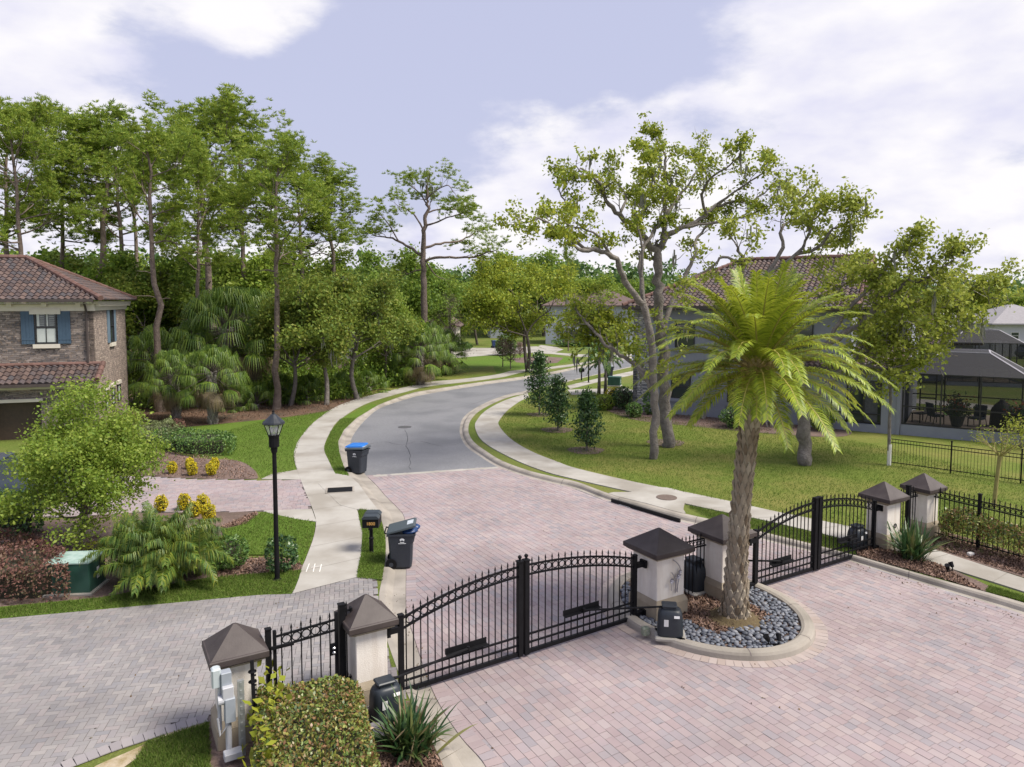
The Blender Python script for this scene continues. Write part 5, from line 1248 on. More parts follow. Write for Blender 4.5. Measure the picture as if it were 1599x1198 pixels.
m.lathe([(0.50,0),(0.52,0.1),(0.49,0.75),(0.44,0.95),(0.30,1.15),(0.14,1.30),(0.10,1.38),(0.0,1.39)], n=12); m.build('cover', surf('grill_cover', (0.010,0.012,0.014), (0.018,0.02,0.022), 5, 0.7, 0.5, 6), cov, smooth=True)
def patio_chair(loc, rz, label):
    t = thing('patio_chair', loc, label, 'chair', 'patio chairs', rz); fb = surf('patio_cloth', (0.03,0.045,0.07), (0.05,0.065,0.09), 6, 0.8)
    m = MB(); m.bbox((0,0,0.44),(0.58,0.56,0.11),0.03); m.build('seat', fb, t)
    m = MB(); m.box((0,0.30,0.78),(0.56,0.08,0.62),M=Matrix.Rotation(-0.2,3,'X')); m.build('backrest', fb, t)
    for s in (-1,1):
        m = MB(); m.tube([(s*0.30,-0.26,0.0),(s*0.31,-0.24,0.62),(s*0.31,0.25,0.66)],0.018,6); m.build('armrest', M['black'], t)
        MB().tube([(s*0.29,0.24,0.42),(s*0.31,0.34,0.0)],0.018,6).build('leg', M['black'], t); MB().tube([(s*0.28,-0.24,0.42),(s*0.28,-0.26,0.0)],0.018,6).build('leg', M['black'], t)
    return t
patio_chair(cpt(1.5,1.3), hr.rotation_euler.z+2.2, 'dark cushioned patio chair beside the left screen posts')
patio_chair(cpt(3.3,1.4), hr.rotation_euler.z-0.5, 'dark patio chair between the big potted plant and the covered grill')
t = thing('side_table', cpt(0.85,1.6), 'low dark patio table with a white bucket, far left in the screened patio', 'table', None, 0.4)
m = MB(); m.box((0,0,0.45),(0.9,0.55,0.04)); m.build('top', M['black'], t)
for x in (-.4,.4):
    for y in (-.22,.22): MB().box((x,y,0.22),(0.04,0.04,0.44)).build('leg', M['black'], t)
b = cpt(1.1,1.6,0.54+0.475); t = thing('bucket', b, 'small white bucket on the patio table', 'bucket'); m = MB(); m.lathe([(0.12,0),(0.16,0.30),(0.0,0.301)],n=14); m.build('pail', M['white'], t)
# ---- neighbours and far houses
c2 = AD(1478, 600, 58); c2.z = 0
cage(c2, math.radians(-20), 5.4, 6, 3.5, 4.5, 1.5, 0.3, (0.06,1.1,2.2,3.3,4.4,5.34), 'second black screened patio farther back, below the white flat house')
def simple_house(x0, x1, d, depth, top, wallm, roofm, rise, label, rz=0.0, wins=(), flat=False, name='house'):
    a = AD(x0, 500, d); b = AD(x1, 500, d); W = b.x-a.x
    t = thing(name, (a.x, d, 0), label, 'house', None, rz)
    m = MB(); m.box((W/2,depth/2,top/2),(W,depth,top)); m.build('wall', wallm, t)
    if flat: m = MB(); m.box((W/2,depth/2,top+0.1),(W+0.3,depth+0.3,0.25)); m.build('parapet', wallm, t)
    else:
        m = MB(); o = 0.6; h = depth/2+o; ins = min(h, W/2+o-0.1); z = top+0.02; k = [(-o,-o,z),(W+o,-o,z),(W+o,depth+o,z),(-o,depth+o,z),(-o+ins,depth/2,z+rise),(W+o-ins,depth/2,z+rise)]
        m.add(k + [(p[0],p[1],p[2]-0.18) for p in k[:4]], [(0,1,5,4),(1,2,5),(2,3,4,5),(3,0,4),(9,8,7,6),(6,7,1,0),(7,8,2,1),(8,9,3,2),(9,6,0,3)]); m.build('roof', roofm, t)
    for x, z, w, h in wins: win(t, x*W, z, w, h, 0, 'white', (1,2), frame='white')
    return t, W
t, W = simple_house(655, 712, 100, 9, 3.4, M['cream'], M['far_roof'], 2.2, 'beige house with a brown roof and a small gable vent, beyond the lone pine', 0.0, ((0.25,1.7,1.0,1.6),(0.75,1.7,1.0,1.6)))
m = MB(); m.add([(W*0.45,-0.7,3.5),(W*1.0,-0.7,3.5),(W*0.72,-0.7,5.1),(W*0.45,3,3.5),(W*1.0,3,3.5),(W*0.72,3.5,5.1)],[(0,1,2),(5,4,3),(1,4,5,2),(0,2,5,3)]); g = m.build('gable', M['far_roof'], t)
m = MB(); m.add([(W*0.58,-0.74,4.0),(W*0.86,-0.74,4.0),(W*0.72,-0.74,4.8),(W*0.58,-0.70,4.0),(W*0.86,-0.70,4.0),(W*0.72,-0.70,4.8)],[(0,1,2),(5,4,3),(0,3,4,1),(1,4,5,2),(2,5,3,0)]); m.build('vent', M['white'], g)
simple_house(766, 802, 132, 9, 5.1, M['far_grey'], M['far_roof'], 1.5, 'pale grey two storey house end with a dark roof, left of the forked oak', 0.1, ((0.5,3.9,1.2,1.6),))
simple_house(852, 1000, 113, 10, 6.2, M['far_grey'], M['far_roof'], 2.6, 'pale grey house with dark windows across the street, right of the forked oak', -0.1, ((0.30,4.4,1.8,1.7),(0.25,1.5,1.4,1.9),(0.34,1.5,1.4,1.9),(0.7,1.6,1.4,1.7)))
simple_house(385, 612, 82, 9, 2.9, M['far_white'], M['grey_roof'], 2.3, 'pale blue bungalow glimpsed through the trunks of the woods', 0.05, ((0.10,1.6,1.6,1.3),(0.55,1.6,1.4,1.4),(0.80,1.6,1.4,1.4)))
t, W = simple_house(1476, 1560, 96, 10, 4.85, M['white'], M['white'], 0, 'white flat roofed house with a tall chimney post, at the far right', -0.1, ((0.82,4.1,0.5,0.6),), True)
m = MB(); m.box((W-0.2,0.3,3.0),(0.5,0.5,5.9)); m.build('chimney', M['cream'], t)
simple_house(1553, 1680, 88, 10, 4.1, surf('pale_render', (0.46,0.46,0.48), (0.52,0.52,0.54), 2, 0.9), M['grey_roof'], 2.4, 'grey roofed house with pale walls, rightmost of the far houses', -0.05, ((0.25,2.6,1.0,0.9),))
a = A(1563,548,0)
t = thing('vinyl_fence', (a.x,a.y,0), 'white picket fence in front of the far right houses', 'fence', None, -0.1)
for i in range(40): m = MB(); m.box((i*0.28,0,0.9),(0.17,0.03,1.7)); m.build('picket', M['white'], t)
for z in (0.4,1.5): MB().box((5.5,0.035,z),(11,0.04,0.1)).build('rail', M['white'], t)
t = thing('neighbour_house', AD(1395, 560, 62), 'low tiled neighbour house beside the second screened patio', 'house', None, math.radians(-20)); t.location.z = 0
m = MB(); m.box((3.0,4,1.6),(6.0,8,3.2)); m.build('wall', M['grey_wall'], t)
tile_roof(t, -0.5, 6.5, -0.5, 8.5, 3.2, 0.45)
# ---- car half hidden behind the bright tree
def car(loc, rz, label):
    t = thing('parked_car', loc, label, 'car', None, rz); body = surf('car_paint', (0.05,0.065,0.09), rough=0.22, spec=0.6)
    m = MB(); secs = [(-2.3,0.45,0.85,0.80),(-2.2,0.35,1.0,0.86),(-1.4,0.28,1.05,0.90),(0.9,0.28,1.05,0.90),(1.9,0.32,0.98,0.86),(2.3,0.42,0.80,0.74)]; rings = []
    for x, z0, z1, w in secs: rings.append([(x,-w,z0+.1),(x,-w*1.02,(z0+z1)/2),(x,-w*.94,z1),(x,w*.94,z1),(x,w*1.02,(z0+z1)/2),(x,w,z0+.1),(x,w*.8,z0),(x,-w*.8,z0)])
    vs = [p for r in rings for p in r]; m.add(vs, [(i*8+k,(i+1)*8+k,(i+1)*8+(k+1)%8,i*8+(k+1)%8) for i in range(5) for k in range(8)]+[tuple(range(8)),tuple(range(47,39,-1))]); m.build('body', body, t, smooth=False)
    m = MB(); lo = [(-2.1,.82),(1.15,.82)]; hi = [(-1.75,.66),(0.35,.66)]
    vs = [(x,s*w,1.04) for x,w in lo for s in (-1,1)] + [(x,s*w,1.62) for x,w in hi for s in (-1,1)]
    m.add(vs, [(0,2,6,4),(3,1,5,7),(1,0,4,5),(2,3,7,6)]); m.build('window', M['pane'], t)
    m = MB(); m.bbox((-0.7,0,1.65),(2.2,1.36,0.07),0.03); m.build('roof', body, t)
    for x in (-1.45,1.4):
        for s in (-1,1):
            m = MB(); m.tube([(x,s*0.70,0.33),(x,s*0.93,0.33)],0.33,18); w = m.build('wheel', M['black'], t); MB().tube([(x,s*0.93,0.33),(x,s*0.94,0.33)],0.2,12).build('hub', M['alu'], w)
    for s in (-1,1): MB().box((2.28,s*0.55,0.72),(0.06,0.3,0.12)).build('headlight', M['lamp_glass'], t)
    return t
c = A(-28,800,0); car((c.x, c.y+0.6, 0.03), 0.25, 'dark blue grey car on the brick driveway, mostly hidden behind the bright green tree')
c = A(1604,560,0); car((c.x+1.2, c.y, 0.0), 0.1, 'tiny car on the far right lawn before the white fence')
# ------------------------------------------------------------------ plants: materials
G = {}
def leafm(key, cols, trans=0.40, tcol=None, noise=None, rough=0.55, spec=0.3): G[key] = ramp_island(key + '_leaf', cols, rough, trans, tcol, noise, spec); return G[key]
leafm('pine', [(0.111,0.194,0.027),(0.194,0.293,0.038),(0.295,0.385,0.050),(0.405,0.447,0.068)], 0.42, (0.20,0.26,0.04), (0.25,0.3))
leafm('oak', [(0.134,0.208,0.025),(0.229,0.318,0.035),(0.335,0.414,0.045),(0.430,0.461,0.056)], 0.45, (0.28,0.26,0.04), (0.3,0.35))
leafm('wood', [(0.076,0.153,0.023),(0.138,0.239,0.032),(0.207,0.312,0.042),(0.275,0.371,0.053)], 0.42, (0.20,0.26,0.04), (0.25,0.35))
leafm('olive', [(0.099,0.169,0.029),(0.161,0.241,0.039),(0.231,0.314,0.048),(0.278,0.291,0.055)], 0.42, (0.24,0.24,0.05), (0.3,0.35))
leafm('bright', [(0.121,0.209,0.026),(0.187,0.286,0.039),(0.264,0.363,0.055),(0.330,0.396,0.077)], 0.45, (0.30,0.36,0.05), (0.6,0.3))
leafm('right', [(0.162,0.224,0.031),(0.244,0.317,0.045),(0.352,0.411,0.062),(0.432,0.461,0.090)], 0.45, (0.34,0.34,0.07), (0.5,0.35))
leafm('dark', [(0.018,0.051,0.018),(0.037,0.092,0.027),(0.068,0.135,0.037),(0.101,0.169,0.051)], 0.18, None, (0.8,0.3), 0.4, 0.5)
leafm('hedge', [(0.038,0.095,0.024),(0.078,0.164,0.034),(0.129,0.224,0.048),(0.172,0.267,0.069)], 0.25, None, (1.2,0.3), 0.45, 0.4)
leafm('mixhedge', [(0.056,0.104,0.034),(0.140,0.188,0.041),(0.281,0.140,0.075),(0.281,0.290,0.056),(0.140,0.225,0.053)], 0.25, None, (2.5,0.4), 0.4, 0.5)
leafm('lime', [(0.200,0.220,0.018),(0.300,0.320,0.030),(0.240,0.280,0.030)], 0.3, None, None, 0.45)
leafm('gold', [(0.435,0.334,0.014),(0.667,0.536,0.022),(0.551,0.478,0.029),(0.261,0.304,0.029)], 0.25)
leafm('red', [(0.085,0.039,0.036),(0.156,0.072,0.058),(0.208,0.111,0.085),(0.091,0.085,0.039)], 0.2, None, (1.2,0.35))
leafm('sabal', [(0.057,0.111,0.020),(0.104,0.182,0.028),(0.157,0.247,0.035),(0.208,0.273,0.041)], 0.3, None, None, 0.45, 0.4)
leafm('thatch', [(0.150,0.110,0.060),(0.240,0.190,0.120),(0.200,0.160,0.070)], 0.2)
leafm('date', [(0.116,0.184,0.019),(0.200,0.288,0.027),(0.295,0.383,0.035),(0.379,0.451,0.043)], 0.34, (0.48,0.46,0.05), (0.55,0.3), 0.45, 0.4)
leafm('robel', [(0.043,0.104,0.019),(0.082,0.160,0.026),(0.135,0.203,0.031),(0.232,0.258,0.031)], 0.28, (0.30,0.30,0.05), (0.9,0.35), 0.45, 0.4)
leafm('strap', [(0.020,0.059,0.022),(0.042,0.098,0.031),(0.084,0.140,0.042),(0.168,0.168,0.056)], 0.2, None, None, 0.4, 0.5)
leafm('varieg', [(0.100,0.130,0.050),(0.220,0.250,0.120),(0.150,0.190,0.060)], 0.3)
leafm('moss', [(0.160,0.165,0.140),(0.240,0.240,0.200),(0.190,0.190,0.150)], 0.3)
leafm('far', [(0.053,0.114,0.034),(0.088,0.168,0.046),(0.131,0.218,0.055),(0.184,0.252,0.069)], 0.25, None, (0.04,0.5))
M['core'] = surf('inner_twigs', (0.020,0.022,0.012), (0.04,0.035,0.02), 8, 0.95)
M['bark_palm'] = ramp_island('palm_boot', [(0.149,0.112,0.074),(0.253,0.206,0.149),(0.345,0.300,0.230),(0.196,0.150,0.108)], 0.9)

# ------------------------------------------------------------------ growing
def rand_perp(d, rng):
    v = Vector(rng.normal(size=3)); v = v - d*v.dot(d)
    return v.normalized() if v.length > 1e-6 else d.orthogonal().normalized()
def grow(mb, tips, p, d, L, r, lev, rng, kids=3, wob=0.22, up=0.10, spread=(0.5,1.0), ratio=(0.5,0.75), sides=5, t0=0.35):
    n = 4 if lev > 0 else 3; pts = [p.copy()]; rad = [r]; dd = d.copy(); path = []
    for i in range(n):
        dd = (dd + Vector(rng.normal(size=3))*wob + Vector((0,0,up))).normalized()
        pts.append(pts[-1] + dd*(L/n)); rad.append(r*(1-0.62*(i+1)/n)); path.append(dd.copy())
    mb.tube(pts, rad, sides if lev > 0 else 3, cap=False)
    if lev == 0:
        tips.append((pts[-1], dd, L)); tips.append((pts[-2], dd, L)); return
    for k in range(kids):
        f = t0 + (1-t0)*(k+rng.random())/kids; i = min(int(f*n), n-1); q = pts[i].lerp(pts[i+1], f*n-i); a = path[i]
        ang = spread[0] + (spread[1]-spread[0])*rng.random(); nd = (a*math.cos(ang) + rand_perp(a, rng)*math.sin(ang)).normalized()
        grow(mb, tips, q, nd, L*(ratio[0]+(ratio[1]-ratio[0])*rng.random()), rad[i]*0.6, lev-1, rng, max(2,kids-1) if lev > 1 else kids, wob, up, spread, ratio, sides, t0)
    grow(mb, tips, pts[-1], dd, L*0.5, rad[-1], lev-1, rng, max(2,kids-1), wob, up, spread, ratio, sides, t0)
def clumps(tips, k, sig, rng, flat=1.0, drop=0.0):
    P = []
    for p, d, L in tips:
        if drop and rng.random() < drop: continue
        n = max(1, int(k*(0.25+1.5*rng.random()**1.6))); q = rng.normal(size=(n,3))*sig; q[:,2] *= flat; P.append(q+np.array(p))
    return np.concatenate(P)
def tufts(tips, k, sig, nn, L, W, rng, flat=0.5):
    """needle tufts: fans of long thin leaves spreading up and out"""
    C = clumps(tips, k, sig, rng, flat); n = len(C); C = np.repeat(C, nn, axis=0)
    D = rng.normal(size=(n*nn,3)); D[:,2] = np.abs(D[:,2])*0.9 + 0.15; D = unit(D)
    P = C + D*L*0.5; return leaves(P, L, W, rng, D, 0.15)
def tree_parts(root, trunk_mb, V, F, leaf, bark, extra=None):
    tk = trunk_mb.build('trunk', bark, root, smooth=True); cr = link('crown', npmesh('crown', V, F, leaf), root)
    out = [(tk, []), (cr, [])]
    if extra:
        for nm, v, f, mt in extra: e_ = link(nm, npmesh(nm, v, f, mt), root); e_['kind'] = 'stuff'; out.append((e_, []))
    return out
def moss_strands(tips, n, rng, Lr=(0.4,1.3)):
    if not len(tips): return None
    ix = rng.integers(0, len(tips), n); P = []; D = []; V = []; F = []; m = 0
    for i in ix:
        p = np.array(tips[i][0]) + rng.normal(size=3)*0.15
        for s in range(5):
            l = Lr[0] + (Lr[1]-Lr[0])*rng.random(); q = p + rng.normal(size=3)*0.10; w = np.array([rng.normal(),rng.normal(),0]); w = w/np.linalg.norm(w)*0.035
            V += [q-w, q+w, q+w*1.3+[0.03*rng.normal(),0.03*rng.normal(),-l*.55], q-w*1.3+[0,0,-l*.5], q+[0.06*rng.normal(),0.06*rng.normal(),-l]]
            F += [(m,m+1,m+2,m+3),(m+3,m+2,m+4,m+4)]; m += 5
    V = np.array(V); F2 = []
    for f in F:
        F2.append(f[:3]); 
        if f[2] != f[3]: F2.append((f[0],f[2],f[3]))
    return V, np.array(F2)

# ---- pines
def pine_template(seed, H, spread, c0, nl, lean, name, label, group, fork=None, dens=1.0, flatten=0.5):
    rng = np.random.default_rng(seed); t = thing(name, (0,0,0), label, 'pine tree', group)
    mb = MB(); tips = []; n = 12
    pts = [Vector((0,0,-0.05))]; rr = H*0.0138
    for i in range(1, n+1):
        z = H*0.97*i/n; pts.append(Vector((lean[0]*(i/n)**1.3 + rng.normal()*0.10, lean[1]*(i/n) + rng.normal()*0.10, z)))
    rad = [rr*(1.35 if i == 0 else 1-0.72*(i/n)**1.2) for i in range(n+1)]; mb.tube(pts, rad, 8, cap=False)
    def at(z):
        f = max(0, min(n-1e-3, z/(H*0.97)*n)); i = int(f); return pts[i].lerp(pts[i+1], f-i), rad[i]
    for k in range(nl):
        f = (k+0.5*rng.random())/nl; z = H*(c0 + (0.985-c0)*f); p, r = at(z)
        prof = math.sqrt(max(0.04, 1-((f-0.42)/0.64)**2)); L = spread*prof*(0.7+0.5*rng.random())
        a = k*2.4 + rng.normal()*0.4; el = math.radians(10+34*f + rng.normal()*9)
        d = Vector((math.cos(a)*math.cos(el), math.sin(a)*math.cos(el), math.sin(el)))
        grow(mb, tips, p, d, L*0.72, r*0.36+0.015, 2 if L > 1.2 else 1, rng, 3, 0.17, 0.09, (0.4,0.95), (0.38,0.62), 5, 0.35)
    for k in range(5):                     # dead stubs below the crown
        z = H*(c0-0.22*rng.random()); p, r = at(z); a = rng.random()*6.28
        mb.tube([p, p+Vector((math.cos(a),math.sin(a),0.25))*0.6, p+Vector((math.cos(a),math.sin(a),0.1))*(0.9+rng.random())], [0.05,0.035,0.012], 4, cap=False)
    tips += [(pts[-1], Vector((0,0,1)), 1.0)]*6
    tips = [q for q in tips if rng.random() > 0.10]; V, F = tufts(tips, 7.0*dens, 0.34, 15, 0.29, 0.050, rng, 0.70)
    return t, tree_parts(t, mb, V, F, G['pine'], M['bark_pine']), float(np.percentile(V[:,2], 99.6))
def put(px, d, py_top, tmpl, H, rz, label, base_z=0.0, sx=1.0, group=None):
    """set a template tree at distance d under pixel column px so that its top reaches row py_top"""
    q = AD(px, 470, d); top = AD(px, py_top, d).z; s = (top-base_z)/tmpl[2]
    return copy_thing(tmpl[0], tmpl[1], (q.x, d, base_z), rz, label, (s*sx, s*sx, s), group)
def retire(tm):
    for p, subs in tm[1]: bpy.data.objects.remove(p)
    bpy.data.objects.remove(tm[0])
pg = 'tall pines of the left woods'
PA = pine_template(1, 18, 4.0, 0.57, 15, (0.5,0.2), 'pine_tree', 'x', pg)
PB = pine_template(2, 18, 4.4, 0.55, 17, (-0.6,0.3), 'pine_tree', 'x', pg, dens=1.1)
PC = pine_template(3, 18, 3.3, 0.62, 12, (0.9,-0.3), 'pine_tree', 'x', pg, dens=0.95)
for a in [(8, 56, 158, PA, 0.3, 'tall pine over the stone house roof, leftmost of the woods', 1.0), (40, 52, 148, PB, 2.0, 'tall pine with pale straight trunk just left of the stone house ridge end', 0.9),
          (150, 60, 168, PC, 1.1, 'tall pine with a forking crown rising behind the right slope of the stone house roof', 1.25), (196, 61, 172, PA, 4.0, 'tall pine with slim dark trunk second right of the stone house', 0.95), (217, 68, 200, PC, 2.7, 'thin pine with bare lower trunk in the gap behind the leaning pine', 0.9),
          (246, 44, 188, PC, 5.2, 'leaning pine with a bent trunk, beside the left cabbage palm', 1.0), (306, 49, 205, PB, 3.6, 'pine with a pale reddish trunk standing right behind the cabbage palms', 0.8), (332, 57, 143, PB, 0.9, 'largest pine with a broad domed crown in the middle of the woods', 1.2),
          (385, 60, 160, PA, 2.2, 'pine whose crown shows over the right shoulder of the largest pine', 0.9), (428, 45, 208, PA, 5.4, 'pine with thick reddish trunk directly behind the near street lamp', 1.05), (476, 63, 240, PB, 1.6, 'pine with a wide leaning crown right of the street lamp pine', 1.1), (528, 66, 262, PC, 3.0, 'rightmost pine of the woods with a rounded low crown', 1.25), (888, 98, 384, PA, 1.9, 'thin distant pine rising above the far woods near the forked oak', 0.45), (95, 63, 165, PB, 4.4, 'tall pine between the stone house ridge and the forking pine', 0.9)]:
    put(a[0], a[1], a[2], a[3], 18, a[4], a[5], 0.0, a[6])
for tm in (PA, PB, PC): retire(tm)
# lone pine beyond the bend: open tiers, limbs set as in the photograph
rng = np.random.default_rng(9); d0 = 66.0
def poly_limbs(mb, tips, limbs, d0, rng, twig, kk):
    """limbs given as pixel polylines at about distance d0; each bends away or towards the viewer"""
    o = []
    for pl, r0, r1, dz, tw, t0 in limbs:
        n = len(pl); P = smooth_line([AD(x, y, d0 + dz*(i/(n-1))**1.2) for i, (x, y) in enumerate(pl)], 4)
        P = [p + Vector(rng.normal(size=3))*r0*0.25*(0 < i < len(P)-1) for i, p in enumerate(P)]
        if o:
            q = min(o, key=lambda v: (v-P[0]).length); dl = q-P[0]; P = [p + dl*max(0, 1-i/(0.6*len(P))) for i, p in enumerate(P)]
        o += P
        R = [(r0+(r1-r0)*i/(len(P)-1))*(1+0.09*math.sin(i*2.3+len(pl))) for i in range(len(P))]; mb.tube(P, R, 7, cap=False)
        m = len(P)
        for k in range(tw):
            f = t0 + (1-t0)*(k+rng.random())/max(tw,1); i = min(int(f*(m-1)), m-2); q = P[i].lerp(P[i+1], f*(m-1)-i); a = (P[i+1]-P[i]).normalized()
            ang = 0.4+0.7*rng.random(); nd = (a*math.cos(ang)+rand_perp(a,rng)*math.sin(ang)+Vector((0,0,twig[3]))).normalized()
            grow(mb, tips, q, nd, twig[0]*(0.6+0.8*rng.random()), max(0.018, R[i]*0.42), twig[1], rng, twig[2], 0.24, 0.10, (0.4,1.0), (0.5,0.75), 4, 0.3)
        if tw: grow(mb, tips, P[-1], (P[-1]-P[-2]).normalized(), twig[0]*0.8, r1, 1, rng, 2, 0.24, 0.08, (0.4,0.9), (0.5,0.7), 4, 0.3)
mb = MB(); tips = []; base = AD(662, 470, d0); base.z = 0
limbs = [([(662,586),(662,500),(662,440),(661,400),(663,360),(666,330),(668,310),(667,290)],0.36,0.08,0,7,0.72), ([(662,402),(640,388),(618,375),(600,370),(585,368)],0.15,0.04,2,5,0.55), ([(618,375),(605,350),(598,340),(590,332)],0.07,0.03,2,5,0.2),
         ([(663,360),(650,338),(635,327),(622,322)],0.09,0.03,-2,4,0.4), ([(664,412),(690,405),(720,404),(745,400),(765,393),(775,392)],0.14,0.04,-2,7,0.4), ([(664,390),(690,382),(715,378),(730,370),(745,362)],0.13,0.04,3,8,0.35), ([(666,352),(685,345),(705,338),(725,333)],0.10,0.03,-3,7,0.3),
         ([(668,330),(690,325),(712,328),(730,330)],0.08,0.03,2,6,0.3), ([(667,318),(655,300),(640,290),(630,285)],0.07,0.03,3,5,0.2), ([(668,310),(685,295),(700,290),(708,300)],0.07,0.03,-2,6,0.2), ([(661,425),(645,425),(632,430)],0.08,0.03,2,3,0.4), ([(664,410),(680,430),(695,436)],0.07,0.02,1,1,0.6)]
poly_limbs(mb, tips, limbs, d0, rng, (1.15, 1, 3, 0.3), 0)
t = thing('pine_tree', base, 'lone slender pine with open tiers of branches at the bend of the street', 'pine tree')
mb.v = [(v[0]-base.x, v[1]-base.y, v[2]) for v in mb.v]; tips = [(p-base, d, L) for p, d, L in tips]
V, F = tufts(tips, 3.6, 0.28, 14, 0.28, 0.05, rng, 0.55); ms = moss_strands(tips[40:60], 6, rng)
tree_parts(t, mb, V, F, G['pine'], M['bark_pine'], [('moss', ms[0], ms[1], G['moss'])])
# ---- broadleaf templates
def broad_template(seed, H, R_, th, leaf, bark, nleaf, L, label='x', name='oak_tree', group=None, cat='tree', trunks=1, lev=2, nl=7, moss=0, tr=0.018, el=(15,70), sig=0.45):
    rng = np.random.default_rng(seed); t = thing(name, (0,0,0), label, cat, group); mb = MB(); tips = []
    for q in range(trunks):
        a0 = q*2.7+rng.random(); le = 0.16 if trunks > 1 else 0.06; top = Vector((math.cos(a0)*H*le, math.sin(a0)*H*le*0.6, th)); b = Vector((math.cos(a0)*0.18*(trunks>1), math.sin(a0)*0.1*(trunks>1), -0.05))
        mid = b.lerp(top,0.5)+Vector((rng.normal()*0.15,rng.normal()*0.15,0)); r = H*tr*(0.8 if trunks>1 else 1)
        mb.tube(smooth_line([b,mid,top],3), [r*(1.25-0.5*i/6) for i in range(7)], 8, cap=False)
        m = max(3, nl//trunks)
        for k in range(m):
            f = (k+rng.random()*0.6)/m; a = k*2.4+rng.random(); e = math.radians(el[0]+(el[1]-el[0])*f); d = Vector((math.cos(a)*math.cos(e), math.sin(a)*math.cos(e), math.sin(e)))
            LL = (R_*(1-f)+ (H-th)*f)*0.66*(0.85+0.3*rng.random()); grow(mb, tips, top.lerp(mid, 0.35*(1-f)), d, LL, r*0.5, lev, rng, 3, 0.2, 0.07, (0.45,1.0), (0.45,0.7))
    k = nleaf/len(tips); P = clumps(tips, k, sig, rng, 0.75); V, F = leaves(P, L, L*0.62, rng, flat=0.5)
    ex = None
    if moss: ms = moss_strands(tips, moss, rng); ex = [('moss', ms[0], ms[1], G['moss'])]
    return t, tree_parts(t, mb, V, F, leaf, bark, ex), float(np.percentile(V[:,2], 99.5))
og = 'broadleaf trees of the left woods'
OA = broad_template(21, 9, 4.2, 3.6, G['olive'], M['bark_grey'], 24000, 0.23, group=og, moss=22)
OB = broad_template(22, 9, 4.6, 3.0, G['wood'], M['bark_dark'], 21000, 0.27, group=og, moss=8)
OC = broad_template(23, 9, 4.0, 3.2, G['bright'], M['bark_dark'], 20000, 0.26, group=og)
def put_b(px, d, top, tm, rz, label, sx=1.0, H=9.6): put(px, d, top, tm, H, rz, label, 0.0, sx)
for a in [(450,46.5,452,OA,0.2,'olive oak with a grey slanting trunk, just right of the street lamp pine',1.0), (507,47,430,OA,2.1,'olive oak with a leaning forked trunk at the edge of the pine straw',1.0), (556,49.5,428,OA,4.0,'olive oak with a straight grey trunk close to the left pavement',1.0), (600,57,448,OC,1.0,'light green tree at the right end of the woods, before the palm pair',0.72),
          (575,72,388,OB,0.5,'bright green crown between the woods and the lone pine',0.95), (520,70,400,OC,3.3,'yellow green tree behind the olive oaks',1.1), (395,62,395,OC,5.0,'yellow green tree in the gap left of the street lamp pine',1.0), (350,66,420,OB,1.5,'dark green oak behind the cabbage palms',1.1), (285,63,400,OB,3.9,'dark green oak behind the leaning pine',1.15),
          (225,58,415,OA,0.8,'olive tree at the right corner of the stone house',1.1), (180,66,412,OB,2.6,'dark green oak above the right slope of the stone house roof',1.2), (120,70,400,OA,4.6,'olive oak above the stone house ridge',1.3), (62,72,396,OB,5.5,'dark oak over the middle of the stone house ridge',1.3), (5,70,398,OC,0.1,'green oak over the far left of the stone house roof',1.3), (455,74,408,OB,2.2,'dark oak far behind the street lamp pine',1.2), (240,80,402,OC,1.2,'light green oak deep in the woods behind the leaning pine',1.3), (320,82,410,OA,3.1,'olive oak deep in the woods behind the largest pine',1.3), (420,84,415,OB,4.2,'dark oak deep in the woods left of the wide leaning pine',1.3),
          (640,92,432,OB,0.4,'dark oak left of the lone pine trunk by the beige house',1.1), (700,118,418,OB,2.0,'dark oak behind the beige house',1.3), (745,112,440,OC,3.0,'light oak left of the grey house end',1.0), (205,47,560,OC,2.2,'low light green tree touching the corner of the stone house',1.0), (800,150,405,OB,1.0,'dark oak behind the grey house end',1.5), (850,140,398,OB,3.5,'tall oak behind the forked oak',1.4), (925,120,432,OC,4.1,'light green oak above the far grey house',1.2), (958,128,440,OB,5.1,'dark oak left of the stone corner',1.2),
          (1400,75,430,OC,2.0,'green oak behind the right oak limbs',1.2), (1590,120,455,OC,0.7,'green oak behind the far right grey roof',1.4)]:
    put_b(*a)
for tm in (OA, OB, OC): retire(tm)
def own(px, py, args, label, H, top_py, name='oak_tree', rz=0.0, **kw):
    """a tree of its own: grown to height H, then scaled so its top reaches row top_py"""
    b = A(px, py, 0); t, parts, H = broad_template(*args, label=label, name=name, **kw)
    s = AD(px, top_py, b.y).z/H; t.location = (b.x, b.y, 0); t.scale = (s,s,s); t.rotation_euler.z = rz; return t
own(824, 581, (31, 11, 5.6, 4.2, G['oak'], M['bark_dark'], 26000, 0.28), 'spreading live oak with a forked trunk at the far bend of the pavement', 11.6, 402, rz=1.2, trunks=2, moss=30, nl=9, tr=0.02, el=(5,70), sig=0.55)
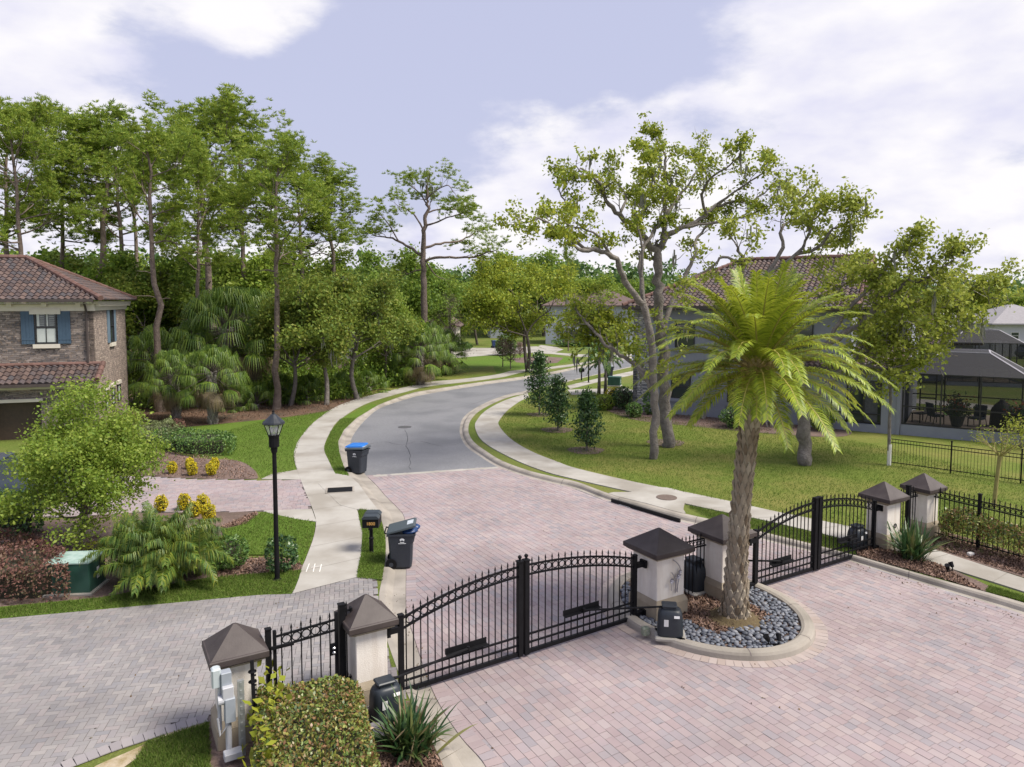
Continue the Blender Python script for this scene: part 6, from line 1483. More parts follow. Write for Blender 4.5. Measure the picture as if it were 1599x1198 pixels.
# ---- the three open oaks on the right lawn
def open_oak(base_px, limbs, d0, seed, label, nleaf, twig, L=0.165, leaf='oak', sig=0.155, drop=0.45, moss=18, clusters=()):
    rng = np.random.default_rng(seed); mb = MB(); tips = []; base = A(base_px[0], base_px[1], 0); poly_limbs(mb, tips, limbs, d0, rng, twig, 0)
    for (x,y,dd,r,nt) in clusters:         # extra twigs where the foliage hangs thick
        c = AD(x,y,d0+dd)
        for k in range(nt):
            q = c + Vector(rng.normal(size=3))*r; grow(mb, tips, q, Vector(rng.normal(size=3)).normalized(), 0.6, 0.02, 0, rng)
    mb.v = [(v[0]-base.x, v[1]-base.y, v[2]) for v in mb.v]; tips = [(p-base, d, q) for p, d, q in tips]
    t = thing('oak_tree', base, label, 'tree'); P = clumps(tips, nleaf/len(tips)/(1-drop), sig, rng, 0.75, drop); V, F = leaves(P, L, L*0.6, rng, flat=0.4); ms = moss_strands(tips, moss, rng, (0.3,0.9))
    tree_parts(t, mb, V, F, G[leaf], M['bark_grey'], [('moss', ms[0], ms[1], G['moss'])])
    return t
def low(limbs, k, y0=400): return [([(x, y if y > y0 else y0-(y0-y)*k) for x, y in l[0]],)+l[1:] for l in limbs]
dA = A(1020,717,0).y; dB = A(1043,698,0).y; dC = A(1257,726,0).y
LA = [([(1020,717),(1022,660),(1020,600),(1018,525),(1004,475)],0.19,0.15,0,0,0), ([(1004,475),(976,440),(962,405),(938,391),(903,388)],0.15,0.08,-1.5,4,0.4), ([(903,388),(880,378),(858,352),(840,335),(822,342),(805,345)],0.08,0.025,-1,9,0.15), ([(903,388),(893,360),(880,335),(884,308),(872,285),(884,255)],0.07,0.02,1.5,9,0.2),
      ([(938,391),(925,360),(900,350),(870,340)],0.06,0.02,-2,6,0.3), ([(1018,525),(1008,475),(1000,427),(1003,390),(1022,356),(1035,320)],0.13,0.05,2,5,0.5), ([(1017,610),(1000,578),(980,560),(955,545),(930,520),(905,492)],0.13,0.05,2,6,0.35), ([(1000,427),(1002,380),(996,350),(998,320)],0.07,0.03,1,4,0.4)]
open_oak((1020,717), low(LA,0.9), dA, 41, 'open oak with the slender pale trunk nearest the right pavement, reaching left', 13000, (0.72,1,3,0.10), clusters=((950,508,3,0.5,76),(922,498,3,0.5,80),(980,530,2,0.35,20),(1005,572,0.5,0.3,8),(945,520,3,0.4,36),(1030,565,1,0.35,8),(905,510,3,0.35,26)), moss=14)
LB_ = [([(1043,698),(1040,640),(1036,580),(1032,521),(1027,475),(1028,440),(1027,395)],0.30,0.20,0,1,0.7), ([(1027,395),(1008,370),(990,349),(962,318),(945,290),(934,265),(915,248),(902,240)],0.17,0.025,-2.5,11,0.3), ([(962,318),(975,290),(960,262),(950,240)],0.07,0.02,1.5,6,0.2), ([(1027,395),(1039,367),(1060,352),(1085,339),(1117,311),(1140,302),(1176,300),(1205,272)],0.16,0.025,2,11,0.35), ([(1039,367),(1040,328),(1041,280),(1039,235),(1035,208),(1022,183)],0.14,0.02,1,12,0.3), ([(1040,328),(1055,300),(1075,270),(1090,240),(1092,208)],0.09,0.02,2.5,10,0.25), ([(1041,280),(1020,262),(1012,235),(1005,215)],0.06,0.02,-2.5,8,0.2), ([(1117,311),(1105,280),(1112,255),(1140,235),(1155,218)],0.08,0.02,-1.5,9,0.25), ([(1085,339),(1120,335),(1155,330),(1185,318),(1215,300)],0.08,0.02,3,8,0.3), ([(990,349),(1000,325),(1010,300),(1000,280)],0.06,0.02,2.5,8,0.2), ([(1140,302),(1165,275),(1190,250),(1200,232)],0.06,0.02,0.5,8,0.2), ([(1032,521),(1050,470),(1070,430),(1085,400),(1086,375),(1105,345)],0.13,0.06,4,4,0.5)]
open_oak((1043,698), low(LB_,0.86), dB, 42, 'tall open oak with the thicker trunk behind the slender one, crown against the sky', 14000, (0.70,1,3,0.09), clusters=((1035,350,0,0.9,14),(1060,300,1,0.9,10),(1015,345,-1,0.8,10),(1050,545,0,0.6,16),(1035,480,-1,0.5,8)), moss=16)
LC = [([(1257,726),(1255,680),(1253,628),(1240,580),(1215,530)],0.30,0.20,0,0,0), ([(1215,530),(1185,490),(1165,458),(1158,405),(1150,380)],0.17,0.04,-1,4,0.6), ([(1165,458),(1195,425),(1240,395),(1262,365),(1270,335),(1285,322)],0.10,0.02,-0.5,9,0.45), ([(1195,425),(1220,380),(1218,349),(1239,330),(1245,300),(1262,285)],0.09,0.02,1.5,9,0.35), ([(1240,395),(1275,385),(1300,350),(1325,340),(1335,318)],0.08,0.02,-1,9,0.3), ([(1160,415),(1130,402),(1110,420),(1080,432)],0.07,0.03,-1,3,0.4),
      ([(1240,580),(1270,555),(1295,538),(1320,523),(1350,500),(1380,470),(1420,440),(1455,430),(1478,415),(1492,398)],0.17,0.025,-1.5,16,0.35), ([(1250,640),(1290,600),(1330,560),(1370,535),(1420,505),(1480,480),(1520,460),(1552,445)],0.16,0.025,1.5,18,0.3), ([(1295,538),(1320,490),(1350,460),(1375,430),(1400,400),(1420,390)],0.10,0.02,-2,12,0.25), ([(1215,530),(1245,495),(1285,470),(1320,445),(1345,420)],0.10,0.02,2,10,0.35), ([(1330,560),(1350,572),(1385,575),(1420,568)],0.07,0.02,-0.6,7,0.2)]
open_oak((1257,726), low(LC,0.85), dC, 43, 'stout oak right of the date palm with leafy limbs over the patio', 27000, (0.75,1,3,0.06), 0.17, 'right', 0.18, 0.30, 30, clusters=((1400,510,0,0.8,46),(1365,525,1,0.6,30),(1440,500,0,0.8,46),(1480,490,1,0.7,34),(1340,560,0,0.5,24),(1395,560,0,0.6,34),(1430,440,-1,0.6,22),(1470,440,0,0.6,22),(1440,545,1,0.6,30),(1500,470,0,0.5,20),(1400,470,0,0.6,22),(1300,400,1,0.4,8),(1520,462,1,0.45,26),(1548,452,1,0.3,10),(1290,395,0,0.4,12)))
# ------------------------------------------------------------------ palms
def frond(V, F, base, az, el, L, droop, nl, ll, lw, rng, twist=0.0, vee=0.5, hang=0.3, stalk=0.10, pts_out=None, jit=0.2):
    """feather leaf: arching midrib with two ranks of leaflets"""
    n = 14; d = Vector((math.cos(az)*math.cos(el), math.sin(az)*math.cos(el), math.sin(el))); p = Vector(base); P = [p.copy()]; D = [d.copy()]
    for i in range(n):
        d = (d + Vector((0,0,-droop*(0.35+1.3*i/n)/n))).normalized(); p = p + d*(L/n); P.append(p.copy()); D.append(d.copy())
    if pts_out is not None: pts_out.append(P)
    for k in range(nl):
        f = stalk + (1-stalk)*(k+0.5)/nl; i = min(int(f*n), n-1); q = P[i].lerp(P[i+1], f*n-i); a = D[i]
        side = a.cross(Vector((0,0,1))); side = side.normalized() if side.length > 1e-3 else Vector((math.cos(az+1.57),math.sin(az+1.57),0)); upv = side.cross(a).normalized()
        l = ll*(0.45+0.55*math.sin(math.pi*min(1,0.12+f*0.95))) * (0.9+0.2*rng.random())
        for s in (-1, 1):
            v = (a*(0.55+0.5*f) + side*s*1.0 + upv*(vee*(1-f)+jit*rng.normal()) + a*0.12*rng.normal() + Vector((0,0,-hang*0.4))).normalized()
            m = q + v*l*0.5; e = q + (v+Vector((0,0,-hang))).normalized()*l; w = v.cross(upv); w = w.normalized()*lw*0.5 if w.length > 1e-4 else a*lw*0.5
            b = len(V); V += [q-w*0.5, q+w*0.5, m+w, e, m-w]; F += [(b,b+1,b+2,b+4),(b+4,b+2,b+3,b+3)]
def tri_faces(F):
    out = []
    for f in F:
        out.append(f[:3])
        if f[3] != f[2]: out.append((f[0], f[2], f[3]))
    return np.array(out)
def boots(mb, path, rad, rows, per, rng, h=0.05):
    """overlapping cut leaf bases spiralling up a palm trunk"""
    n = len(path)
    for j in range(rows):
        f = (j+0.5)/rows; i = min(int(f*(n-1)), n-2); c = path[i].lerp(path[i+1], f*(n-1)-i); r = rad[i]+(rad[i+1]-rad[i])*(f*(n-1)-i); L = (path[-1]-path[0]).length/rows
        for k in range(per):
            a = 2*math.pi*(k+0.5*(j%2))/per + rng.normal()*0.05; u = Vector((math.cos(a),math.sin(a),0)); w = Vector((-math.sin(a),math.cos(a),0))*(math.pi*r/per*1.04); z = Vector((0,0,1))
            hh = h*(0.7+0.6*rng.random())
            mb.add([c+u*(r-.01)-z*L*0.95, c+u*r+w*0.95, c+u*(r-0.0)+z*L*1.0, c+u*r-w*0.95, c+u*(r+hh)+z*L*0.62+w*.35, c+u*(r+hh)+z*L*0.62-w*.35], [(0,1,4),(0,4,5),(0,5,3),(1,2,4),(2,3,5),(4,2,5)])
# the date palm on the island
rng = np.random.default_rng(5); pb = A(1147, 965, 0.0); pb.z = -0.05; heart = AD(1184, 560, pb.y - 0.1)
t = thing('date_palm', pb, 'date palm with golden green fronds and a diamond patterned trunk on the island', 'palm tree')
hl_ = heart-pb; path = smooth_line([Vector((0,0,0)), Vector((hl_.x*0.12,0,hl_.z*0.3)), Vector((hl_.x*0.5,hl_.y*.5,hl_.z*0.68)), hl_-Vector((0,0,0.55))], 6); n = len(path)
rad = [0.40-0.13*min(1,i/4)+0.0*i for i in range(n)]; rad = [0.34,0.285,0.25,0.232,0.218,0.207,0.20,0.195,0.19]+[0.187]*(n-9)
m = MB(); m.tube(path, [r*0.98 for r in rad], 16); boots(m, path, rad, 30, 11, rng, 0.04); m.build('trunk', M['bark_palm'], t)
m = MB(); m.lathe([(0.68,0.0),(0.60,0.05),(0.46,0.09),(0.38,0.16),(0.0,0.17)], n=20); m.build('root_mat', surf('root_mat', (0.075,0.05,0.026), (0.13,0.10,0.045), 10, 0.95, 0.8, 40), t)
m = MB(); m.lathe([(0.26,0),(0.30,0.15),(0.33,0.45),(0.24,0.75),(0.10,0.95),(0.0,1.0)], hl_-Vector((0,0,0.72)), 14); boots(m, [hl_-Vector((0,0,0.72)), hl_-Vector((0,0,0.1))], [0.30,0.30], 5, 11, rng, 0.09); m.build('crownshaft', surf('frond_bases', (0.20,0.14,0.05), (0.30,0.24,0.08), 8, 0.85, 0.5, 20), t)
V = []; F = []; ribs = []; N = 92
for k in range(N):
    f = (k+0.5)/N; el = math.radians(84 - 98*f**0.92 + rng.normal()*5); az = k*2.39996 + rng.normal()*0.12; L = (1.85+0.62*min(1,f*1.7))*(0.92+0.16*rng.random()) - (0.35 if f > 0.86 else 0)
    frond(V, F, hl_+Vector((math.cos(az)*0.16,math.sin(az)*0.16,0.10-0.45*f)), az, el, L, 0.80+0.55*(1-abs(2*f-1)), 66, 0.37, 0.028, rng, jit=0.09, vee=0.5, hang=0.24, stalk=0.14, pts_out=ribs)
cr = link('crown', npmesh('crown', np.array(V), tri_faces(F), G['date']), t)
m = MB()
for P in ribs: m.tube(P[::2], [0.026-0.021*i/7 for i in range(len(P[::2]))], 4, cap=False)
m.build('midribs', surf('frond_midrib', (0.27,0.23,0.05), (0.36,0.31,0.08), 5, 0.6), t)
# feather palm clump in the left bed
rng = np.random.default_rng(6); V = []; F = []; ribs = []
t = thing('palm_clump', A(257,912,0), 'bushy arching palm clump with yellowing lower fronds beside the green utility box', 'palm')
for k in range(150):
    f = (k+.5)/150; az = k*2.39996+rng.normal()*0.2; el = math.radians(84-62*f+rng.normal()*7); b = Vector((rng.normal()*0.34, rng.normal()*0.30, 0.35+0.5*rng.random())); frond(V, F, b, az, el, (1.15+0.05*f)*(0.85+.3*rng.random()), 1.5+1.1*f*rng.random(), 70, 0.36, 0.019, rng, jit=0.35, vee=0.25, hang=0.85, stalk=0.16, pts_out=ribs)
link('crown', npmesh('crown', np.array(V), tri_faces(F), G['robel']), t); m = MB()
for P in ribs: m.tube(P[::2], [0.014-0.011*i/7 for i in range(len(P[::2]))], 4, cap=False)
m.build('midribs', surf('palm_stalk', (0.10,0.13,0.03), (0.16,0.17,0.05), 5, 0.6), t)
m = MB()
for k in range(5): a = k*1.3; m.tube([(0.2*math.cos(a),0.2*math.sin(a),0),(0.3*math.cos(a),0.3*math.sin(a),0.7)], [0.09,0.06], 8)
m.build('stem', M['bark_dark'], t)
# garden palms by the far driveway
def foxtail(loc, H, seed, label, L=1.9):
    rng = np.random.default_rng(seed); t = thing('garden_palm', loc, label, 'palm tree', 'garden palms by the far driveway'); V = []; F = []
    for k in range(13):
        f = (k+.5)/13; az = k*2.4+rng.normal()*.2; frond(V, F, Vector((0,0,H)), az, math.radians(80-75*f), L, 2.1, 34, 0.42, 0.06, rng, vee=0.4, hang=0.6, stalk=0.12)
    m = MB(); m.tube([(0,0,0),(0.03,0,H*0.5),(0,0,H*0.92)], [0.14,0.10,0.085], 10); m.build('trunk', M['bark_grey'], t, smooth=True)
    m = MB(); m.tube([(0,0,H*0.8),(0,0,H*1.03)], [0.09,0.04], 8); m.build('crownshaft', surf('green_shaft', (0.06,0.11,0.03), rough=0.5), t); link('crown', npmesh('crown', np.array(V), tri_faces(F), G['hedge']), t)
foxtail(A(935,620,0), 2.9, 1, 'slender green garden palm, taller of the two beside the far utility box', 2.1); foxtail(A(945,616,0), 2.3, 2, 'shorter garden palm leaning over the far utility box', 1.8)
# fan palms
def fan_palm(seed, H, nl, label, group, skirt=10, R_=0.95, name='cabbage_palm', boot=True):
    rng = np.random.default_rng(seed); t = thing(name, (0,0,0), label, 'palm tree', group); V = []; F = []; Vd = []; Fd = []; m = MB(); st = MB()
    path = [Vector((0,0,0)), Vector((rng.normal()*0.08,rng.normal()*0.08,H*0.5)), Vector((rng.normal()*0.1,rng.normal()*0.1,H))]
    m.tube(path, [0.24,0.19,0.17], 10)
    if boot: boots(m, path, [0.23,0.20,0.20], max(6,int(H*5)), 9, rng, 0.10)
    for k in range(nl+skirt):
        dead = k >= nl; f = (k+.5)/nl if not dead else 1.0
        az = k*2.39996+rng.normal()*.2; el = math.radians(82-105*f+rng.normal()*8) if not dead else math.radians(-55+rng.normal()*12); pl = (1.0+0.5*f)*R_*(0.8+0.4*rng.random())*(0.75 if dead else 1)
        d = Vector((math.cos(az)*math.cos(el), math.sin(az)*math.cos(el), math.sin(el))); b = path[-1]+Vector((0,0,0.15-0.3*f)); c = b+d*pl; c.z -= 0.10*pl
        st.tube([b,c], [0.022,0.014], 4, cap=False)
        side = d.cross(Vector((0,0,1))); side = side.normalized() if side.length > 1e-3 else Vector((1,0,0)); upv = side.cross(d).normalized(); VV, FF = (Vd, Fd) if dead else (V, F); ns = 26
        for s in range(ns):
            a = (s/(ns-1)-0.5)*math.radians(215); v = (d*math.cos(a)+side*math.sin(a)+upv*(0.18*math.cos(a*1.5)-0.1)).normalized(); l = R_*0.95*(0.75+0.25*math.cos(a))*(0.9+.2*rng.random()); w = (v.cross(upv)).normalized()*0.021
            mid = c+(v+Vector((0,0,-0.15))).normalized()*l*0.5; e = mid+(v*0.7+Vector((0,0,-1.2-0.8*rng.random()))).normalized()*l*0.62; q = len(VV); VV += [c-w*.3, c+w*.3, mid+w, e, mid-w]; FF += [(q,q+1,q+2,q+4),(q+4,q+2,q+3,q+3)]
    tk = m.build('trunk', M['bark_palm_grey'], t); cr = link('crown', npmesh('crown', np.array(V), tri_faces(F), G['sabal']), t); parts = [(tk,[]),(cr,[]),(st.build('leaf_stalks', M['bark_dark'], t),[])]
    if skirt: parts.append((link('dead_leaves', npmesh('dead_leaves', np.array(Vd), tri_faces(Fd), G['thatch']), t),[]))
    return t, parts
M['bark_palm_grey'] = ramp_island('cabbage_boot', [(0.10,0.09,0.08),(0.20,0.18,0.16),(0.30,0.28,0.25),(0.15,0.13,0.11)], 0.95)
fg = 'cabbage palms of the woods'
FA = fan_palm(51, 2.9, 64, 'x', fg, 18, 1.0); FB = fan_palm(52, 2.3, 52, 'x', fg, 12, 1.0)
for px, py, dd, tm, s, rz, lab in [(333,662,0,FA,1.0,0.3,'big cabbage palm with a woven grey trunk at the edge of the pine straw'), (275,657,0,FA,0.92,2.0,'cabbage palm with dead hanging leaves left of the big one'), (350,0,47,FA,1.75,4.0,'taller cabbage palm crown rising behind the big one'), (300,0,46,FB,1.45,1.3,'cabbage palm crown between the two front trunks'), (240,0,47,FB,1.35,5.0,'cabbage palm crown at the corner of the stone house'), (395,0,52,FA,1.75,0.9,'cabbage palm left of the street lamp pine trunk, deep in shade'),
                               (672,594,0,FA,1.15,2.5,'cabbage palm left of the bare cypress'), (655,0,58,FB,1.25,0.5,'cabbage palm leaning into the light green tree'), (700,585,0,FB,1.1,4.4,'cabbage palm with ragged brown skirt nearest the ditch'), (620,0,62,FB,1.2,3.0,'low cabbage palm in the shade of the light green tree'), (640,0,105,FA,1.7,3.0,'distant cabbage palm above the beige house roof')]:
    q = A(px,py,0) if py else AD(px,470,dd); q.z = 0; copy_thing(tm[0], tm[1], q, rz, lab, s)
for tm in (FA, FB): retire(tm)
pg2 = 'palmetto bushes under the woods'
PM = fan_palm(53, 0.25, 26, 'x', pg2, 0, 0.85, 'palmetto', False)
for px, dd, s, rz, lab in [(395,45.5,1.1,0.2,'dark palmetto bush left of the street lamp pine trunk'), (475,48.5,1.2,1.0,'palmetto bush between the two leaning oaks'), (440,49,1.2,3.3,'palmetto bush just right of the street lamp pine trunk'), (530,51,1.1,2.0,'palmetto bush between the leaning and the straight oak'), (575,54,1.1,4.0,'palmetto bush right of the straight grey oak'), (610,58,1.0,5.0,'palmetto bush under the light green tree'), (365,44.5,0.8,0.9,'small palmetto right of the big cabbage palm trunk')]:
    q = AD(px,470,dd); q.z = 0; copy_thing(PM[0], PM[1], q, rz, lab, s)
retire(PM)
# ------------------------------------------------------------------ garden trees
own(123, 857, (61, 4.6, 2.35, 1.3, G['bright'], M['bark_grey'], 46000, 0.10), 'light green fine leaved tree with a short pale trunk in front of the stone house', 4.75, 606, name='ornamental_tree', nl=13, lev=2, tr=0.022, el=(8,74), sig=0.26)
def small_tree(px, py, top, wid, seed, label, leaf='dark', n=2600, L=0.16, bare=0.14):
    rng = np.random.default_rng(seed); b = A(px,py,0); H = AD(px,top,b.y).z; R_ = wid*b.y/FPX/2; t = thing('magnolia_tree', b, label, 'tree', 'young magnolias in mulch rings'); mb = MB(); tips = []
    mb.tube([(0,0,0),(0.02,0.01,H*.4),(0,0,H*0.95)], [0.055,0.04,0.012], 7, cap=False)
    for k in range(34):
        f = (k+rng.random())/34; z = H*(bare+0.02+(0.96-bare)*f); r = R_*min(1.0,(f+0.10)*5)*(1-f)**0.75*(0.75+0.5*rng.random())+0.08; a = k*2.4; d = Vector((math.cos(a),math.sin(a),0.55)).normalized(); mb.tube([Vector((0,0,z-r*0.3)), Vector((0,0,z-r*.3))+d*r], [0.02,0.006], 4, cap=False)
        for g_ in (0.45,0.75,1.0): tips.append((Vector((0,0,z-r*.3))+d*r*g_, d, r))
    P = clumps(tips, n/len(tips), 0.15, rng); V, F = leaves(P, L, L*0.5, rng, flat=0.3); tree_parts(t, mb, V, F, G[leaf], M['bark_grey']); return t
small_tree(842,649,551,52,1,'young dark magnolia, the tallest and farthest of three in mulch rings', n=3600); small_tree(871,673,588,44,2,'young dark magnolia, the middle one of three in mulch rings', n=2800); small_tree(916,704,612,48,3,'young dark magnolia, nearest of three in mulch rings, with a thin top', n=2400)
def bare_tree(px, py, top, seed, label, spread=0.9, name='bare_cypress', mat=None):
    rng = np.random.default_rng(seed); b = A(px,py,0); H = AD(px,top,b.y).z; t = thing(name, b, label, 'tree', None); mb = MB(); tips = []; mb.tube([(0,0,0),(0.03,0,H*.5),(0,0,H)], [0.022*H,0.013*H,0.01], 7, cap=False)
    for k in range(26):
        f = (k+rng.random())/26; z = H*(0.22+0.76*f); a = k*2.4; L = spread*H*0.28*(1-f*0.8)+0.1; d = Vector((math.cos(a),math.sin(a),0.5)).normalized(); grow(mb, tips, Vector((0,0,z)), d, L, 0.025+0.02*(1-f), 1, rng, 4, 0.2, 0.08, (0.4,0.9), (0.4,0.7), 4)
    mb.build('trunk', mat or M['bark_dark'], t); P = clumps(tips, 7, 0.14, rng); V, F = leaves(P, 0.20, 0.022, rng); link('twigs', npmesh('twigs', V, F, G['twig']), t)
leafm('twig', [(0.17,0.11,0.095),(0.25,0.17,0.15),(0.20,0.15,0.13)], 0.1)
bare_tree(703,584,462,1,'leafless pinkish cypress beside the cabbage palms at the ditch'); bare_tree(785,573,528,2,'small leafless cypress left of the forked oak on the pond bank'); bare_tree(797,577,533,3,'small leafless cypress right beside the forked oak trunk'); bare_tree(812,562,536,4,'leafless sapling behind the forked oak on the pond bank')
# pruned crape myrtle and slender sapling on the right lawn
rng = np.random.default_rng(77); b = A(1552,792,0); t = thing('crape_myrtle', b, 'pruned young tree with a yellow green trunk and thin twigs behind the right hedge', 'tree'); mb = MB(); tips = []
mb.tube([(0,0,0),(0.05,0,0.9),(0.12,0,1.75)], [0.07,0.06,0.065], 8)
for k in range(9):
    a = k*0.7; d = Vector((math.cos(a)*0.8,math.sin(a)*0.8,0.75)).normalized(); grow(mb, tips, Vector((0.12,0,1.7)), d, 0.75, 0.025, 1, rng, 4, 0.15, 0.06, (0.3,0.7), (0.4,0.7), 4)
mb.build('trunk', surf('yellow_bark', (0.22,0.19,0.06), (0.30,0.26,0.10), 7, 0.8), t); P = clumps(tips, 6, 0.10, rng); V, F = leaves(P, 0.07, 0.04, rng); link('crown', npmesh('crown', V, F, G['right']), t)
b = A(1388,727,0); tp = AD(1379,535,b.y+0.3); t = thing('palm_pole', b, 'slender pale leaning stem with a white foot at the corner of the back garden fence', 'sapling'); m = MB(); q = tp-b
m.tube(smooth_line([Vector((0,0,0)), Vector((q.x*.15,0,q.z*.35)), Vector((q.x*.2,0,q.z*.6)), q], 4), [0.07]*5+[0.06]*5+[0.045]*3, 8); m.build('trunk', M['bark_grey'], t); MB().tube([(0,0,0),(0.0,0,0.9)], 0.085, 8).build('guard', M['white'], t)
rng = np.random.default_rng(3); P = np.array(q)+rng.normal(size=(300,3))*[0.4,0.4,0.25]; V, F = leaves(P, 0.12, 0.07, rng); link('crown', npmesh('crown', V, F, G['right']), t)
# ------------------------------------------------------------------ hedges and shrubs
def prism_hedge(name, poly, h, n, L, leaf, label, cat='hedge', seed=1, core=True, shell=0.10, wl=0.55, z0=0.0, bump=0.10, extra=None):
    rng = np.random.default_rng(seed); poly = [Vector((p[0],p[1],0)) for p in poly]; c = sum(poly, Vector())/len(poly); t = thing(name, (c.x,c.y,0), label, cat); lp = [p-c for p in poly]
    P = np.array([(p.x,p.y) for p in lp]); lo = P.min(0); hi = P.max(0); pts = []
    nt = int(n*0.5); q = lo+rng.random((nt*3,2))*(hi-lo); q = q[inside(q, lp)][:nt]; hh = h + bump*(np.sin(q[:,0]*5+seed)*0.5+np.sin(q[:,1]*4.3+1)*0.5) ; ed = np.min([np.abs((q[:,0]-a.x)*(b.y-a.y)-(q[:,1]-a.y)*(b.x-a.x))/max((b-a).length,1e-6) for a,b in zip(lp, lp[1:]+lp[:1])], axis=0); hh = hh-0.16*h*np.clip(1-ed/0.2,0,1)**2; pts.append(np.column_stack([q, hh-np.abs(rng.normal(size=len(q)))*shell]))
    per = [(lp[(i+1)%len(lp)]-lp[i]) for i in range(len(lp))]; tot = sum(e.length for e in per)
    for i, e in enumerate(per):
        k = int(n*0.5*e.length/tot); f = rng.random(k); nrm = np.array([e.y,-e.x])/max(e.length,1e-6); 
        if (Vector((nrm[0],nrm[1],0))).dot(lp[i]+e*0.5) < 0: nrm = -nrm
        base = np.array([(lp[i]+e*x)[:2] for x in f]).reshape(-1,2); inn = np.abs(rng.normal(size=k))*shell - 0.04; z = z0+0.04+(h-z0)*0.92*rng.random(k)**0.8; inn = inn+0.12*np.clip((z/h-0.72)/0.2,0,1)**2
        pts.append(np.column_stack([base-nrm*inn[:,None], z]))
    P = np.concatenate(pts); V, F = leaves(P, L, L*wl, rng, flat=0.3); link('foliage', npmesh('foliage', V, F, G[leaf]), t)
    if extra: P2 = P[rng.random(len(P)) < extra[1]]; P2 = P2 + np.array([0,0,0.05]); V, F = leaves(P2, L*1.3, L*0.8, rng, flat=0.2); link('new_shoots', npmesh('new_shoots', V, F, G[extra[0]]), t)
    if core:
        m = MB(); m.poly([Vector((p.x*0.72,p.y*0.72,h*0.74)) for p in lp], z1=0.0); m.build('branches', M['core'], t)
    return t
def world_poly(pp, z=0.0): return [A(x,y,z) for x,y in pp]
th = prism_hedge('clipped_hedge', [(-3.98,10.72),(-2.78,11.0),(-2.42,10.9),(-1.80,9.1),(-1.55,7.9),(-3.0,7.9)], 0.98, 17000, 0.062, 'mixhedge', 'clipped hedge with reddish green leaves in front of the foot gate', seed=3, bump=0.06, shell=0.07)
rng = np.random.default_rng(8); P = np.concatenate([np.column_stack([-0.95+rng.normal(size=420)*0.13, (rng.random(420)-0.35)*2.6, 0.2+rng.random(420)*0.85])]); P[:,0] -= (P[:,1])*0.28-0.1; V, F = leaves(P, 0.15, 0.085, rng, flat=0.4); link('new_shoots', npmesh('new_shoots', V, F, G['lime']), th)['kind'] = 'stuff'
b = P6.location; hp = [b-RD*0.55+GD*0.35, b-RD*5.4+GD*0.35, b-RD*5.4-GD*0.45, b-RD*0.7-GD*0.40]
prism_hedge('fence_hedge', hp, 0.98, 9000, 0.085, 'mixhedge', 'loose green and reddish hedge growing against the right iron fence', seed=5, core=False, shell=0.22, z0=0.22, bump=0.14)
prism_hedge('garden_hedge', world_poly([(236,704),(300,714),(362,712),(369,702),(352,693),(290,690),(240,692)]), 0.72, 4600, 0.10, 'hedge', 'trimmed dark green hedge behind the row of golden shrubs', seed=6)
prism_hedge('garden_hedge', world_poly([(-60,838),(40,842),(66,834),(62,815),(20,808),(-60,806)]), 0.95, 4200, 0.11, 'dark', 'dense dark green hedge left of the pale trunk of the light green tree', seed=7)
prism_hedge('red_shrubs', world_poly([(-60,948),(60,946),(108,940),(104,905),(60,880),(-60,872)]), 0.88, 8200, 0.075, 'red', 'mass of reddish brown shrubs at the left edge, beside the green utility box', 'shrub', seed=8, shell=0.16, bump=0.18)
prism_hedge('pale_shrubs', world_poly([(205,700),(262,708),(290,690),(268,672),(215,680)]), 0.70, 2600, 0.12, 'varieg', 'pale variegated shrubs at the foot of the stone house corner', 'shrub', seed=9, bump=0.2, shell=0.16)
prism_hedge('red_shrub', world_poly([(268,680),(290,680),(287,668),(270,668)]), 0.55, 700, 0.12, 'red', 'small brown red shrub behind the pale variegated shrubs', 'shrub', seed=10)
def ball_shrub(px, py, r, h, leaf, label, name='shrub', n=700, L=0.08, group=None, seed=1, z=0.0, core=True):
    rng = np.random.default_rng(seed); t = thing(name, A(px,py,0), label, 'shrub', group); d = rng.normal(size=(n,3)); d = unit(d); k = 0.72+0.28*rng.random((n,1))**0.5; P = d*k*np.array([r,r,h/2])*(1+0.12*np.sin(d[:,:1]*7+seed)*np.sin(d[:,1:2]*6)); P[:,2] += h/2+z; P = P[P[:,2] > 0.02]
    V, F = leaves(P, L, L*0.55, rng, flat=0.2); link('foliage', npmesh('foliage', V, F, G[leaf]), t); m = MB()
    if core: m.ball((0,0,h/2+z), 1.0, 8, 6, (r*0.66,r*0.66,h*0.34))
    m.tube([(0,0,0),(0,0,h*0.5+z)], 0.03, 6); m.build('stem', M['core'], t); return t
for i, (px, py, s, lab) in enumerate([(269,740,0.9,'golden shrub before the trimmed hedge, leftmost and apart from the two pairs'), (296.5,733,0.85,'small golden shrub at the back of the middle pair by the hedge'), (300.5,743,1.0,'golden shrub at the front of the middle pair by the hedge'), (330.5,743,1.0,'golden shrub at the front of the right pair by the hedge'), (335.5,734,0.9,'small golden shrub at the back of the right pair by the hedge'), (252,800,1.0,'golden shrub peeping over the left side of the palm clump'), (288,797,1.0,'golden shrub peeping over the middle of the palm clump'), (317,802,1.1,'tallest golden shrub over the right side of the palm clump'), (326,815,1.0,'golden shrub in front of the tallest one, right of the palm clump'), (304,808,0.9,'golden shrub half hidden by the palm clump fronds')]):
    ball_shrub(px, py, 0.21*s, 0.58*s, 'gold', lab, 'golden_shrub', 900, 0.06, 'golden shrubs along the brick driveway', i+1)
ball_shrub(440,893,0.42,0.95,'dark','small dark glossy shrub directly behind the near street lamp',n=900,L=0.10,seed=3, core=False)
ball_shrub(356,888,0.55,0.85,'hedge','round green shrub touching the right side of the palm clump',n=1500,L=0.08,seed=4)
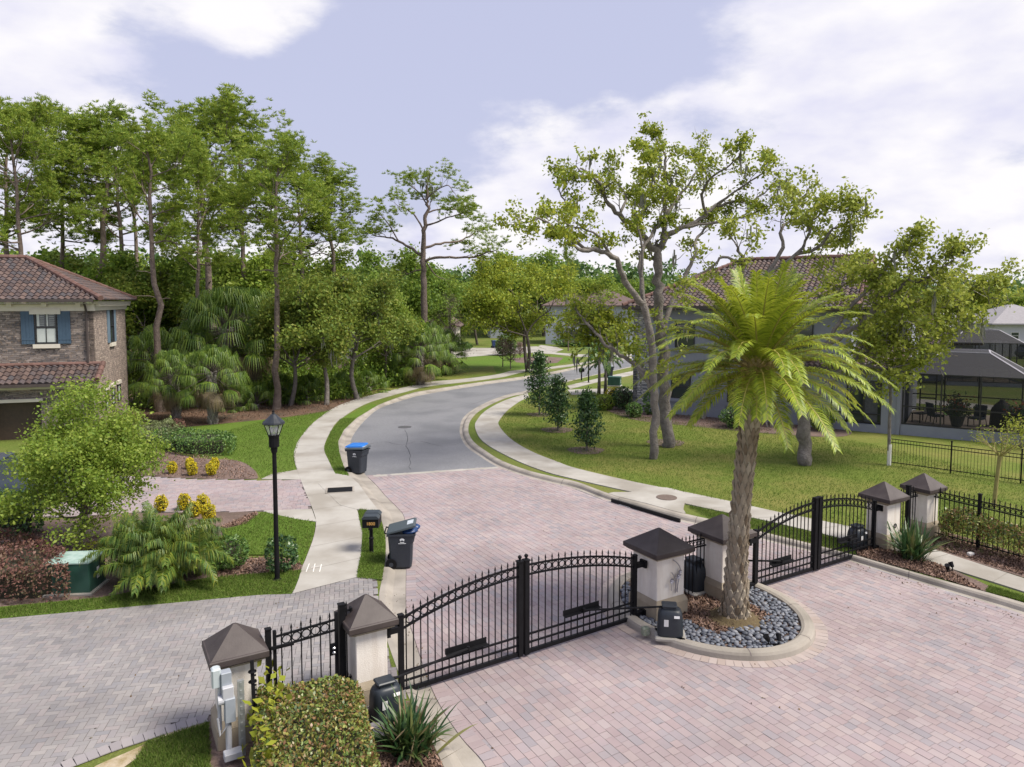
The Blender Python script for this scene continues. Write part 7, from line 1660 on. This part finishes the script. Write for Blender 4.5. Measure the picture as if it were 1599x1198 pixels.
ball_shrub(205,840,0.45,0.5,'hedge','low green shrub between the pale trunk and the palm clump',n=700,seed=5); ball_shrub(150,870,0.5,0.4,'lime','low yellow green groundcover shrub behind the green utility box',n=800,L=0.06,seed=6)
ball_shrub(1283,673,0.62,1.25,'bright','round bright green shrub right of the stout oak trunk against the grey wall',n=1500,L=0.09,seed=7)
ball_shrub(943,640,0.75,1.0,'bright','boxy golden green shrub left of the stone corner',n=1300,L=0.11,seed=8); ball_shrub(958,634,0.6,1.3,'gold','golden shrub under the shorter garden palm',n=1100,L=0.1,seed=9); ball_shrub(926,634,0.55,0.9,'bright','light green shrub behind the nearest magnolia',n=900,L=0.1,seed=10); ball_shrub(972,640,0.7,1.5,'dark','dark shrub right at the foot of the stone corner',n=1100,L=0.13,seed=11); ball_shrub(915,632,0.5,0.7,'wood','low green shrub by the slender garden palm',n=600,L=0.12,seed=12)
ball_shrub(990,652,0.5,0.9,'hedge','leafy shrub in the mulch below the stone corner',n=600,L=0.14,seed=13); ball_shrub(1013,648,0.35,1.5,'hedge','upright leafy plant against the grey wall near the stone corner',n=350,L=0.16,seed=14,core=False); ball_shrub(1150,668,0.9,1.2,'hedge','broad dark shrub behind the date palm trunk at the grey wall',n=1300,L=0.12,seed=15)
ball_shrub(790,555,1.4,2.6,'hedge','rounded green shrub near the far blue bins',n=900,L=0.3,seed=16)
for i, (px, py, w, lab) in enumerate([(893,541,3.0,'far clipped shrub row under the far grey house, left part'), (930,541,3.0,'far clipped shrub row under the far grey house, right part'), (715,548,2.0,'far shrub beside the bare cypress across the pond')]):
    ball_shrub(px, py, w, 1.3, 'hedge', lab, n=900, L=0.3, seed=20+i)
# slim multi stem shrubs along the wall
def canes(px, py, h, label, seed):
    rng = np.random.default_rng(seed); t = thing('caned_shrub', A(px,py,0), label, 'shrub', None); m = MB(); tips = []
    for k in range(6): grow(m, tips, Vector((rng.normal()*0.1,rng.normal()*0.1,0)), Vector((rng.normal()*0.25,rng.normal()*0.25,1)).normalized(), h*0.8, 0.035, 1, rng, 2, 0.08, 0.05, (0.2,0.5), (0.4,0.6), 5)
    m.build('stem', surf('pale_cane', (0.30,0.28,0.25), (0.40,0.37,0.33), 8, 0.9), t); P = clumps(tips, 14, 0.16, rng); V, F = leaves(P, 0.11, 0.06, rng); link('foliage', npmesh('foliage', V, F, G['hedge']), t)
canes(1100,655,2.0,'pale stemmed shrub against the grey wall left of the date palm',1); canes(1203,668,2.1,'pale stemmed shrub against the grey wall just right of the date palm trunk',2)
# strap leaved plants
def strap_plant(loc, n, L, label, seed, w=0.035, droop=0.9):
    rng = np.random.default_rng(seed); t = thing('strap_plant', loc, label, 'plant', 'strap leaved plants by the gates'); V = []; F = []
    for k in range(n):
        az = rng.random()*6.28; el = math.radians(88-62*rng.random()**0.8); l = L*(0.6+0.5*rng.random()); b = Vector((rng.normal()*0.13,rng.normal()*0.13,0)); d = Vector((math.cos(az)*math.cos(el),math.sin(az)*math.cos(el),math.sin(el))); p = b; ns = 6; q0 = len(V); tw = rng.normal()*0.4
        for i in range(ns+1):
            f = i/ns; side = d.cross(Vector((0,0,1))); side = side.normalized() if side.length > 1e-3 else Vector((1,0,0)); side = (side+Vector((0,0,tw))).normalized(); ww = w*(0.6+0.9*math.sin(math.pi*min(1,f*0.8+0.12)))*(1-f**4)*0.5+0.001; V += [p-side*ww, p+side*ww]; d = (d+Vector((0,0,-droop*f/ns*1.2))).normalized(); p = p+d*(l/ns)
        for i in range(ns): F.append((q0+2*i,q0+2*i+1,q0+2*i+3,q0+2*i+2))
    link('blades', npmesh('blades', np.array(V), np.array(F), G['strap']), t)
    Q = [(rng.normal()*0.25,rng.normal()*0.25,0.1+0.5*rng.random()) for _ in range(26)]; v, f = leaves(np.array(Q), 0.45, 0.03, rng, np.array([(q[0],q[1],0.5) for q in Q])); link('dry_blades', npmesh('dry_blades', v, f, G['thatch']), t)
strap_plant(A(640,1172,0.02), 190, 0.86, 'dark green strap leaved plant beside the kerb at the bottom of the picture', 1)
strap_plant(A(1425,872,0.02), 150, 1.10, 'tall strap leaved plant in front of the two rightmost pillars', 2, 0.04)
# pots on the patio
def pot_plant(loc, label, seed, tall=0.9, leafk='dark'):
    rng = np.random.default_rng(seed); t = thing('potted_plant', loc, label, 'potted plant', None); m = MB(); m.lathe([(0.20,0),(0.24,0.05),(0.36,0.52),(0.39,0.56),(0.33,0.56),(0.0,0.50)], n=16); m.build('pot', surf('glazed_pot', (0.03,0.045,0.05), (0.05,0.065,0.07), 4, 0.3), t)
    P = np.column_stack([rng.normal(size=(500,2))*0.26, 0.55+np.abs(rng.normal(size=500))*tall*0.42]); V, F = leaves(P, 0.24, 0.09, rng, flat=0.1); link('foliage', npmesh('foliage', V, F, G[leafk]), t)
    P = np.column_stack([rng.normal(size=(90,2))*0.30, 0.75+np.abs(rng.normal(size=90))*tall*0.4]); V, F = leaves(P, 0.16, 0.09, rng); link('flowers', npmesh('flowers', V, F, G['bloom']), t)
leafm('bloom', [(0.40,0.10,0.05),(0.45,0.20,0.10)], 0.2)
pot_plant(cpt(2.45,0.9), 'large potted plant with orange red leaves in the middle of the screened patio', 1, 1.0); pot_plant(cpt(5.0,0.8), 'dark potted plant in the right corner of the screened patio', 2, 0.8)
b = A(1592,700,0); t = thing('shrub', b, 'sparse yellow green shrub at the right corner of the screened patio', 'shrub'); rng = np.random.default_rng(4); m = MB(); tips = []
for k in range(7): grow(m, tips, Vector((0,0,0)), Vector((rng.normal()*.5,rng.normal()*.5,1)).normalized(), 1.0, 0.025, 1, rng, 3, 0.2, 0.05)
m.build('stem', M['bark_grey'], t); P = clumps(tips, 9, 0.14, rng); V, F = leaves(P, 0.13, 0.07, rng); link('foliage', npmesh('foliage', V, F, G['right']), t)
# ------------------------------------------------------------------ undergrowth and far woods
rng = np.random.default_rng(90); P = []
def bushes(px0, px1, d0, d1, n, hmin, hmax, per, sig):
    for k in range(n):
        px_ = px0+(px1-px0)*rng.random(); x = AD(px_, 470, max(d0+(d1-d0)*rng.random(), float(np.interp(px_, [430,528,575,638,670,725], [44,48.5,53.5,59.5,63.5,68]))+2.2*sig)); h = hmin+(hmax-hmin)*rng.random(); q = rng.normal(size=(per,3))*np.array([sig,sig,h*0.32]); q[:,2] += h*0.45; q[:,2] = np.abs(q[:,2]); P.append(q+np.array([x.x,x.y,0]))
bushes(190,700,52,60,70,0.9,2.6,230,0.9); bushes(150,640,58,80,80,1.5,4.5,240,1.3); bushes(360,560,47.5,52,22,0.7,1.6,200,0.6); bushes(560,640,58,68,30,0.6,1.8,200,0.8); bushes(640,690,68,78,16,0.5,1.4,200,0.7); bushes(205,330,45.5,49,16,0.6,1.6,220,0.7)
Q = np.concatenate(P); V, F = leaves(Q, 0.26, 0.12, rng, flat=0.2)
tag(link('undergrowth', npmesh('undergrowth', V, F, G['wood'])), 'dark green tangled undergrowth filling the floor of the woods', 'undergrowth', kind='stuff')
P = []; rng = np.random.default_rng(91)
def blobs(px0, px1, d0, d1, n, h0, h1, r, per):
    for k in range(n):
        d = d0+(d1-d0)*rng.random(); x = AD(px0+(px1-px0)*(k+rng.random())/n, 470, d); h = h0+(h1-h0)*rng.random(); R_ = r*(0.7+0.6*rng.random())
        for s in range(7):
            c = np.array([x.x+rng.normal()*R_*0.6, d+rng.normal()*R_*0.6, h*(0.45+0.5*rng.random())]); q = unit(rng.normal(size=(per//7,3)))*R_*0.5*(0.6+0.4*rng.random((per//7,1))); P.append(q+c)
        q = rng.normal(size=(per//5,3))*np.array([R_*0.6,R_*0.6,h*0.22]); q[:,2] = np.abs(q[:,2]+h*0.3); P.append(q+np.array([x.x,d,0]))
blobs(-150,640,95,150,36,10,13.5,5,520); blobs(560,1010,150,200,34,12.5,16,6,560); blobs(980,1320,170,220,22,11,14,6,420); blobs(1300,1750,165,230,36,8.5,12,6,520); blobs(-400,2000,260,330,70,13,18,10,340)
Q = np.concatenate(P); V, F = leaves(Q, 1.05, 0.7, rng, flat=0.4, var=0.5)
tag(link('far_woods', npmesh('far_woods', V, F, G['far'])), 'green wall of far woods closing the view along the horizon', 'woods', kind='stuff')
